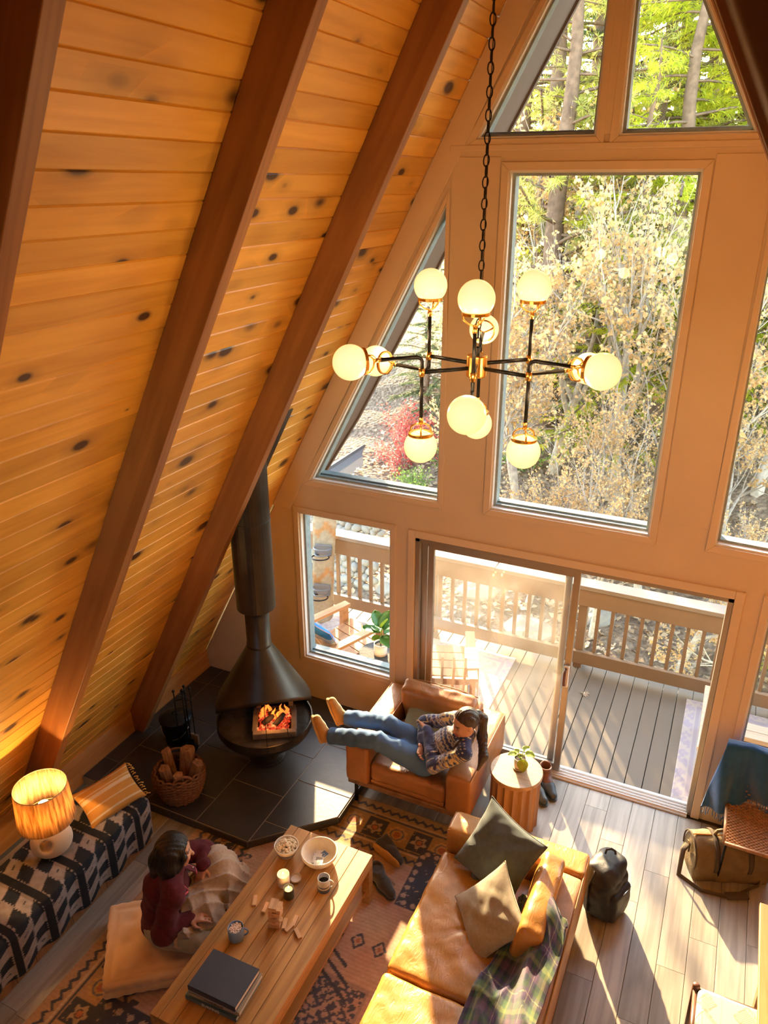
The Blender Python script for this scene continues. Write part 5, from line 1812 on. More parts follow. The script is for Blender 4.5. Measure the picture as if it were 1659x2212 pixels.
def pillow(name, c, U, V, w, h, t, mat, label, wr=.006, seed=0., col=None, pinch=.10, group=None, cat='cushion', par=None, n=44):
    """scatter cushion: two puffed faces meeting in a sharp seam"""
    c, U, V = Vector(c), Vector(U).normalized(), Vector(V)
    V = (V - U * U.dot(V)).normalized(); Nn = U.cross(V)
    u = np.linspace(-1, 1, n)
    A, B = np.meshgrid(u, u, indexing='ij')
    pu = 1 - pinch * (1 - A ** 2) * B ** 2 * 0 - pinch * (1 - B ** 2) * np.abs(A)
    pv = 1 - pinch * (1 - A ** 2) * np.abs(B)
    prof = ((1 - A ** 2).clip(0) * (1 - B ** 2).clip(0)) ** .42
    P0 = np.stack([A, B, 0 * A], -1)
    wrk = wr * (vnoise(P0, 4.2, seed) + .6 * vnoise(P0, 9.5, seed + 3) + .5 * np.sin((A - B) * 9 + 3 * vnoise(P0, 2, seed)) * (prof)) * prof ** .5
    t_ = thing(name, label, cat, c, group) if par is None else None
    pa = t_ or par
    sheets = []
    for sgn in (1, -1):
        X_ = np.array(c)[None, None] + (A * w / 2 * pu)[..., None] * np.array(U) + (B * h / 2 * pv)[..., None] * np.array(V) + (sgn * (t / 2 * prof) + wrk)[..., None] * np.array(Nn)
        sheets.append(X_)
    Vs = np.concatenate([s.reshape(-1, 3) for s in sheets])
    I = np.arange(n * n).reshape(n, n)
    F1 = np.stack([I[:-1, :-1], I[1:, :-1], I[1:, 1:], I[:-1, 1:]], -1).reshape(-1, 4)
    F2 = F1[:, ::-1] + n * n
    me = np_mesh(name + '_cover', Vs - v3(origin(pa)), np.concatenate([F1, F2]))
    if col is not None:
        Cc = col(A, B).reshape(-1, 3); paint(me, np.concatenate([Cc, Cc]))
    me.polygons.foreach_set('use_smooth', [True] * len(me.polygons))
    o = link_mesh('cover', me, mat, pa)
    m = MB(); e = []
    for k in range(n): e.append(sheets[0][k, 0])
    for k in range(1, n): e.append(sheets[0][n - 1, k])
    for k in range(n - 2, -1, -1): e.append(sheets[0][k, n - 1])
    for k in range(n - 2, 0, -1): e.append(sheets[0][0, k])
    m.tube(e, .0032, 5, closed=True).build('seam', mat if col is None else M_SEAM, pa, smooth=True)
    return pa
M_TEAL = plain('teal_linen', (.098, .125, .125), rough=.95, var=.12, vscale=30, bmp=.25, bscale=400, sheen=.3)
M_LINEN = plain('oatmeal_linen', (.36, .31, .22), rough=.95, var=.10, vscale=60, bmp=.3, bscale=400, sheen=.3)
pillow('scatter_cushion', (.075, -1.63, .67), (.43, -.22, -.05), (.14, .34, .50), .50, .50, .17, M_TEAL, 'dark grey green linen cushion leaning in the far corner of the sofa', .008, 4.)
pillow('scatter_cushion', (.145, -2.03, .585), (.26, -.36, -.1), (.19, .22, .34), .45, .45, .14, M_LINEN, 'oatmeal linen cushion in front of the dark one on the sofa', .0045, 8.)
pillow('scatter_cushion', (.05, -1.60, .52), (-.5, -.3, 0), (.1, .2, .5), .36, .32, .12, M_TEAL, 'dark cushion mostly hidden behind the grey green cushion on the sofa', .008, 9.)

# plaid blanket over the sofa back and seat
def plaid(a, b):
    C = np.zeros(a.shape + (3,))
    def tart(v):
        t = (v / .30) % 1
        out = np.ones(v.shape + (3,)) * np.array([.040, .075, .045])
        for lo, hi, c in ((.10, .30, (.075, .045, .115)), (.30, .38, (.018, .026, .06)), (.38, .52, (.055, .11, .055)), (.52, .62, (.17, .20, .06)), (.62, .72, (.025, .045, .035)), (.72, .90, (.10, .055, .10)), (.90, 1.0, (.020, .030, .055))):
            out[(t >= lo) & (t < hi)] = np.array(c)
        out[np.abs(t - .20) < .010] = np.array([.36, .32, .24])
        return out
    return .5 * tart(a) + .5 * tart(b + .07)
M_PLAID = painted('plaid_wool', rough=.95, bmp=.3, bscale=300, sheen=.35)
nu, nv = 200, 120
A, B = np.meshgrid(np.linspace(0, 1, nu), np.linspace(0, 1, nv), indexing='ij')      # A along the sofa (far -> near), B from seat up over the back
P0 = np.stack([A * 2, B * 2, 0 * A], -1)
xa = .245 - .05 * A + .035 * np.sin(A * 6.0 + .6)                    # left hem on the seat
xe = .60 + .015 * np.sin(A * 8)                                      # right hem on top of the back
xb = xa + (xe - xa) * B
yb = -1.775 - 1.25 * A - .16 * B * (1 - A) + .05 * np.sin(B * 4)
yb = yb - .05 * np.sin(A * 9 + B * 3) * .3
step = 1 / (1 + np.exp(-(xb - .43) / .030))
zb = .462 + (.618 - .462) * step
bulge = .13 * np.exp(-((A - .10) / .16) ** 2) * np.exp(-((B - .55) / .30) ** 2)      # piled against the back cushion at the far end
rid = lambda q: (1 - np.abs(np.sin(q))) ** 2
fold = .040 * rid((B * 1.1 - A * 2.1) * 3.0 + 1.2 * vnoise(P0, 1.6, 3)) + .024 * rid(A * 9 + B * 4 + 1.5 * vnoise(P0, 2.2, 7)) + .010 * vnoise(P0, 7, 1)
zb = zb + .016 + bulge + np.abs(fold)
bl = grid_sheet('plaid_blanket', np.stack([xb, yb, zb], -1), M_PLAID, None, plaid(A * 1.3 + .03 * vnoise(P0, 2), B * .75 + .02 * vnoise(P0, 3)), solid=.010)
setp(bl, 'green and purple plaid wool blanket crumpled along the sofa back', 'blanket')

# ------------------------------------------------------------------ armchair
ac = thing('armchair', 'brown leather armchair by the window with a woman lounging in it', 'armchair', (-.865, -.54, 0))
AX0, AX1, AY0, AY1 = -1.405, -.33, -1.02, -.075
cushion('arm', (AX0 + .105, -.545, .395), (.105, .465, .185), .028, ac, M_LEATHER2, .006, .0025, 11.)
cushion('arm', (AX1 - .105, -.545, .395), (.105, .465, .185), .028, ac, M_LEATHER2, .006, .0025, 12.)
cushion('seat_cushion', (-.867, -.66, .345), (.325, .335, .085), .04, ac, M_LEATHER2, .018, .006, 13., res=.012)
cushion('back', (-.867, -.155, .42), (.335, .075, .21), .03, ac, M_LEATHER2, .004, .003, 14.)
cushion('back_cushion', (-.855, -.285, .60), (.335, .085, .215), .05, ac, M_LEATHER2, .0, .006, 15., R=axes((1, 0, 0), z=(0, -.28, 1)))
MB().box2((AX0 + .02, AY0 + .015, .185), (AX1 - .02, AY1, .235)).build('base', M_WALNUT, ac, bevel=.006)
MB().box2((AX0 + .22, AY0 + .035, .235), (AX1 - .22, AY1, .27)).build('seat_deck', M_LEATHER2, ac, bevel=.006)
for lx in (AX0 + .09, AX1 - .09):
    for ly in (AY0 + .03, AY1 - .05):
        MB().tube([(lx, ly, .012 if ly < -.5 and lx > -1.32 else (HZ if lx < -1.332 else .012)), (lx, ly, .22)], .0155, 12).build('leg', M_BLACK, ac, smooth=True)
for pts in ([(AX0 + .01, AY0 + .015, .575), (AX0 + .01, AY1 - .02, .575)], [(AX1 - .01, AY0 + .015, .575), (AX1 - .01, AY1 - .02, .575)], [(AX0 + .2, AY0 + .02, .574), (AX0 + .2, AY1 - .2, .574)], [(AX1 - .2, AY0 + .02, .574), (AX1 - .2, AY1 - .2, .574)], [(-1.17, -.275, .80), (-1.0, -.268, .822), (-.7, -.268, .822), (-.53, -.275, .80)]):
    MB().tube(pts, .0045, 6).build('piping', M_SEAM, ac, smooth=True)
pillow('scatter_cushion', (-.93, -.47, .50), (1, -.1, .05), (.0, .8, .55), .42, .34, .12, plain('sage_corduroy', (.30, .33, .24), .9, bmp=.0), 'sage green corduroy cushion behind the woman in the armchair', .004, 2.)

# ------------------------------------------------------------------ fluted side table with plant
STX, STY = -.078, -.635
st = thing('side_table', 'round fluted wooden side table between armchair and door', 'side table', (STX, STY, 0))
M_MANGO = wood('mango_wood', (.42, .24, .115), (.27, .135, .055), axis=2, grain=30, stretch=.06, rough=.45, rnd=.05)
M_MANGOT = wood('mango_top', (.52, .35, .20), (.40, .24, .12), axis=0, grain=26, stretch=.06, rough=.4, rnd=.05, rings=6)
MB().lathe([(.001, .465), (.195, .465), (.205, .470), (.206, .495), (.202, .502), (.001, .502)], (STX, STY, 0), 48).build('top', M_MANGOT, st, smooth=False, bevel=.002)
nst = 18
for k in range(nst):
    a0, a1 = 2 * PI * k / nst, 2 * PI * (k + 1) / nst
    pts = []
    for j in range(7):
        a = a0 + (a1 - a0) * j / 6
        r = .196 - .017 * math.sin(PI * j / 6)
        pts.append((STX + r * math.cos(a), STY + r * math.sin(a)))
    pts += [(STX + .15 * math.cos(a1), STY + .15 * math.sin(a1)), (STX + .15 * math.cos(a0), STY + .15 * math.sin(a0))]
    MB().prism(pts, .0, .466).build('stave', M_MANGO, st, base=(pts[3][0], pts[3][1], 0))
pt = thing('potted_plant', 'small pothos in a two tone clay pot on the side table', 'plant', (-.065, -.60, .502))
pp = (-.065, -.60, .502)
MB().lathe([(.001, .004), (.052, .003), (.055, .008), (.055, .012), (.001, .012)], pp, 28).build('saucer', plain('terracotta_pale', (.52, .38, .27), .7), pt)
MB().lathe([(.001, .012), (.041, .012), (.045, .02), (.050, .098), (.046, .098), (.043, .085), (.001, .085)], pp, 28).build('pot', plain('white_clay', (.72, .62, .52), .7), pt, smooth=True)
MB().lathe([(.0443, .018), (.0465, .045)], pp, 28).build('pot_base_band', plain('pink_clay', (.55, .36, .27), .7), pt, smooth=True)
MB().lathe([(.043, .088), (.001, .09)], pp, 20).build('soil', plain('soil', (.03, .02, .015), .95, bmp=.5), pt)
M_POTH = leafmat('pothos_leaf', (.38, .50, .08), (.50, .58, .14), .35, .3)
def big_leaf(name, root, tip, width, mat, par, curl=.25, n=9, lobes=False):
    root, tip = Vector(root), Vector(tip)
    d = tip - root; L = d.length; d.normalize()
    s = d.cross(Vector((0, 0, 1)))
    if s.length < .1: s = Vector((1, 0, 0))
    s.normalize(); up = s.cross(d)
    P = np.zeros((n, 7, 3))
    for i in range(n):
        t = i / (n - 1)
        w = width / 2 * (math.sin(PI * min(1, t ** .8)) ** .75) + .0008
        if lobes: w = width / 2 * (math.sin(PI * t ** .95) ** .5) + .001
        for j in range(7):
            v_ = (j - 3) / 3
            p = root + d * (L * t) + s * (w * v_) + up * (-curl * L * t * t + .18 * width * v_ * v_ + .02 * width * math.sin(t * 14 + j))
            P[i, j] = p
    return grid_sheet(name, P, mat, par, solid=.0012)
for (tip, w, h) in (((-.145, -.66, .66), .06, .635), ((-.02, -.52, .665), .062, .645), ((.045, -.60, .66), .075, .65), ((-.01, -.70, .555), .085, .615), ((-.12, -.575, .645), .05, .63)):
    tip = Vector(tip); m = Vector((-.065, -.60, .0)).lerp(Vector((tip.x, tip.y, 0)), .35); m.z = h
    MB().tube([(-.065, -.60, .59), (m.x * .6 - .065 * .4, m.y * .6 - .6 * .4, .62), m], .003, 5).build('stem', M_POTH, pt, smooth=True)
    big_leaf('leaf', m, tip, w, M_POTH, pt)

# ------------------------------------------------------------------ bench with kilim, lamp and cushion
BZ = .415
bn = thing('bench', 'low wooden chest bench along the plank wall', 'bench', (-2.80, -2.95, 0))
M_BENCH = wood('bench_wood', (.30, .15, .06), (.20, .09, .035), axis=2, grain=30, stretch=.08)
for k in range(12):
    y1 = -2.06 - k * .16
    MB().box2((-2.60, y1 - .157, .012 if y1 < -99 else 0.0), (-2.575, y1, BZ - .03)).build('front_board', M_BENCH, bn, bevel=.002, base=(-2.58, y1, .2))
MB().box2((-3.04, -4.0, .0), (-2.60, -2.06, BZ - .03)).build('carcass', M_BENCH, bn)
MB().box2((-3.06, -4.0, BZ - .03), (-2.572, -2.055, BZ)).build('seat_board', M_BENCH, bn, bevel=.004)
def kilim(S, T):
    """S across the cloth, T along the bench"""
    C = np.ones(S.shape + (3,)) * np.array([.27, .235, .215])
    navy = np.array([.016, .020, .026])
    tooth = .010 * np.abs(((S / .022) % 1) * 2 - 1)
    tooth2 = .0
    per = .278
    tt = (T % per)
    cw, chh = (per - .05) / 2, .115
    c0 = np.floor((tt - .05 + tooth * 0) / cw)
    # slanted columns of blocks with serrated sides
    sl = S + tt * .55
    r0 = np.floor(sl / chh)
    tf = ((tt - .05) / cw) % 1
    serr = .13 * np.abs(((sl / .028) % 1) * 2 - 1)
    blk = ((r0 + c0) % 2 == 0) & (tf > serr - .02) & (tf < 1 - serr + .02)
    C[blk] = navy
    m = (np.abs(tf - .5) < .16) & (np.abs(((sl / chh) % 1) - .5) < .05) & ((r0 + c0) % 4 == 1)
    C[m] = navy * 1.5
    C[tt < .05] = navy * .9
    P = np.stack([S, T, 0 * S], -1)
    return np.clip(C * (1 + .16 * vnoise(P, 60, 1) + .10 * vnoise(P, 17, 4))[..., None], .004, 1)
Tn = np.arange(-4.0, -2.052, .0065); Sn = np.arange(0, .94, .0065)
Sg, Tg = np.meshgrid(Sn, Tn, indexing='ij')
path_s = [0, .47, .50, .535, .94]; 
hang = .335 + .022 * np.sin(Tg * 22.6 + 1.0) - .03 * (Tg > -2.3) * 0
s_top = .47
xk = np.where(Sg < s_top, -3.05 + Sg * 1.0, -2.575 + .020 * np.sin(np.clip((Sg - s_top) / .05, 0, 1) * PI / 2) + .010 * np.sin(Tg * 22.6) * np.clip((Sg - s_top) / .3, 0, 1))
fr = np.clip((Sg - s_top) / (.94 - s_top), 0, 1)
zk = np.where(Sg < s_top, BZ + .010 + .002 * vnoise(np.stack([Sg, Tg, 0 * Sg], -1), 15), BZ + .010 - fr * hang)
rd = np.clip(1 - np.abs(Sg - s_top) / .03, 0, 1)
zk = zk - .004 * rd
# stuffing bulges between the dark bands
bul = np.abs(np.sin(((Tg + .025) % .278) / .278 * PI))
zk = zk + np.where(Sg < s_top + .02, .022 * bul * np.clip(Sg / .1, 0, 1), 0)
xk = xk + np.where(Sg >= s_top - .02, .020 * bul * (1 - fr * .6), 0)
kb = grid_sheet('kilim_cover', np.stack([xk, Tg, zk], -1), painted('kilim_wool', rough=.95, bmp=.3, bscale=350), None, kilim(Sg, Tg), solid=.008)
setp(kb, 'black and grey serrated pattern kilim padded over the bench', 'blanket')

lp = thing('table_lamp', 'lit table lamp with cream ring base and woven drum shade on the bench', 'lamp', (-2.775, -2.742, BZ + .03))
lz = BZ + .030
M_LCER = plain('matte_cream', (.70, .58, .42), rough=.6, var=.04)
lcx, lcy = -2.775, -2.742
def lampbase(P):
    q = P - v3((lcx, lcy, lz + .140))
    R = axes((.58, .815, 0), z=(0, 0, 1))
    l = q @ R
    D = s_ell(P, (lcx, lcy, lz + .140), (.138, .074, .152), R)
    D = smin(D, s_cone(P, (lcx, lcy, lz + .25), (lcx, lcy, lz + .33), .03, .02), .03)
    D = np.maximum(D, -(q[..., 2] + .138))
    hole = np.sqrt(((l[..., 0] + .042) / .9) ** 2 + (l[..., 2] - .005) ** 2 / 1.5) - .042
    return -smin(-D, hole, .02)
blob('base', lampbase, (lcx - .18, lcy - .18, lz - .03), (lcx + .18, lcy + .18, lz + .38), .009, M_LCER, lp)
M_SHADE = bpy.data.materials.new('woven_shade'); M_SHADE.use_nodes = True
nt = M_SHADE.node_tree; b = nt.nodes['Principled BSDF']
tc = nd(nt, 'ShaderNodeTexCoord'); mp = nd(nt, 'ShaderNodeMapping'); mp.inputs['Scale'].default_value = (70, 70, 5)
no = nd(nt, 'ShaderNodeTexNoise'); no.inputs['Scale'].default_value = 1; no.inputs['Detail'].default_value = 3
nt.links.new(tc.outputs['Object'], mp.inputs[0]); nt.links.new(mp.outputs[0], no.inputs['Vector'])
rp = ramp(nt, [(.35, (.38, .22, .08)), (.65, (.72, .50, .24))]); nt.links.new(no.outputs['Fac'], rp.inputs[0]); nt.links.new(rp.outputs[0], b.inputs['Base Color'])
b.inputs['Roughness'].default_value = .9
trl = nd(nt, 'ShaderNodeBsdfTranslucent'); nt.links.new(rp.outputs[0], trl.inputs[0])
mx = nd(nt, 'ShaderNodeMixShader'); mx.inputs[0].default_value = .5
nt.links.new(b.outputs[0], mx.inputs[1]); nt.links.new(trl.outputs[0], mx.inputs[2]); nt.links.new(mx.outputs[0], nt.nodes['Material Output'].inputs[0])
shz = lz + .335
shm = MB().lathe([(.186, 0), (.170, .275)], (lcx, lcy, shz), 48)
shm.f = [f for f in shm.f if len(f) == 4]
shm.build('shade', M_SHADE, lp, smooth=True, solid=.002)
for r, z in ((.186, 0), (.170, .275)):
    MB().tube([(lcx + r * math.cos(a), lcy + r * math.sin(a), shz + z) for a in np.linspace(0, 2 * PI, 48, endpoint=False)], .003, 5, closed=True).build('shade_rim', plain('shade_rim', (.5, .36, .2), .8), lp, smooth=True)
MB().tube([(lcx, lcy, lz + .32), (lcx, lcy, lz + .37)], .016, 12).build('socket', M_BRASS, lp, smooth=True)
M_BULB = emit('lamp_bulb', (1.0, .74, .38), 9)
MB().sphere((lcx, lcy, lz + .435), .045, 20, 14).build('bulb', M_BULB, lp, smooth=True)
hp = MB()
for k in range(3):
    a = k * 2 * PI / 3
    hp.tube([(lcx, lcy, lz + .37), (lcx + .10 * math.cos(a), lcy + .10 * math.sin(a), shz + .05), (lcx + .186 * math.cos(a), lcy + .186 * math.sin(a), shz + .002)], .002, 5)
hp.build('shade_spider', M_BRASS, lp)
li = bpy.data.lights.new('bulb_light', 'POINT'); li.energy = 14; li.color = (1.0, .55, .20); li.shadow_soft_size = .02
lo = bpy.data.objects.new('bulb_light', li); COL.objects.link(lo); lo.parent = lp; lo.location = Vector((lcx, lcy, lz + .50)) - lp.location

def ystripe(A, B):
    C = np.ones(A.shape + (3,)) * np.array([.55, .27, .055])
    cream = np.array([.66, .53, .33])
    for b0, w in ((-.72, .03), (-.66, .02), (.20, .02), (.26, .02), (.33, .05), (.42, .02), (.48, .02), (-.2, .015), (.80, .03)):
        C[np.abs(B - b0) < w] = cream
    C[np.abs(B - .33) < .012] = np.array([.40, .18, .05])
    return C
yp = pillow('bolster_cushion', (-2.76, -2.215, BZ + .115), (.28, 1, .02), (-.80, .22, .62), .45, .30, .17, painted('mustard_weave', bmp=.3, bscale=500), 'mustard striped lumbar cushion with tassels behind the lamp', .003, 3., ystripe)
ts = MB()
random.seed(2)
U_ = Vector((.28, 1, .02)).normalized(); V_ = Vector((-.80, .22, .62)); V_ = (V_ - U_ * U_.dot(V_)).normalized()
for k in range(15):
    p = Vector((-2.76, -2.215, BZ + .115)) + U_ * .222 + V_ * (-.142 + .284 * k / 14)
    q = p + U_ * random.uniform(.02, .035) + Vector((random.uniform(-.01, .01), 0, -random.uniform(.004, .02)))
    ts.tube([p, p.lerp(q, .5) + Vector((0, 0, .006)), q], [.004, .0035, .005], 5)
ts.build('tassels', plain('mustard_yarn', (.60, .33, .07), .9), yp, smooth=True)

# ------------------------------------------------------------------ floor cushion
e1, e2 = Vector((.619, -.785, 0)), Vector((.785, .619, 0))
fcA = Vector((-2.356, -2.72, 0)); FS = .62
fcc = fcA + e1 * FS / 2 + e2 * FS / 2
M_VELVET = plain('peach_velvet', (.66, .43, .24), rough=.85, var=.06, vscale=10, sheen=.6, bmp=.08)
RC = axes(tuple(e1), y=tuple(e2))
def fcush(P):
    q = (P - v3((fcc.x, fcc.y, .085))) @ RC
    h = FS / 2
    D = s_box(P, (fcc.x, fcc.y, .085), (h, h, .058), .03, RC)
    u, v_ = q[..., 0], q[..., 1]
    edge = np.maximum(np.abs(u), np.abs(v_))
    along = np.where(np.abs(u) > np.abs(v_), v_, u)
    D = D - .005 * np.cos(along * 2 * PI / .075) * np.exp(-((edge - h) / .03) ** 2) * .6      # stitched roll edge
    D = D - .010 * np.exp(-((edge - h + .012) / .022) ** 2) * np.exp(-((np.abs(q[..., 2]) - .05) / .02) ** 2)
    D = D + .008 * np.exp(-((edge - h + .055) / .014) ** 2) * (q[..., 2] > 0)
    D = D + .010 * np.exp(-(np.abs(np.abs(q[..., 2])) / .010) ** 2) * (edge > h - .03)
    for a in (-.16, .0, .16):
        for b_ in (-.16, .0, .16):
            D = D + .022 * np.exp(-((u - a) ** 2 + (v_ - b_) ** 2) / .0016) * (q[..., 2] > 0)
    return D - .008 * vnoise(P, 8, 1.0)
fcu = blob('floor_cushion', fcush, (fcc.x - .48, fcc.y - .48, .0), (fcc.x + .48, fcc.y + .48, .175), .0095, M_VELVET)
setp(fcu, 'large peach velvet floor cushion that the seated woman sits on', 'cushion')
# ------------------------------------------------------------------ people
M_SKIN = painted('skin', rough=.5, bmp=.0, spec=.4)
M_HAIR1 = plain('brown_hair', (.045, .024, .014), rough=.38, var=.5, vscale=6, bmp=.5, bscale=14, stretch=(9, 9, 1.2))
M_HAIR2 = plain('black_hair', (.0045, .0038, .004), rough=.45, var=.3, vscale=6, bmp=.5, bscale=14, stretch=(9, 9, 1.2))
M_EYE = plain('eye_dark', (.02, .012, .01), rough=.2)


def hand_sdf(P, wrist, d, pn, thumb_side, curl=.5, s=1.0):
    """palm plus five bent fingers; d = pointing direction, pn = palm normal (fingers curl this way)"""
    d = v3(d); d /= np.linalg.norm(d)
    pn = v3(pn); pn -= d * (pn @ d); pn /= np.linalg.norm(pn)
    sd_ = np.cross(d, pn) * thumb_side
    w = v3(wrist)
    R = np.array([d, sd_, pn]).T
    D = s_box(P, w + d * .045 * s, (.045 * s, .037 * s, .014 * s), .012 * s, R)
    D = smin(D, s_cone(P, w - d * .02, w + d * .02, .024 * s, .022 * s), .02)
    for k, (off, L) in enumerate(((.028, .070), (.010, .078), (-.010, .072), (-.027, .056))):
        a = w + d * .085 * s + sd_ * off * s
        th, pts = 0.0, [a]
        for j, f in enumerate((.45, .32, .25)):
            th += curl * (.55 + .25 * j) * (1 + .08 * k)
            dirv = d * math.cos(th) + pn * math.sin(th) + sd_ * (.06 * (1.5 - k))
            pts.append(pts[-1] + dirv * L * f * s)
        D = smin(D, s_chain(P, pts, [.0088 * s, .0082 * s, .0075 * s, .0062 * s], .004), .006)
    a = w + d * .025 * s + sd_ * .032 * s
    b_ = a + (d * .6 + sd_ * .62 + pn * .35) * .038 * s
    c_ = b_ + (d * .85 + sd_ * .15 + pn * .35) * .034 * s
    return smin(D, s_chain(P, [a, b_, c_], [.012 * s, .010 * s, .008 * s], .006), .012)


def head_sdf(P, c, f, up, s=1.0):
    """head with brow, nose, lips, chin and ears; f = facing"""
    f = v3(f); f /= np.linalg.norm(f)
    up = v3(up); up -= f * (up @ f); up /= np.linalg.norm(up)
    r = np.cross(f, up)
    R = np.array([f, r, up]).T
    c = v3(c)
    at = lambda a, b_, h: c + (f * a + r * b_ + up * h) * s
    D = s_ell(P, at(-.012, 0, .022), np.array([.094, .075, .093]) * s, R)          # skull
    D = smin(D, s_ell(P, at(.030, 0, -.040), np.array([.056, .056, .072]) * s, R), .04)   # face
    D = smin(D, s_ell(P, at(.055, 0, -.098), np.array([.022, .026, .018]) * s, R), .03)   # chin
    D = smin(D, s_cone(P, at(.084, 0, .004), at(.106, 0, -.034), .006 * s, .0115 * s), .012)   # nose
    for q in (-1, 1):
        D = smin(D, s_ell(P, at(.062, q * .034, -.030), np.array([.026, .024, .026]) * s, R), .02)   # cheek
        D = smin(D, s_ell(P, at(.074, q * .030, .020), np.array([.012, .026, .009]) * s, R), .012)   # brow
        D = smin(D, s_ell(P, at(-.006, q * .077, -.012), np.array([.018, .008, .030]) * s, R), .008)   # ear
        sock = s_ell(P, at(.083, q * .030, .004), np.array([.012, .016, .009]) * s, R)
        D = -smin(-D, sock, .008)
    D = smin(D, s_ell(P, at(.083, 0, -.059), np.array([.010, .022, .006]) * s, R), .005)
    D = smin(D, s_ell(P, at(.081, 0, -.071), np.array([.010, .019, .006]) * s, R), .005)
    return D, at, (f, r, up)


def face_col(at, axs, s, skin, lip):
    f, r, up = axs
    def col(V):
        C = np.ones((len(V), 3)) * np.array(skin)
        q = V - at(0, 0, 0)
        a, b_, h = q @ f / s, q @ r / s, q @ up / s
        m = (a > .07) & (np.abs(b_) < .026) & (h < -.052) & (h > -.080)
        C[m] = lip
        m = (a > .05) & (h > -.055) & (h < -.01) & (np.abs(np.abs(b_) - .036) < .020)
        C[m] = np.array(skin) * .8 + np.array([.55, .18, .12]) * .2
        m = (a > .05) & (np.abs(h - .027) < .0048) & (np.abs(np.abs(b_) - .030) < .021)
        C[m] = np.array([.13, .07, .045])
        return C
    return col


def eyes(root, at, axs, s):
    f, r, up = axs
    for q in (-1, 1):
        MB().sphere(Vector(at(.0765, q * .030, .003)), .0055 * s, 10, 8).build('eye', M_EYE, root, smooth=True)


# ---- woman lounging in the armchair
J = dict(pel=(-.77, -.82, .54), che=(-.58, -.79, .70), neck=(-.475, -.775, .83), head=(-.465, -.80, .945),
         h1=(-.76, -.905, .53), h2=(-.81, -.735, .53), k1=(-1.115, -.985, .685), k2=(-1.105, -.80, .715), a1=(-1.545, -1.062, .655), a2=(-1.512, -.832, .68),
         s1=(-.425, -.925, .765), s2=(-.575, -.605, .81), e1=(-.63, -1.01, .635), e2=(-.855, -.655, .715), w1=(-.795, -.745, .725), w2=(-.785, -.855, .645))
wa = thing('person', 'woman in navy patterned sweater and jeans lounging across the armchair', 'person', (-.77, -.82, .44))
fA, uA = (-.70, -.66, -.27), (.08, .10, 1)
hs = 1.02
def skinA(P):
    D, _, _ = head_sdf(P, J['head'], fA, uA, hs)
    D = smin(D, s_cone(P, J['head'], J['neck'], .048, .052), .03)
    D = smin(D, s_chain(P, [J['neck'], J['che'], J['pel']], [.07, .10, .11], .05), .05)
    for k in '12':
        D = smin(D, s_chain(P, [J['neck'], J['s' + k], J['e' + k], J['w' + k]], [.05, .045, .035, .024], .03), .03)
        D = smin(D, s_chain(P, [J['h' + k], J['k' + k], J['a' + k]], [.075, .05, .036], .03), .04)
    D = smin(D, hand_sdf(P, J['w2'], (.05, -.6, .02), (.5, -.2, .3), 1, .4), .012)
    D = smin(D, hand_sdf(P, J['w1'], (-.5, .5, .1), (-.2, -.2, -1), -1, .4), .012)
    return D
_, atA, axA = head_sdf(np.zeros((1, 3)), J['head'], fA, uA, hs)
blob('body', skinA, (-1.62, -1.16, .42), (-.30, -.5, 1.09), .0075, M_SKIN, wa, face_col(atA, axA, hs, (.62, .33, .20), (.50, .14, .11)))
eyes(wa, atA, axA, hs)
MB().tube([Vector(atA(.087, b_, -.064 + abs(b_) * .12)) for b_ in (-.018, -.009, 0, .009, .018)], .0022, 5).build('teeth', plain('teeth', (.75, .72, .66), .3), wa)


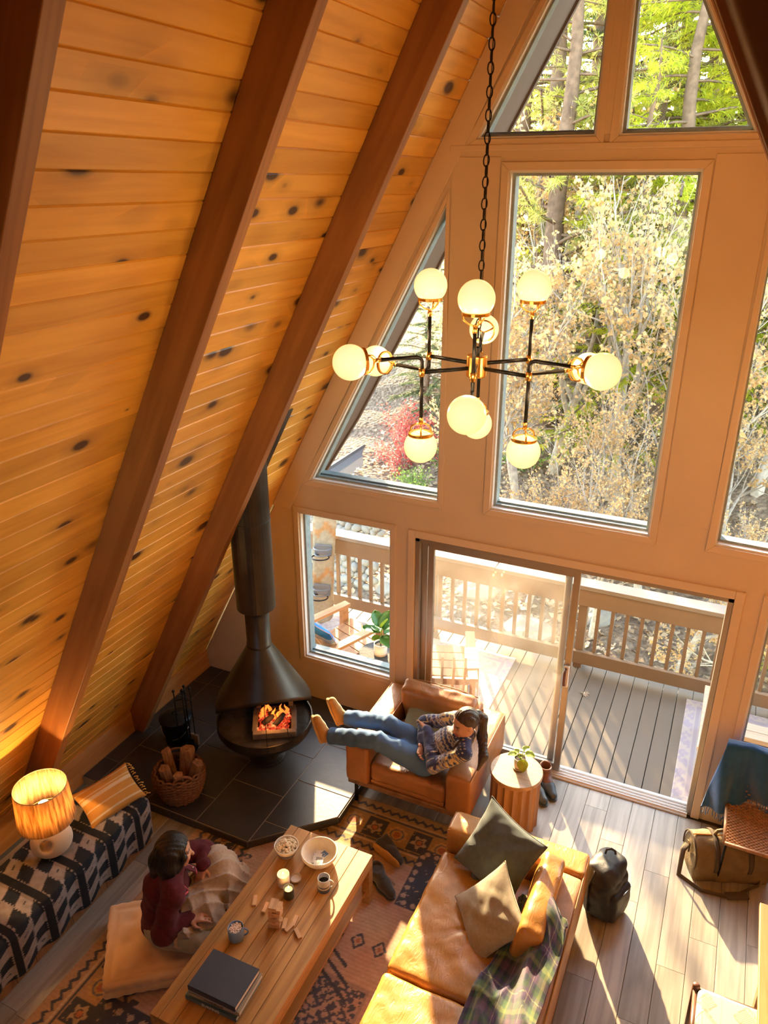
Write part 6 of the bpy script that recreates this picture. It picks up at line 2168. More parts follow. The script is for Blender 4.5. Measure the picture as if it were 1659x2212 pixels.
def knit(V):
    P = V
    ax = v3(J['che']) - v3(J['neck']); ax /= np.linalg.norm(ax)
    t = (P - v3(J['neck'])) @ ax
    d1 = np.linalg.norm(P - v3(J['neck']), axis=1)
    navy, cream, mid = np.array([.035, .045, .125]), np.array([.62, .55, .42]), np.array([.13, .15, .28])
    C = np.ones((len(V), 3)) * navy
    # arc length-like coordinate around the body for motif repeats
    s_ = (P[:, 1] * 1.0 + P[:, 2] * .35 - P[:, 0] * .3)
    tri = lambda v: np.abs((v % 1) * 2 - 1)
    def rows(m0, coord, c0, w, rep, c, k=1.0, ph=0.):
        m = m0 & (np.abs(coord - c0 - w * .6 * (tri(s_ / rep + ph) - .5)) < w * .42)
        C[m] = C[m] * (1 - k) + c * k
    torso = np.ones(len(V), bool)
    body = (t > .13)
    chestm = (t > .135) & (t < .36)
    C[chestm & (tri(s_ / .03 + t / .04) > .45)] = mid * 1.6
    for c0 in (.05, .085, .12, .15, .185, .22, .255, .29, .325):
        rows(torso, t, c0, .016, .034, cream if int(c0 * 1000) % 2 else cream * .8, .8, c0 * 9)
    for c0 in (.068, .165, .27): rows(torso, t, c0, .010, .017, cream, .7)
    # sleeves: sparse flecks and one band of diamonds
    for k in '12':
        a, b_ = v3(J['e' + k]), v3(J['w' + k]); L = np.linalg.norm(b_ - a); u = (P - a) @ (b_ - a) / L
        q = np.linalg.norm(P - a - np.outer(np.clip(u, 0, L) / L, b_ - a), axis=1)
        onf = (q < .066) & (u > -.03)
        C[onf] = navy
        for c0 in (.03, .09): 
            m = onf & (np.abs(u - c0 - .006 * (tri(s_ / .026) - .5)) < .004) & (tri(s_ / .026) > .3); C[m] = cream
        m = onf & (np.abs(u - .14) < .022) & (tri(s_ / .03 + u / .05) > .55); C[m] = mid
    m = (t < .045) & (tri(s_ / .03) > .7) & (tri(t / .026) > .7); C[m] = cream
    for (c0, r) in ((v3(J['s1']) + v3((-.06, -.05, -.05)), .075), (v3(J['s2']) + v3((-.09, .0, -.02)), .065)):
        d = np.linalg.norm(P - c0, axis=1)
        for k in range(3):
            m = (np.abs(d - .02 - k * .024) < .006) & (tri(s_ / .045 + k * .5) > .35); C[m] = np.array([.66, .50, .24])
    return np.clip(C * (1 + .15 * vnoise(V, 160, 1))[:, None], .004, 1)


def sweaterA(P):
    D = s_chain(P, [v3(J['neck']) - v3((.01, .0, .02)), J['che'], v3(J['pel']) + v3((.06, .01, .045))], [.085, .115, .125], .06)
    D = smin(D, s_ell(P, (-.62, -.80, .65), (.17, .125, .115), axes((-.7, 0, -.7), y=(0, 1, 0))), .05)
    for k in '12':
        D = smin(D, s_chain(P, [v3(J['s' + k]), J['e' + k], J['w' + k]], [.062, .054, .044], .02), .012)
    D = smin(D, s_chain(P, [J['s1'], J['neck'], J['s2']], [.06, .07, .06], .03), .03)
    D = D - .006 * vnoise(P, 24, 3) - .0035 * vnoise(P, 60, 1)
    # rolled collar
    nk = v3(J['neck']); ax = v3(J['head']) - nk; ax /= np.linalg.norm(ax)
    D = smin(D, s_cone(P, nk, nk + ax * .035, .066, .060), .01)
    return D
M_KNIT = painted('fair_isle_knit', rough=.95, bmp=.6, bscale=260, sheen=.4)
blob('sweater', sweaterA, (-.98, -1.14, .40), (-.30, -.48, .96), .0072, M_KNIT, wa, knit)


def denimcol(V):
    C = np.ones((len(V), 3)) * np.array([.085, .170, .33])
    n = vnoise(V, 7, 2)
    C = C * (1 + .35 * n)[:, None]
    top = np.clip((V[:, 2] - .62) / .18, 0, 1)[:, None]
    return np.clip(C, .01, 1)
def jeansA(P):
    D = s_ell(P, (-.77, -.825, .535), (.155, .165, .118))
    for k, o in (('1', 0.), ('2', 2.)):
        D = smin(D, s_chain(P, [J['h' + k], v3(J['h' + k]) * .5 + v3(J['k' + k]) * .5, J['k' + k], v3(J['k' + k]) * .45 + v3(J['a' + k]) * .55, v3(J['a' + k]) + v3((.035, .003, .0))], [.098, .088, .072, .066, .066], .02), .04)
    ax = P[..., 0]
    D = D - .004 * vnoise(P, 34, 1) - .0045 * np.sin(P[..., 0] * 95 + 3 * vnoise(P, 9, 1)) * np.exp(-((P[..., 0] + 1.12) / .06) ** 2) - .003 * np.sin(P[..., 0] * 70 + 4 * vnoise(P, 12, 2)) * (P[..., 0] < -1.2)
    for k in '12':
        a, b_ = v3(J['k' + k]), v3(J['a' + k]); dv = b_ - a; L = np.linalg.norm(dv); dv /= L
        D = np.where(np.linalg.norm(P - b_, axis=-1) < .16, np.maximum(D, ((P - a) @ dv) - (L - .028)), D)
    return D
M_DENIM = painted('denim', rough=.85, bmp=.35, bscale=500)
blob('jeans', jeansA, (-1.62, -1.16, .38), (-.56, -.58, .86), .0080, M_DENIM, wa, denimcol)


def shoe(P, heel, toe, ank, w=.040, sole=.012):
    """low boot between heel and toe, with ankle shaft"""
    heel, toe, ank = v3(heel), v3(toe), v3(ank)
    d = toe - heel; L = np.linalg.norm(d); d /= L
    up = ank - heel; up -= d * (up @ d); up /= np.linalg.norm(up)
    D = s_chain(P, [heel + up * .038 + d * .030, heel + up * .040 + d * L * .55, toe + up * .034 - d * .035], [.039, .041, .034], .02)
    D = smin(D, s_cone(P, heel + up * .05 + d * .045, ank, .045, .046), .03)
    D = np.maximum(D, -((P - heel) @ up))
    return D
M_SUEDE = plain('tan_suede', (.50, .235, .045), rough=.85, var=.1, vscale=30, sheen=.5)
M_CREPE = plain('boot_sole_tan', (.52, .34, .14), rough=.8)
for k, (heel, toe) in (('1', ((-1.575, -1.085, .588), (-1.672, -1.062, .800))), ('2', ((-1.545, -.858, .610), (-1.655, -.838, .822)))):
    heel, toe = v3(heel), v3(toe); ank = v3(J['a' + k]) + v3((-.010, 0, .008))
    bt = blob('boot', lambda P: shoe(P, heel, toe, ank), np.minimum(heel, toe) - .11, np.maximum(heel, toe) + .12, .007, M_SUEDE, wa)
    d = toe - heel; L = np.linalg.norm(d); d /= L
    up = ank - heel; up -= d * (up @ d); up /= np.linalg.norm(up)
    blob('sole', lambda P: np.maximum(np.maximum(s_chain(P, [heel + d * .030, heel + d * L * .55, toe - d * .035], [.042, .044, .038], .02), (P - heel) @ up - .014), -((P - heel) @ up) - .006), np.minimum(heel, toe) - .08, np.maximum(heel, toe) + .08, .006, M_CREPE, bt)

# hair with ponytail
def hairA(P):
    f, r, up = axA
    D = s_ell(P, atA(-.020, 0, .030), np.array([.098, .082, .094]) * hs, np.array([f, r, up]).T)
    q = P - atA(0, 0, 0)
    a, h = (q @ f) / hs, (q @ up) / hs
    D = np.maximum(D, a - .030 - .9 * np.clip(h - .045, -.05, .1))
    D = np.maximum(D, -(h + .035))
    D = smin(D, s_ell(P, atA(-.115, 0, .03), np.array([.030, .030, .032]) * hs), .015)
    pts = [atA(-.108, 0, .018), atA(-.138, -.008, -.025), v3((-.345, -.735, .81)), v3((-.30, -.82, .70)), v3((-.315, -.90, .625))]
    D = smin(D, s_chain(P, pts, [.024, .034, .038, .034, .010], .03), .02)
    D = smin(D, s_chain(P, [atA(-.06, .055, -.04), v3((-.475, -.905, .80)), v3((-.53, -.95, .74))], [.03, .03, .012], .02), .02)
    strand = np.sin((q @ r) * 260 + 3 * np.sin(q @ up * 30)) * .0022
    return D - strand
blob('hair', hairA, (-.62, -1.0, .58), (-.22, -.62, 1.10), .0062, M_HAIR1, wa)
pz = atA(-.112, 0, .032)
MB().tube([Vector(pz) + Vector(axA[1]) * (.027 * math.cos(t)) + Vector(axA[2]) * (.027 * math.sin(t)) for t in np.linspace(0, 2 * PI, 16, endpoint=False)], .006, 6, closed=True).build('hair_tie', M_BLACK, wa, smooth=True)

# ---- woman sitting on the floor cushion
K = dict(pel=(-1.88, -2.70, .255), che=(-1.865, -2.66, .50), neck=(-1.83, -2.625, .665), head=(-1.795, -2.60, .785),
         h1=(-1.86, -2.60, .25), h2=(-1.82, -2.78, .24), k1=(-1.68, -2.36, .455), k2=(-1.53, -2.73, .235), a1=(-1.60, -2.27, .10), a2=(-1.70, -2.52, .20),
         s1=(-1.925, -2.50, .615), s2=(-1.725, -2.745, .605), e1=(-1.80, -2.335, .52), e2=(-1.755, -2.845, .335), w1=(-1.715, -2.455, .555), w2=(-1.655, -2.715, .375))
wb = thing('person', 'woman in dark red fleece sitting on the floor cushion under a beige blanket', 'person', (-1.88, -2.70, .15))
fB, uB = (.80, .585, -.10), (.03, .02, 1)
hb = 1.02
def skinB(P):
    D, _, _ = head_sdf(P, K['head'], fB, uB, hb)
    D = smin(D, s_cone(P, K['head'], K['neck'], .048, .052), .03)
    D = smin(D, s_chain(P, [K['neck'], K['che'], K['pel']], [.07, .10, .11], .05), .05)
    for k in '12':
        D = smin(D, s_chain(P, [K['neck'], K['s' + k], K['e' + k], K['w' + k]], [.05, .045, .035, .025], .03), .03)
        D = smin(D, s_chain(P, [K['h' + k], K['k' + k], K['a' + k]], [.075, .05, .036], .03), .04)
    D = smin(D, s_chain(P, [K['a1'], v3(K['a1']) + v3((.10, .06, -.045))], [.036, .03], .02), .02)
    D = smin(D, s_chain(P, [K['a2'], v3(K['a2']) + v3((-.06, .10, -.02))], [.036, .03], .02), .02)
    D = smin(D, hand_sdf(P, K['w1'], (.10, -.65, -.62), (.1, .3, -.6), 1, .25), .012)
    D = smin(D, hand_sdf(P, K['w2'], (.82, .52, .0), (.1, .2, -1), -1, .30), .012)
    return D
_, atB, axB = head_sdf(np.zeros((1, 3)), K['head'], fB, uB, hb)
blob('body', skinB, (-2.06, -2.95, .02), (-1.40, -2.12, .93), .0072, M_SKIN, wb, face_col(atB, axB, hb, (.58, .30, .18), (.45, .14, .11)))
eyes(wb, atB, axB, hb)
M_FLEECE = plain('maroon_fleece', (.095, .006, .012), rough=.95, var=.18, vscale=60, bmp=.5, bscale=220, sheen=.06)
def fleece(P):
    D = s_chain(P, [v3(K['neck']) - v3((0, 0, .03)), K['che'], v3(K['pel']) + v3((0, 0, .0))], [.085, .135, .155], .06)
    for k in '12':
        D = smin(D, s_chain(P, [K['s' + k], K['e' + k], v3(K['w' + k])], [.072, .072, .046], .03), .018)
    D = smin(D, s_chain(P, [K['s1'], K['neck'], K['s2']], [.07, .075, .07], .03), .05)
    nk = v3(K['neck'])
    D = smin(D, s_cone(P, nk, nk + v3((.01, .01, .045)), .066, .070), .01)
    return D - .009 * vnoise(P, 22, 3) - .004 * vnoise(P, 55, 1)
blob('fleece', fleece, (-2.16, -2.99, .07), (-1.54, -2.2, .79), .0085, M_FLEECE, wb)
M_PINK = plain('pink_trim', (.62, .06, .12), rough=.6)
M_SNAP = plain('snap_metal', (.7, .7, .68), rough=.25, metal=1.0)
# open collar flaps with pink binding and snaps
for (c, U, V, w, h) in (((-1.700, -2.715, .620), (.80, -.10, -.35), (-.35, -.75, .35), .11, .075), ((-1.735, -2.575, .640), (.55, .45, -.60), (.5, -.5, .1), .12, .05)):
    c, U, V = Vector(c), Vector(U).normalized(), Vector(V)
    V = (V - U * U.dot(V)).normalized(); n_ = U.cross(V)
    if n_.z < 0: n_ = -n_
    cn = [c + U * (sx * w / 2) + V * (sy * h / 2) for sx, sy in ((-1, -1), (1, -1), (1, 1), (-1, 1))]
    fb = MB(); fb.add([p + n_ * .006 for p in cn] + [p - n_ * .004 for p in cn], [(0, 1, 2, 3), (7, 6, 5, 4), (0, 4, 5, 1), (1, 5, 6, 2), (2, 6, 7, 3), (3, 7, 4, 0)])
    fo2 = fb.build('collar_flap', M_FLEECE, wb, weld=True, bevel=.004)
    MB().tube([cn[0].lerp(cn[1], .0), cn[0].lerp(cn[1], .92), cn[1].lerp(cn[2], .12), cn[2]], .0058, 6).build('binding', M_PINK, fo2, smooth=True)
    for t in (.3, .75):
        p = cn[0].lerp(cn[1], t) + V * (h * .35) + n_ * .008
        MB().sphere(p, .0062, 10, 6, (1, 1, .5)).build('snap', M_SNAP, fo2, smooth=True)
M_KHAKI = plain('khaki_cotton', (.36, .33, .24), rough=.9, var=.08, vscale=20, bmp=.15, bscale=300)
def trousers(P):
    D = s_ell(P, (-1.87, -2.69, .235), (.165, .165, .105))
    D = smin(D, s_chain(P, [K['h1'], K['k1'], v3(K['a1']) + v3((0, 0, .02))], [.098, .078, .062], .02), .04)
    D = smin(D, s_chain(P, [K['h2'], K['k2'], K['a2']], [.098, .080, .062], .03), .04)
    return D - .005 * vnoise(P, 28, 2) - .003 * vnoise(P, 60, 1)
blob('trousers', trousers, (-2.08, -2.92, .08), (-1.40, -2.18, .56), .0088, M_KHAKI, wb)
def hairB(P):
    f, r, up = axB
    q = P - atB(0, 0, 0)
    a, bb_, h = (q @ f) / hb, (q @ r) / hb, (q @ up) / hb
    D = s_ell(P, atB(-.018, 0, .030), np.array([.106, .090, .098]) * hb, np.array([f, r, up]).T)
    D = np.maximum(D, a - .045 - .9 * np.clip(h - .040, -.06, .1))
    for sgn in (-1, 1):
        D = smin(D, s_chain(P, [atB(-.035, sgn * .055, .03), atB(-.045, sgn * .074, -.06), atB(-.040, sgn * .088, -.185)], [.062, .060, .036], .03), .03)
    D = smin(D, s_chain(P, [atB(-.06, 0, .02), atB(-.095, 0, -.07), atB(-.115, 0, -.195)], [.07, .070, .048], .03), .03)
    D = smin(D, s_chain(P, [atB(.03, .050, .065), atB(.055, .064, .0), atB(.020, .074, -.08)], [.022, .016, .020], .02), .015)
    part = .006 * np.exp(-((bb_ - .012) / .006) ** 2) * (h > .07)
    return D + part - np.sin(bb_ * 240 + 3 * np.sin(h * 26)) * .0022
blob('hair', hairB, (-2.04, -2.84, .52), (-1.62, -2.42, .93), .0062, M_HAIR2, wb)

# beige blanket over her legs
M_BEIGE = plain('beige_wool', (.44, .335, .235), rough=.95, var=.12, vscale=50, bmp=.4, bscale=260, sheen=.4)
def throwB(P):
    k1, h1, a1 = v3(K['k1']), v3(K['h1']), v3(K['a1'])
    D = s_chain(P, [v3((-1.70, -2.60, .345)), k1 + v3((.0, 0, .0)), v3((-1.575, -2.255, .09))], [.085, .112, .12], .04)
    D = smin(D, s_chain(P, [k1 + v3((.02, -.02, 0)), v3((-1.525, -2.42, .10))], [.09, .085], .04), .06)
    D = smin(D, s_chain(P, [v3((-1.70, -2.62, .39)), v3((-1.60, -2.58, .34)), v3((-1.52, -2.56, .16))], [.06, .075, .06], .03), .05)
    D = smin(D, s_chain(P, [v3((-1.73, -2.64, .40)), v3((-1.665, -2.755, .315)), v3((-1.70, -2.80, .27))], [.045, .05, .035], .03), .035)
    D = smin(D, s_chain(P, [v3((-1.66, -2.75, .31)), v3((-1.575, -2.645, .315)), v3((-1.525, -2.575, .31))], [.035, .038, .04], .03), .025)
    rid = lambda q: (1 - np.abs(np.sin(q))) ** 2
    f1 = rid(P[..., 0] * 30 + P[..., 1] * 14 + P[..., 2] * 11 + 3.2 * vnoise(P, 5, 1)) * .030 * np.clip((.52 - P[..., 2]) / .2, .25, 1)
    f2 = rid((P[..., 1] - P[..., 0]) * 26 + P[..., 2] * 14 + 3.0 * vnoise(P, 6, 4)) * .024
    D = D - f1 - f2 - .006 * vnoise(P, 15, 2)
    return np.maximum(D, -(P[..., 2] - .022))
bt_ = blob('lap_blanket', throwB, (-1.92, -2.92, .0), (-1.39, -2.05, .63), .0085, M_BEIGE)
setp(bt_, 'beige wool blanket with pale fringe over the knees of the woman on the floor', 'blanket')
fg = MB(); random.seed(19)
for k in range(26):
    t = k / 25
    p = Vector((-1.465, -2.22, .19)).lerp(Vector((-1.447, -2.46, .16)), t) + Vector((random.uniform(-.012, .0), 0, random.uniform(-.02, .03)))
    fg.tube([p + Vector((-.02, 0, .02)), p, p + Vector((random.uniform(-.004, .010), random.uniform(-.015, .015), -random.uniform(.03, .06)))], .0022, 4)
fg.build('fringe', plain('lilac_yarn', (.55, .50, .52), .9), bt_)
# ------------------------------------------------------------------ boots
def ground_boot(name, label, x, y, z, rz, shaft, m_low, m_up, m_sole, roll=0.0, group=None, h=.0075):
    """short boot built upright along +x, then turned"""
    t = thing(name, label, 'boot', (x, y, z), group)
    def low(P):
        D = s_chain(P, [(0.035, 0, .052), (.15, 0, .052), (.235, 0, .042)], [.042, .046, .036], .03)
        D = smin(D, s_cone(P, (.035, 0, .06), (.06, 0, .10), .044, .044), .03)
        return np.maximum(np.maximum(D, -(P[..., 2] - .012)), P[..., 2] - .115)
    def up(P):
        D = s_chain(P, [(.05, 0, .085), (.048, 0, shaft - .02), (.045, 0, shaft + .03)], [.048, .047, .051], .02)
        D = smin(D, s_cone(P, (.06, 0, .09), (.125, 0, .078), .044, .040), .03)
        inn = s_cone(P, (.048, 0, shaft - .05), (.045, 0, shaft + .06), .036, .043)
        D = -smin(-D, inn, .004)
        return np.maximum(D, P[..., 2] - shaft - .010 * np.cos(P[..., 0] * 40))
    def sole(P):
        D = s_chain(P, [(0.035, 0, .01), (.15, 0, .01), (.235, 0, .01)], [.045, .049, .039], .03)
        return np.maximum(np.maximum(D, P[..., 2] - .018), -P[..., 2])
    R = Matrix.Rotation(rz, 4, 'Z') @ Matrix.Rotation(roll, 4, 'X')
    o0 = t.location.copy(); t.location = (0, 0, 0)
    for nm, f, mt in (('foot', low, m_low), ('shaft', up, m_up), ('sole', sole, m_sole)):
        blob(nm, f, (-.04, -.09, -.03), (.32, .09, shaft + .05), h, mt, t)
    t.matrix_world = Matrix.Translation(o0) @ R
    return t


M_RUBB = plain('dark_rubber', (.055, .060, .055), rough=.45)
M_TANB = plain('brown_boot_leather', (.19, .085, .050), rough=.55, var=.15, vscale=20)
M_BLKL = plain('dark_suede', (.040, .036, .030), rough=.9, sheen=.4)
M_GUM = plain('gum_sole', (.50, .24, .04), rough=.7)
ground_boot('duck_boot', 'brown duck boot with black rubber foot standing by the door track', .03, -.10, 0, -.95, .20, M_RUBB, M_TANB, M_RUBB, 0, 'pair of duck boots')
ground_boot('duck_boot', 'duck boot mostly hidden behind the fluted side table', -.06, -.22, 0, -.75, .20, M_RUBB, M_TANB, M_RUBB, 0, 'pair of duck boots')
ground_boot('suede_boot', 'dark suede ankle boot standing upright by the table leg', -.86, -1.62, .012, -.55, .13, M_BLKL, M_BLKL, M_RUBB, 0, 'pair of suede boots')
ground_boot('suede_boot', 'dark suede ankle boot fallen on its side showing its orange sole', -.955, -1.42, .058, -.35, .13, M_BLKL, M_BLKL, M_GUM, -1.45, 'pair of suede boots')

# ------------------------------------------------------------------ backpack and duffel bag
M_BAG = plain('black_nylon', (.020, .021, .024), rough=.55, var=.2, vscale=14, bmp=.5, bscale=18)
bp = thing('backpack', 'black backpack standing on the floor behind the sofa', 'backpack', (.745, -1.17, 0))
RB = axes((.35, .94, 0), z=(-.10, 0, 1))
def bpk(P):
    D = s_box(P, (.735, -1.17, .222), (.155, .115, .218), .075, RB)
    q = (P - v3((.735, -1.17, .222))) @ RB
    D = D + .010 * np.exp(-((q[..., 2] - .10) / .010) ** 2)                  # seam under the flap
    return D - .008 * vnoise(P, 16, 1) - .005 * vnoise(P, 38, 2)
blob('body', bpk, (.52, -1.42, .0), (.96, -.92, .50), .0105, M_BAG, bp)
blob('front_pocket', lambda P: s_box(P, (.825, -1.205, .145), (.115, .050, .125), .035, axes((.35, .94, 0), z=(0, 0, 1))) - .005 * vnoise(P, 24, 2), (.64, -1.40, .0), (1.0, -1.02, .33), .0095, M_BAG, bp)
MB().tube([(.70, -1.13, .455), (.705, -1.125, .49), (.735, -1.115, .50), (.76, -1.10, .475), (.765, -1.10, .45)], .008, 6).build('haul_loop', M_BAG, bp, smooth=True)
MB().tube([(.83, -1.285, .235), (.872, -1.215, .245), (.90, -1.12, .235)], .004, 6).build('zip', M_SNAP, bp)
for y in (-1.28, -1.18):
    MB().tube([(.66, y, .42), (.63, y - .02, .30), (.64, y - .03, .08), (.66, y - .04, .012)], .013, 6, flat=.4).build('strap', M_BAG, bp, smooth=True)
MB().box((.826, -1.095, .30), (.03, .022, .05)).build('buckle', M_BLACK, bp, bevel=.004)
MB().box((.775, -1.06, .385), (.03, .03, .03)).build('buckle', M_BLACK, bp, bevel=.004)

M_OLIVE = plain('olive_canvas', (.20, .130, .050), rough=.7, var=.15, vscale=12, bmp=.3, bscale=60)
M_STRAP = plain('brown_webbing', (.095, .062, .032), rough=.85, bmp=.3, bscale=300)
df = thing('duffel_bag', 'olive brown canvas duffel bag on the floor under the wicker chair', 'bag', (1.50, -.43, 0))
da = v3((.93, .365, 0)); da /= np.linalg.norm(da); dn = v3((-.365, .93, 0)); dc = v3((1.50, -.43, .15))
def duf(P):
    q = P - dc
    l, m, z = q @ da, q @ dn, q[..., 2]
    D2 = np.sqrt((m / 1.0) ** 2 + (np.maximum(z, -.05) / 1.05) ** 2) - .148
    D2 = np.maximum(D2, -z - .145)
    b2 = np.maximum(np.abs(m) - .14, np.abs(z + .07) - .075)
    D2 = smin(D2, b2, .03)
    D = np.maximum(D2, np.abs(l) - .275)
    D = -smin(-D, -(np.abs(l) - .275), .02) if False else D
    r = .025
    D = np.maximum(D2 + r, np.abs(l) - .275 + r)
    w = np.maximum(np.stack([D2 + r, np.abs(l) - .275 + r], -1), 0)
    D = np.sqrt((w ** 2).sum(-1)) + np.minimum(D, 0) - r
    return D - .008 * vnoise(P, 12, 2) - .004 * vnoise(P, 30, 1)
blob('body', duf, (1.14, -.74, -.02), (1.86, -.12, .34), .011, M_OLIVE, df)
def ring_at(l, rr=.153, n=18, a0=-.35, a1=PI + .35):
    return [Vector(dc + da * l + dn * (rr * math.cos(t)) + v3((0, 0, rr * 1.05 * math.sin(t)))) for t in np.linspace(a0, a1, n)]
for l in (-.272, .272): MB().tube(ring_at(l, .140), .006, 6).build('piping', M_STRAP, df, smooth=True)
for l in (-.12, .12): MB().tube(ring_at(l, .157), .017, 6, flat=.25).build('carry_strap', M_STRAP, df, smooth=True)
MB().tube([Vector(dc + da * l + v3((0, 0, z))) for l, z in ((-.12, .155), (-.10, .20), (0, .225), (.10, .20), (.12, .155))], .013, 8).build('handle', M_OLIVE, df, smooth=True)
MB().tube([Vector(dc + da * t + v3((0, 0, .160))) for t in np.linspace(-.27, .27, 8)], .005, 6).build('zip', M_BRASS, df)
e0 = dc - da * .285
MB().box(Vector(e0 + v3((0, 0, .045)) - da * .004), (.012, .05, .08), M=Matrix(((da[0], dn[0], 0), (da[1], dn[1], 0), (0, 0, 1)))).build('end_tab', M_STRAP, df, bevel=.003)
MB().tube([Vector(e0 - da * .008 + dn * (.018 * math.cos(t)) + v3((0, 0, .075 + .018 * math.sin(t)))) for t in np.linspace(0, 2 * PI, 14, endpoint=False)], .003, 5, closed=True).build('ring', M_BRASS, df)
MB().tube([Vector(e0 - da * .012 + v3((0, 0, .06))), Vector(e0 - da * .05 + v3((0, 0, .03)) - dn * .03), Vector((1.20, -.66, .012)), Vector((1.36, -.74, .010)), Vector((1.55, -.72, .010)), Vector((1.74, -.52, .012)), Vector(dc + da * .30 + v3((0, 0, -.03)))], .021, 6, flat=.22).build('shoulder_strap', M_STRAP, df, smooth=True)
MB().box((1.60, -.685, .018), (.16, .06, .014), rz=.45).build('strap_pad', M_STRAP, df, bevel=.004)

# ------------------------------------------------------------------ wicker chair with blue throw
M_RATTAN = plain('rattan', (.36, .17, .065), rough=.5, var=.25, vscale=30)
wc = thing('wicker_chair', 'woven rattan chair with thin metal legs by the right window', 'chair', (1.72, -.42, 0))
wx0, wx1, wy0, wy1, wz = 1.447, 1.98, -.672, -.20, .45
m = MB()
ny, nx = 30, 17
for j in range(ny):
    y = wy0 + (wy1 - wy0) * (j + .5) / ny
    pts = []
    for i in range(nx * 2 + 1):
        x = wx0 + (wx1 - wx0) * i / (nx * 2)
        pts.append((x, y, wz + .0055 * math.sin(PI * (i / 1.0 + j) + PI / 2) - .012 * math.sin(PI * i / (nx * 2)) * math.sin(PI * (j + .5) / ny)))
    m.tube(pts, .0076, 5, flat=.8)
for i in range(nx):
    x = wx0 + (wx1 - wx0) * (i + .5) / nx
    m.tube([(x, wy0 + (wy1 - wy0) * j / 12, wz - .004 - .012 * math.sin(PI * (i + .5) / nx) * math.sin(PI * j / 12)) for j in range(13)], .0065, 5, flat=.6)
so = m.build('woven_seat', M_RATTAN, wc, smooth=True); so['kind'] = 'stuff'
rim = [(wx0, wy0), (wx1, wy0), (wx1, wy1), (wx0, wy1)]
for a, b_ in zip(rim, rim[1:] + rim[:1]):
    MB().tube([(a[0], a[1], wz - .005), (b_[0], b_[1], wz - .005)], .014, 8).build('seat_rim', M_RATTAN, wc, smooth=True)
for lx in (wx0 + .012, wx1 - .012):
    MB().tube([(lx, wy0 + .01, wz), (lx + .0, wy0 + .085, 0)], .009, 8).build('leg', M_BLACK, wc, smooth=True)
    MB().tube([(lx, wy1, wz), (lx, wy1 + .03, 0)], .009, 8).build('leg', M_BLACK, wc, smooth=True)
    MB().tube([(lx, wy1, wz), (lx, wy1 + .05, .70), (lx + (.02 if lx < 1.7 else -.02), wy1 + .07, .86)], .012, 8).build('back_post', M_RATTAN, wc, smooth=True)
MB().tube([(wx0 + .03, wy1 + .07, .86), (1.71, wy1 + .075, .885), (wx1 - .03, wy1 + .07, .86)], .013, 8).build('top_rail', M_RATTAN, wc, smooth=True)
m = MB()
for j in range(16):
    z = .48 + j * .023
    m.tube([(wx0 + .01 + (wx1 - wx0 - .02) * i / 20, wy1 + .004 + .06 * (z - .45) / .4 + .006 * math.sin(PI * i + PI * j + PI / 2), z) for i in range(21)], .0065, 5)
mo = m.build('woven_back', M_RATTAN, wc, smooth=True); mo['kind'] = 'stuff'
# throw: a sheet hanging over the chair back
M_BLUE = plain('petrol_wool', (.006, .090, .27), rough=.95, var=.15, vscale=30, bmp=.3, bscale=250, sheen=.6)
nu, nv = 70, 90
A, B = np.meshgrid(np.linspace(0, 1, nu), np.linspace(0, 1, nv), indexing='ij')      # A across (left->right), B front hem -> over the rail -> back hem
s_ = B
front = .50 - .0 * A
xx = 1.375 + .44 * A
top = .905 + .006 * np.sin(A * 5)
ph = np.where(B < .62, (.62 - B) / .62, (B - .62) / .38)      # distance from the rail
drop_f = .58 * (1.0 - .40 * A) + .03 * np.sin(A * 7)
drop_b = .34
zz = np.where(B < .62, top - drop_f * np.clip(ph * 1.06 - .06, 0, 1), top - drop_b * np.clip(ph * 1.06 - .06, 0, 1))
zz = zz - .02 * np.clip(.12 - ph, 0, 1) * 0
yr = -.125
yy = np.where(B < .62, yr - .028 - .10 * ph ** .8 * (1.1 - .5 * A), yr + .03 + .03 * ph)
bl_ = np.clip(1 - ph / .08, 0, 1)
yy = yy * (1 - bl_) + (yr) * bl_
xx = xx - .10 * (B < .62) * ph * (1 - A) ** 1.5 + .02 * np.sin(A * 11) * ph
fold = np.sin(A * 12 + 2.5 * np.sin(B * 3.5) + 1.0) * .034 * np.clip(ph * 2, .2, 1) + .016 * np.sin(A * 25 + B * 8) * np.clip(ph * 1.5, .2, 1)
yy = yy + fold * np.where(B < .62, 1, .5)
th = grid_sheet('blue_throw', np.stack([xx, yy, zz], -1), M_BLUE, None, None, solid=.010)
setp(th, 'petrol blue wool throw hanging over the back of the wicker chair', 'throw')
fg = MB(); random.seed(23)
for k in range(34):
    i = int(k / 33 * (nu - 1))
    p = Vector((xx[i, 0], yy[i, 0], zz[i, 0]))
    fg.tube([p + Vector((0, 0, .01)), p + Vector((random.uniform(-.01, .01), -.005, -.035)), p + Vector((random.uniform(-.015, .015), random.uniform(-.02, .01), -random.uniform(.06, .09)))], .0032, 5)
fg.build('fringe', M_BLUE, th)

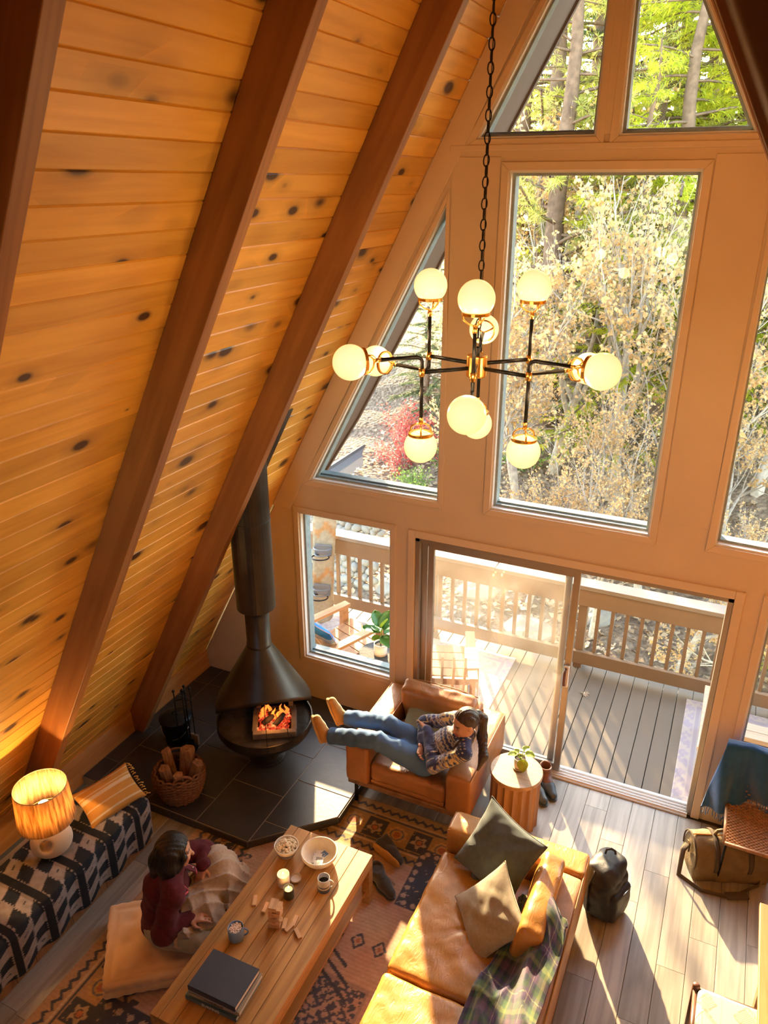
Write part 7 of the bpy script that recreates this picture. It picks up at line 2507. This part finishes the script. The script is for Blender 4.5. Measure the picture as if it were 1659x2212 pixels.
# ------------------------------------------------------------------ dining chair and table at the right edge
M_DWOOD = wood('chair_walnut', (.13, .055, .028), (.085, .032, .016), axis=1, rough=.4)
dcn = thing('dining_chair', 'dark wood chair with cream patterned seat at the bottom right', 'chair', (1.57, -2.10, 0))
qx0, qx1, qy0, qy1, qz = 1.352, 1.80, -2.34, -1.885, .45
for lx in (qx0, qx1):
    for ly in (qy0, qy1):
        MB().tube([(lx, ly, 0), (lx, ly, qz + .012)], [.014, .021], 12).build('leg', M_DWOOD, dcn, smooth=True)
        MB().sphere((lx, ly, qz + .012), .0215, 12, 8, (1, 1, .6)).build('leg_cap', M_DWOOD, dcn, smooth=True)
for a, b_ in (((qx0, qy0), (qx1, qy0)), ((qx1, qy0), (qx1, qy1)), ((qx1, qy1), (qx0, qy1)), ((qx0, qy1), (qx0, qy0))):
    MB().tube([(a[0], a[1], qz - .015), (b_[0], b_[1], qz - .015)], .015, 10).build('seat_rail', M_DWOOD, dcn, smooth=True)
def weave(V):
    C = np.ones((len(V), 3)) * np.array([.47, .42, .34])
    x, y = V[:, 0] - qx0, V[:, 1] - qy1
    tri = lambda v: np.abs((v % 1) * 2 - 1)
    for (cx, cy, sz) in ((.06, -.10, .05), (.06, -.22, .06), (.27, -.12, .07), (.24, -.24, .07), (.33, -.30, .06), (.06, -.36, .06), (.2, -.38, .06)):
        u, v = x - cx, y - cy
        inside = (np.abs(u) + np.abs(v) * .8 < sz)
        m_ = inside & (tri((u + v) / .014) > .66)
        C[m_] = np.array([.24, .20, .16])
        m_ = np.abs(np.abs(u) + np.abs(v) * .8 - sz) < .004
        C[m_] = np.array([.26, .22, .17])
    C[np.abs(x - .135) < .003] *= .82
    return C
blob('seat_pad', lambda P: s_box(P, ((qx0 + qx1) / 2, (qy0 + qy1) / 2, qz - .005), ((qx1 - qx0) / 2 - .012, (qy1 - qy0) / 2 - .012, .036), .03) - .010 * ((1 - ((P[..., 0] - 1.575) / .24) ** 2) * (1 - ((P[..., 1] + 2.11) / .24) ** 2)).clip(0), (1.33, -2.38, .39), (1.83, -1.85, .52), .0068, painted('cream_weave', bmp=.3, bscale=500), dcn, weave)
M_DTAB = wood('dining_oak', (.40, .19, .075), (.26, .11, .04), axis=1, grain=20, knots=.18, kscale=(1.5, 4), rough=.4)
dt = thing('dining_table', 'wooden dining table cut by the right edge of the photo', 'table', (2.1, -2.2, 0))
tx0, tx1, ty0, ty1, tz = 1.632, 2.55, -3.1, -1.402, .75
for k in range(5):
    w = (tx1 - tx0) / 5
    MB().box2((tx0 + k * w + .001, ty0, tz - .035), (tx0 + (k + 1) * w - .001, ty1, tz)).build('top_board', M_DTAB, dt, bevel=.003, base=(tx0 + k * w, -2.2, tz))
for lx in (tx0 + .12, tx1 - .12):
    for ly in (ty0 + .12, ty1 - .14):
        MB().box2((lx - .035, ly - .035, 0), (lx + .035, ly + .035, tz - .035)).build('leg', M_DTAB, dt, bevel=.004, base=(lx, ly, 0))
MB().box2((tx0 + .12, ty0 + .11, tz - .10), (tx1 - .12, ty1 - .13, tz - .036)).build('apron', M_DTAB, dt)

# ------------------------------------------------------------------ things on the deck
def deck_rug(name, label, x0, x1, y0, y1, red):
    xs = np.arange(x0, x1, .012); ys = np.arange(y0, y1, .012)
    X, Y = np.meshgrid(xs, ys, indexing='ij'); P = np.stack([X, Y, 0 * X], -1)
    d = np.minimum(np.minimum(X - x0, x1 - X), np.minimum(Y - y0, y1 - Y))
    n = vnoise(P, 26, 1) + .7 * np.sin(X * 90) * np.sin(Y * 70)
    C = np.ones(X.shape + (3,)) * np.array([.50, .45, .41])
    C[(n > .1) & (d > .16)] = np.array([.58, .27, .24]) if red else np.array([.44, .36, .35])
    C[(np.abs(d - .12) < .02)] = np.array([.40, .35, .38]); C[(d < .09) & (n > .2)] = np.array([.42, .37, .42])
    C[(n < -.75) & (d > .16)] = np.array([.60, .42, .28]) if red else np.array([.5, .46, .44])
    for yc in np.arange(y0 + .3, y1 - .2, .5):
        rr = np.hypot((X - (x0 + .33)) * 1.0, (Y - yc) * .8); C[np.abs(rr - .07) < .012] = np.array([.38, .36, .48])
    Z = DZ + .0085 + .0015 * np.sin(X * 17)
    o = grid_sheet(name, np.stack([X, Y, Z], -1), painted(name + '_pile', bmp=.4), None, C, solid=-.007)
    return setp(o, label, 'rug')
deck_rug('deck_rug', 'pink and lilac outdoor rug by the right side of the doorway', 1.06, 2.6, .16, 1.69, True)
deck_rug('deck_rug', 'pale grey lilac outdoor rug under the deck chairs', -3.1, -.69, .18, 1.66, False)
M_TEAK = wood('orange_teak', (.52, .26, .10), (.36, .165, .06), axis=1, grain=22, stretch=.06, rough=.55, rnd=.12)
def deck_chair(label):
    """low slatted lounge chair facing +y, origin on the ground under the seat front"""
    t = thing('deck_chair', label, 'chair', (0, 0, 0), 'wooden lounge chairs on the deck')
    for s in (-1, 1):
        x = s * .295
        MB().box((x, -.36, .505), (.095, .84, .035)).build('arm', M_TEAK, t, bevel=.004)
        MB().box((x, .0, .245), (.075, .075, .488)).build('front_leg', M_TEAK, t, bevel=.004)
        MB().box((x, -.72, .245), (.05, .09, .488)).build('back_leg', M_TEAK, t, bevel=.004)
        MB().beam((x * .86, .02, .26), (x * .86, -.80, .14), .03, .09).build('side_rail', M_TEAK, t)
    for k in range(6):
        y = .015 - k * .112
        MB().box((0, y, .315 + (y - .0) * .16), (.52, .105, .022), M=Matrix.Rotation(.155, 3, 'X')).build('seat_slat', M_TEAK, t, bevel=.003)
    for k in range(5):
        x = -.21 + k * .105
        MB().beam((x, -.60, .215), (x, -.93, .80), .098, .022, up=(1, 0, 0)).build('back_slat', M_TEAK, t)
    MB().beam((-.26, -.79, .505), (.26, -.79, .505), .03, .06).build('back_batten', M_TEAK, t)
    MB().beam((-.26, .03, .24), (.26, .03, .24), .09, .025, up=(0, 1, 0)).build('front_rail', M_TEAK, t)
    return t
c1 = deck_chair('slatted wooden deck chair behind the low window with a printed cushion')
c1.location = (-2.265, 1.02, DZ); c1.rotation_euler = (0, 0, math.atan2(.93, .37) - PI / 2)
c2 = copy_tree(c1)
c2['label'] = 'slatted wooden deck chair behind the sliding glass with a striped towel'
c2.location = (-1.345, 1.02, DZ); c2.rotation_euler = (0, 0, math.atan2(.93, -.36) - PI / 2)
Rc1 = Matrix.Rotation(c1.rotation_euler[2], 3, 'Z')
pc1 = Vector(c1.location) + Rc1 @ Vector((.06, -.55, .47))
def dcc(A, B):
    C = np.ones(A.shape + (3,)) * np.array([.60, .60, .62])
    m_ = B > .72
    C[m_] = np.array([.02, .16, .50]); C[(B > .35) & (B <= .72) & (np.abs(((B - .1) / .1) % 1 - .5) < .3)] = np.array([.05, .22, .55])
    C[(B < -.6)] = np.array([.60, .45, .45])
    return C
pillow('deck_cushion', pc1, Rc1 @ Vector((1, 0, 0)), Rc1 @ Vector((0, -.5, .87)), .46, .52, .12, painted('printed_cotton', bmp=.2), 'white cushion with blue striped end leaning in the deck chair', .006, 4., dcc)
# striped towel over the arm of the second chair
Rc2 = Matrix.Rotation(c2.rotation_euler[2], 3, 'Z')
A, B = np.meshgrid(np.linspace(0, 1, 40), np.linspace(0, 1, 60), indexing='ij')      # A along the arm, B across it (drops both sides)
xl = .295 + np.where(B < .3, -.065 - .0 * B, np.where(B < .55, -.065 + (B - .3) / .25 * .13, .065 + .03 * np.sin(A * 9) * (B - .55)))
zl = np.where(B < .3, .53 - (.3 - B) * .5, np.where(B < .55, .533, .53 - (B - .55) * .75))
yl = -.62 + .36 * A + .05 * (B - .5)
zl = zl + .004 * np.sin(A * 20)
W_ = np.stack([xl, yl, zl], -1) @ np.array(Rc2).T + np.array(c2.location)
stripes = np.array([[.62, .60, .52], [.16, .28, .48], [.62, .60, .52], [.62, .50, .24], [.30, .45, .55], [.62, .60, .52], [.60, .38, .25], [.20, .32, .52]])
tw = grid_sheet('striped_towel', W_, painted('towel_weave', bmp=.3), None, stripes[(np.floor(A * 17).astype(int)) % 8], solid=.008)
setp(tw, 'blue and orange striped towel folded over the deck chair arm', 'towel')
# stump table with a fig plant
M_CHARW = plain('black_stump', (.050, .052, .055), rough=.8, var=.35, vscale=18, bmp=.5, bscale=40)
sx_, sy_ = -1.80, .49
sto = MB().lathe([(.001, DZ), (.17, DZ), (.175, .10), (.18, .30), (.205, .40), (.208, .425), (.2, .432), (.001, .432)], (sx_, sy_, 0), 30).build('stump_table', M_CHARW, None, base=(sx_, sy_, DZ))
setp(sto, 'round black wood stump table on the deck outside the low window', 'side table')
fg_ = thing('fig_plant', 'fiddle leaf fig in a white pot on the black stump table', 'plant', (-1.78, .47, .432))
pp = (-1.78, .47, .432)
MB().lathe([(.001, .002), (.060, .001), (.066, .006), (.067, .125), (.061, .125), (.060, .11), (.001, .11)], pp, 28).build('pot', plain('white_pot', (.74, .72, .68), .5), fg_, smooth=True)
MB().lathe([(.0668, .004), (.0675, .022)], pp, 28).build('pot_band', plain('tan_band', (.52, .42, .30), .6), fg_, smooth=True)
MB().lathe([(.060, .112), (.001, .114)], pp, 20).build('soil', plain('fig_soil', (.05, .04, .035), .95), fg_)
M_FIG = leafmat('fig_leaf', (.055, .20, .06), (.14, .30, .07), .3, .3)
M_FIGL = leafmat('young_fig_leaf', (.24, .40, .05), (.3, .45, .06), .3, .3)
MB().tube([(-1.78, .47, .54), (-1.775, .475, .62), (-1.77, .47, .72)], .006, 6).build('stem', M_FIGL, fg_, smooth=True)
for k, (dx, dy, dz, w, mm, z0) in enumerate([(-.20, .02, .05, .15, M_FIG, .66), (-.11, .10, .20, .13, M_FIG, .70), (.02, .14, .21, .13, M_FIG, .70), (.17, .06, .16, .13, M_FIG, .69), (.06, -.02, .20, .08, M_FIGL, .72), (.15, -.09, -.03, .14, M_FIG, .64), (-.05, -.09, .02, .08, M_FIGL, .63), (.16, .10, .02, .13, M_FIG, .66), (-.13, .13, .03, .12, M_FIG, .66)]):
    r0 = Vector((-1.775, .472, z0)); d = Vector((dx, dy, dz * .72))
    big_leaf('leaf', r0 + d * .12, r0 + d * 1.05, w, mm, fg_, curl=.18, lobes=True)
# snowboard leaning under the eave
sb = thing('snowboard', 'worn snowboard with bindings leaning on the railing at the left of the deck', 'snowboard', (-2.98, 1.45, DZ))
b0, b1 = Vector((-3.01, 1.44, DZ + .005)), Vector((-3.06, 1.69, 1.27))
dv = (b1 - b0).normalized(); side = Vector((.97, .22, 0)); side = (side - dv * side.dot(dv)).normalized(); nn = side.cross(dv)
if nn.y > 0: nn = -nn
P = np.zeros((40, 9, 3)); C = np.zeros((40, 9, 3))
for i in range(40):
    t = i / 39
    e = min(t, 1 - t)
    w = .145 * (1 - .10 * math.sin(PI * t)) * min(1, math.sqrt(max(1 - (1 - min(1, e / .085)) ** 2, .002)))
    lift = .06 * max(0, 1 - e / .1) ** 2
    for j in range(9):
        P[i, j] = np.array(b0 + (b1 - b0) * t + side * (w * (j - 4) / 4) - nn * (-lift) * (1 if True else 0))
        u = .10 * math.sin(j * .9 + i * .3)
        C[i, j] = (.40, .22, .09) if abs(t + .04 * math.sin(j) - .84) < .035 or abs(t + .05 * math.sin(j * .8) - .42) < .03 else (.36, .32, .23)
bo_ = grid_sheet('board', P, painted('board_topsheet', rough=.4, bmp=.05, bscale=20), sb, C, solid=.012)
M_PLAST = plain('binding_grey', (.18, .19, .20), rough=.4)
for t in (.30, .66):
    c = b0.lerp(b1, t) + nn * .012
    bd = MB().box(c + nn * .01, (.20, .13, .025), M=Matrix((side, dv, nn)).transposed()).build('binding', M_PLAST, sb, bevel=.004)
    for r_, o_ in ((.105, .03), (.09, -.04)):
        MB().tube([c + side * (r_ * math.cos(a)) + dv * o_ + nn * (.02 + .13 * math.sin(a)) for a in np.linspace(0, PI, 12)], .012, 6, flat=.5).build('strap', M_PLAST, bd, smooth=True)
    MB().tube([c + side * (.10 * math.cos(a)) - dv * .06 + nn * (.12 + .12 * math.sin(a)) for a in np.linspace(0, 2 * PI, 16, endpoint=False)], .008, 6, closed=True).build('highback', M_BLACK, bd, smooth=True)
# storage bench outside the right window
db = thing('deck_bench', 'wooden topped dark storage bench on the deck at right', 'bench', (1.95, .45, DZ))
M_BTOP = wood('bench_top', (.52, .40, .28), (.40, .29, .19), axis=0, grain=20, rough=.7)
MB().box2((1.42, .64, DZ + .001), (2.9, .82, .40)).build('box', plain('dark_box', (.030, .022, .028), .5), db, bevel=.006)
for k in range(2): MB().box2((1.40, .62 + k * .108, .40), (2.95, .62 + k * .108 + .104, .445)).build('top_board', M_BTOP, db, bevel=.004, base=(1.4, .62 + k * .108, .4))
MB().box2((1.19, .325, .40), (1.39, 1.26, .445)).build('side_board', M_BTOP, db, bevel=.004, base=(1.19, .325, .4))
for y in (.36, 1.2): MB().box2((1.24, y - .03, DZ + .001), (1.34, y + .03, .40)).build('leg', M_TEAK, db, bevel=.004)

# one dry leaf on the boards
lf = MB(); pts = []
for k in range(18):
    a = 2 * PI * k / 18; r = .055 if k % 2 else (.028 + .012 * math.sin(k))
    pts.append((.107 + r * math.cos(a), 1.33 + r * .8 * math.sin(a), DZ + .012 + .012 * math.sin(a * 2)))
lf.add([(.107, 1.33, DZ + .006)] + pts, [(0, k + 1, (k + 1) % 18 + 1) for k in range(18)])
lo_ = lf.build('dry_leaf', leafmat('dry_leaf', (.62, .52, .38)), None, solid=.001)
setp(lo_, 'pale dry oak leaf lying on the deck boards', 'leaf')
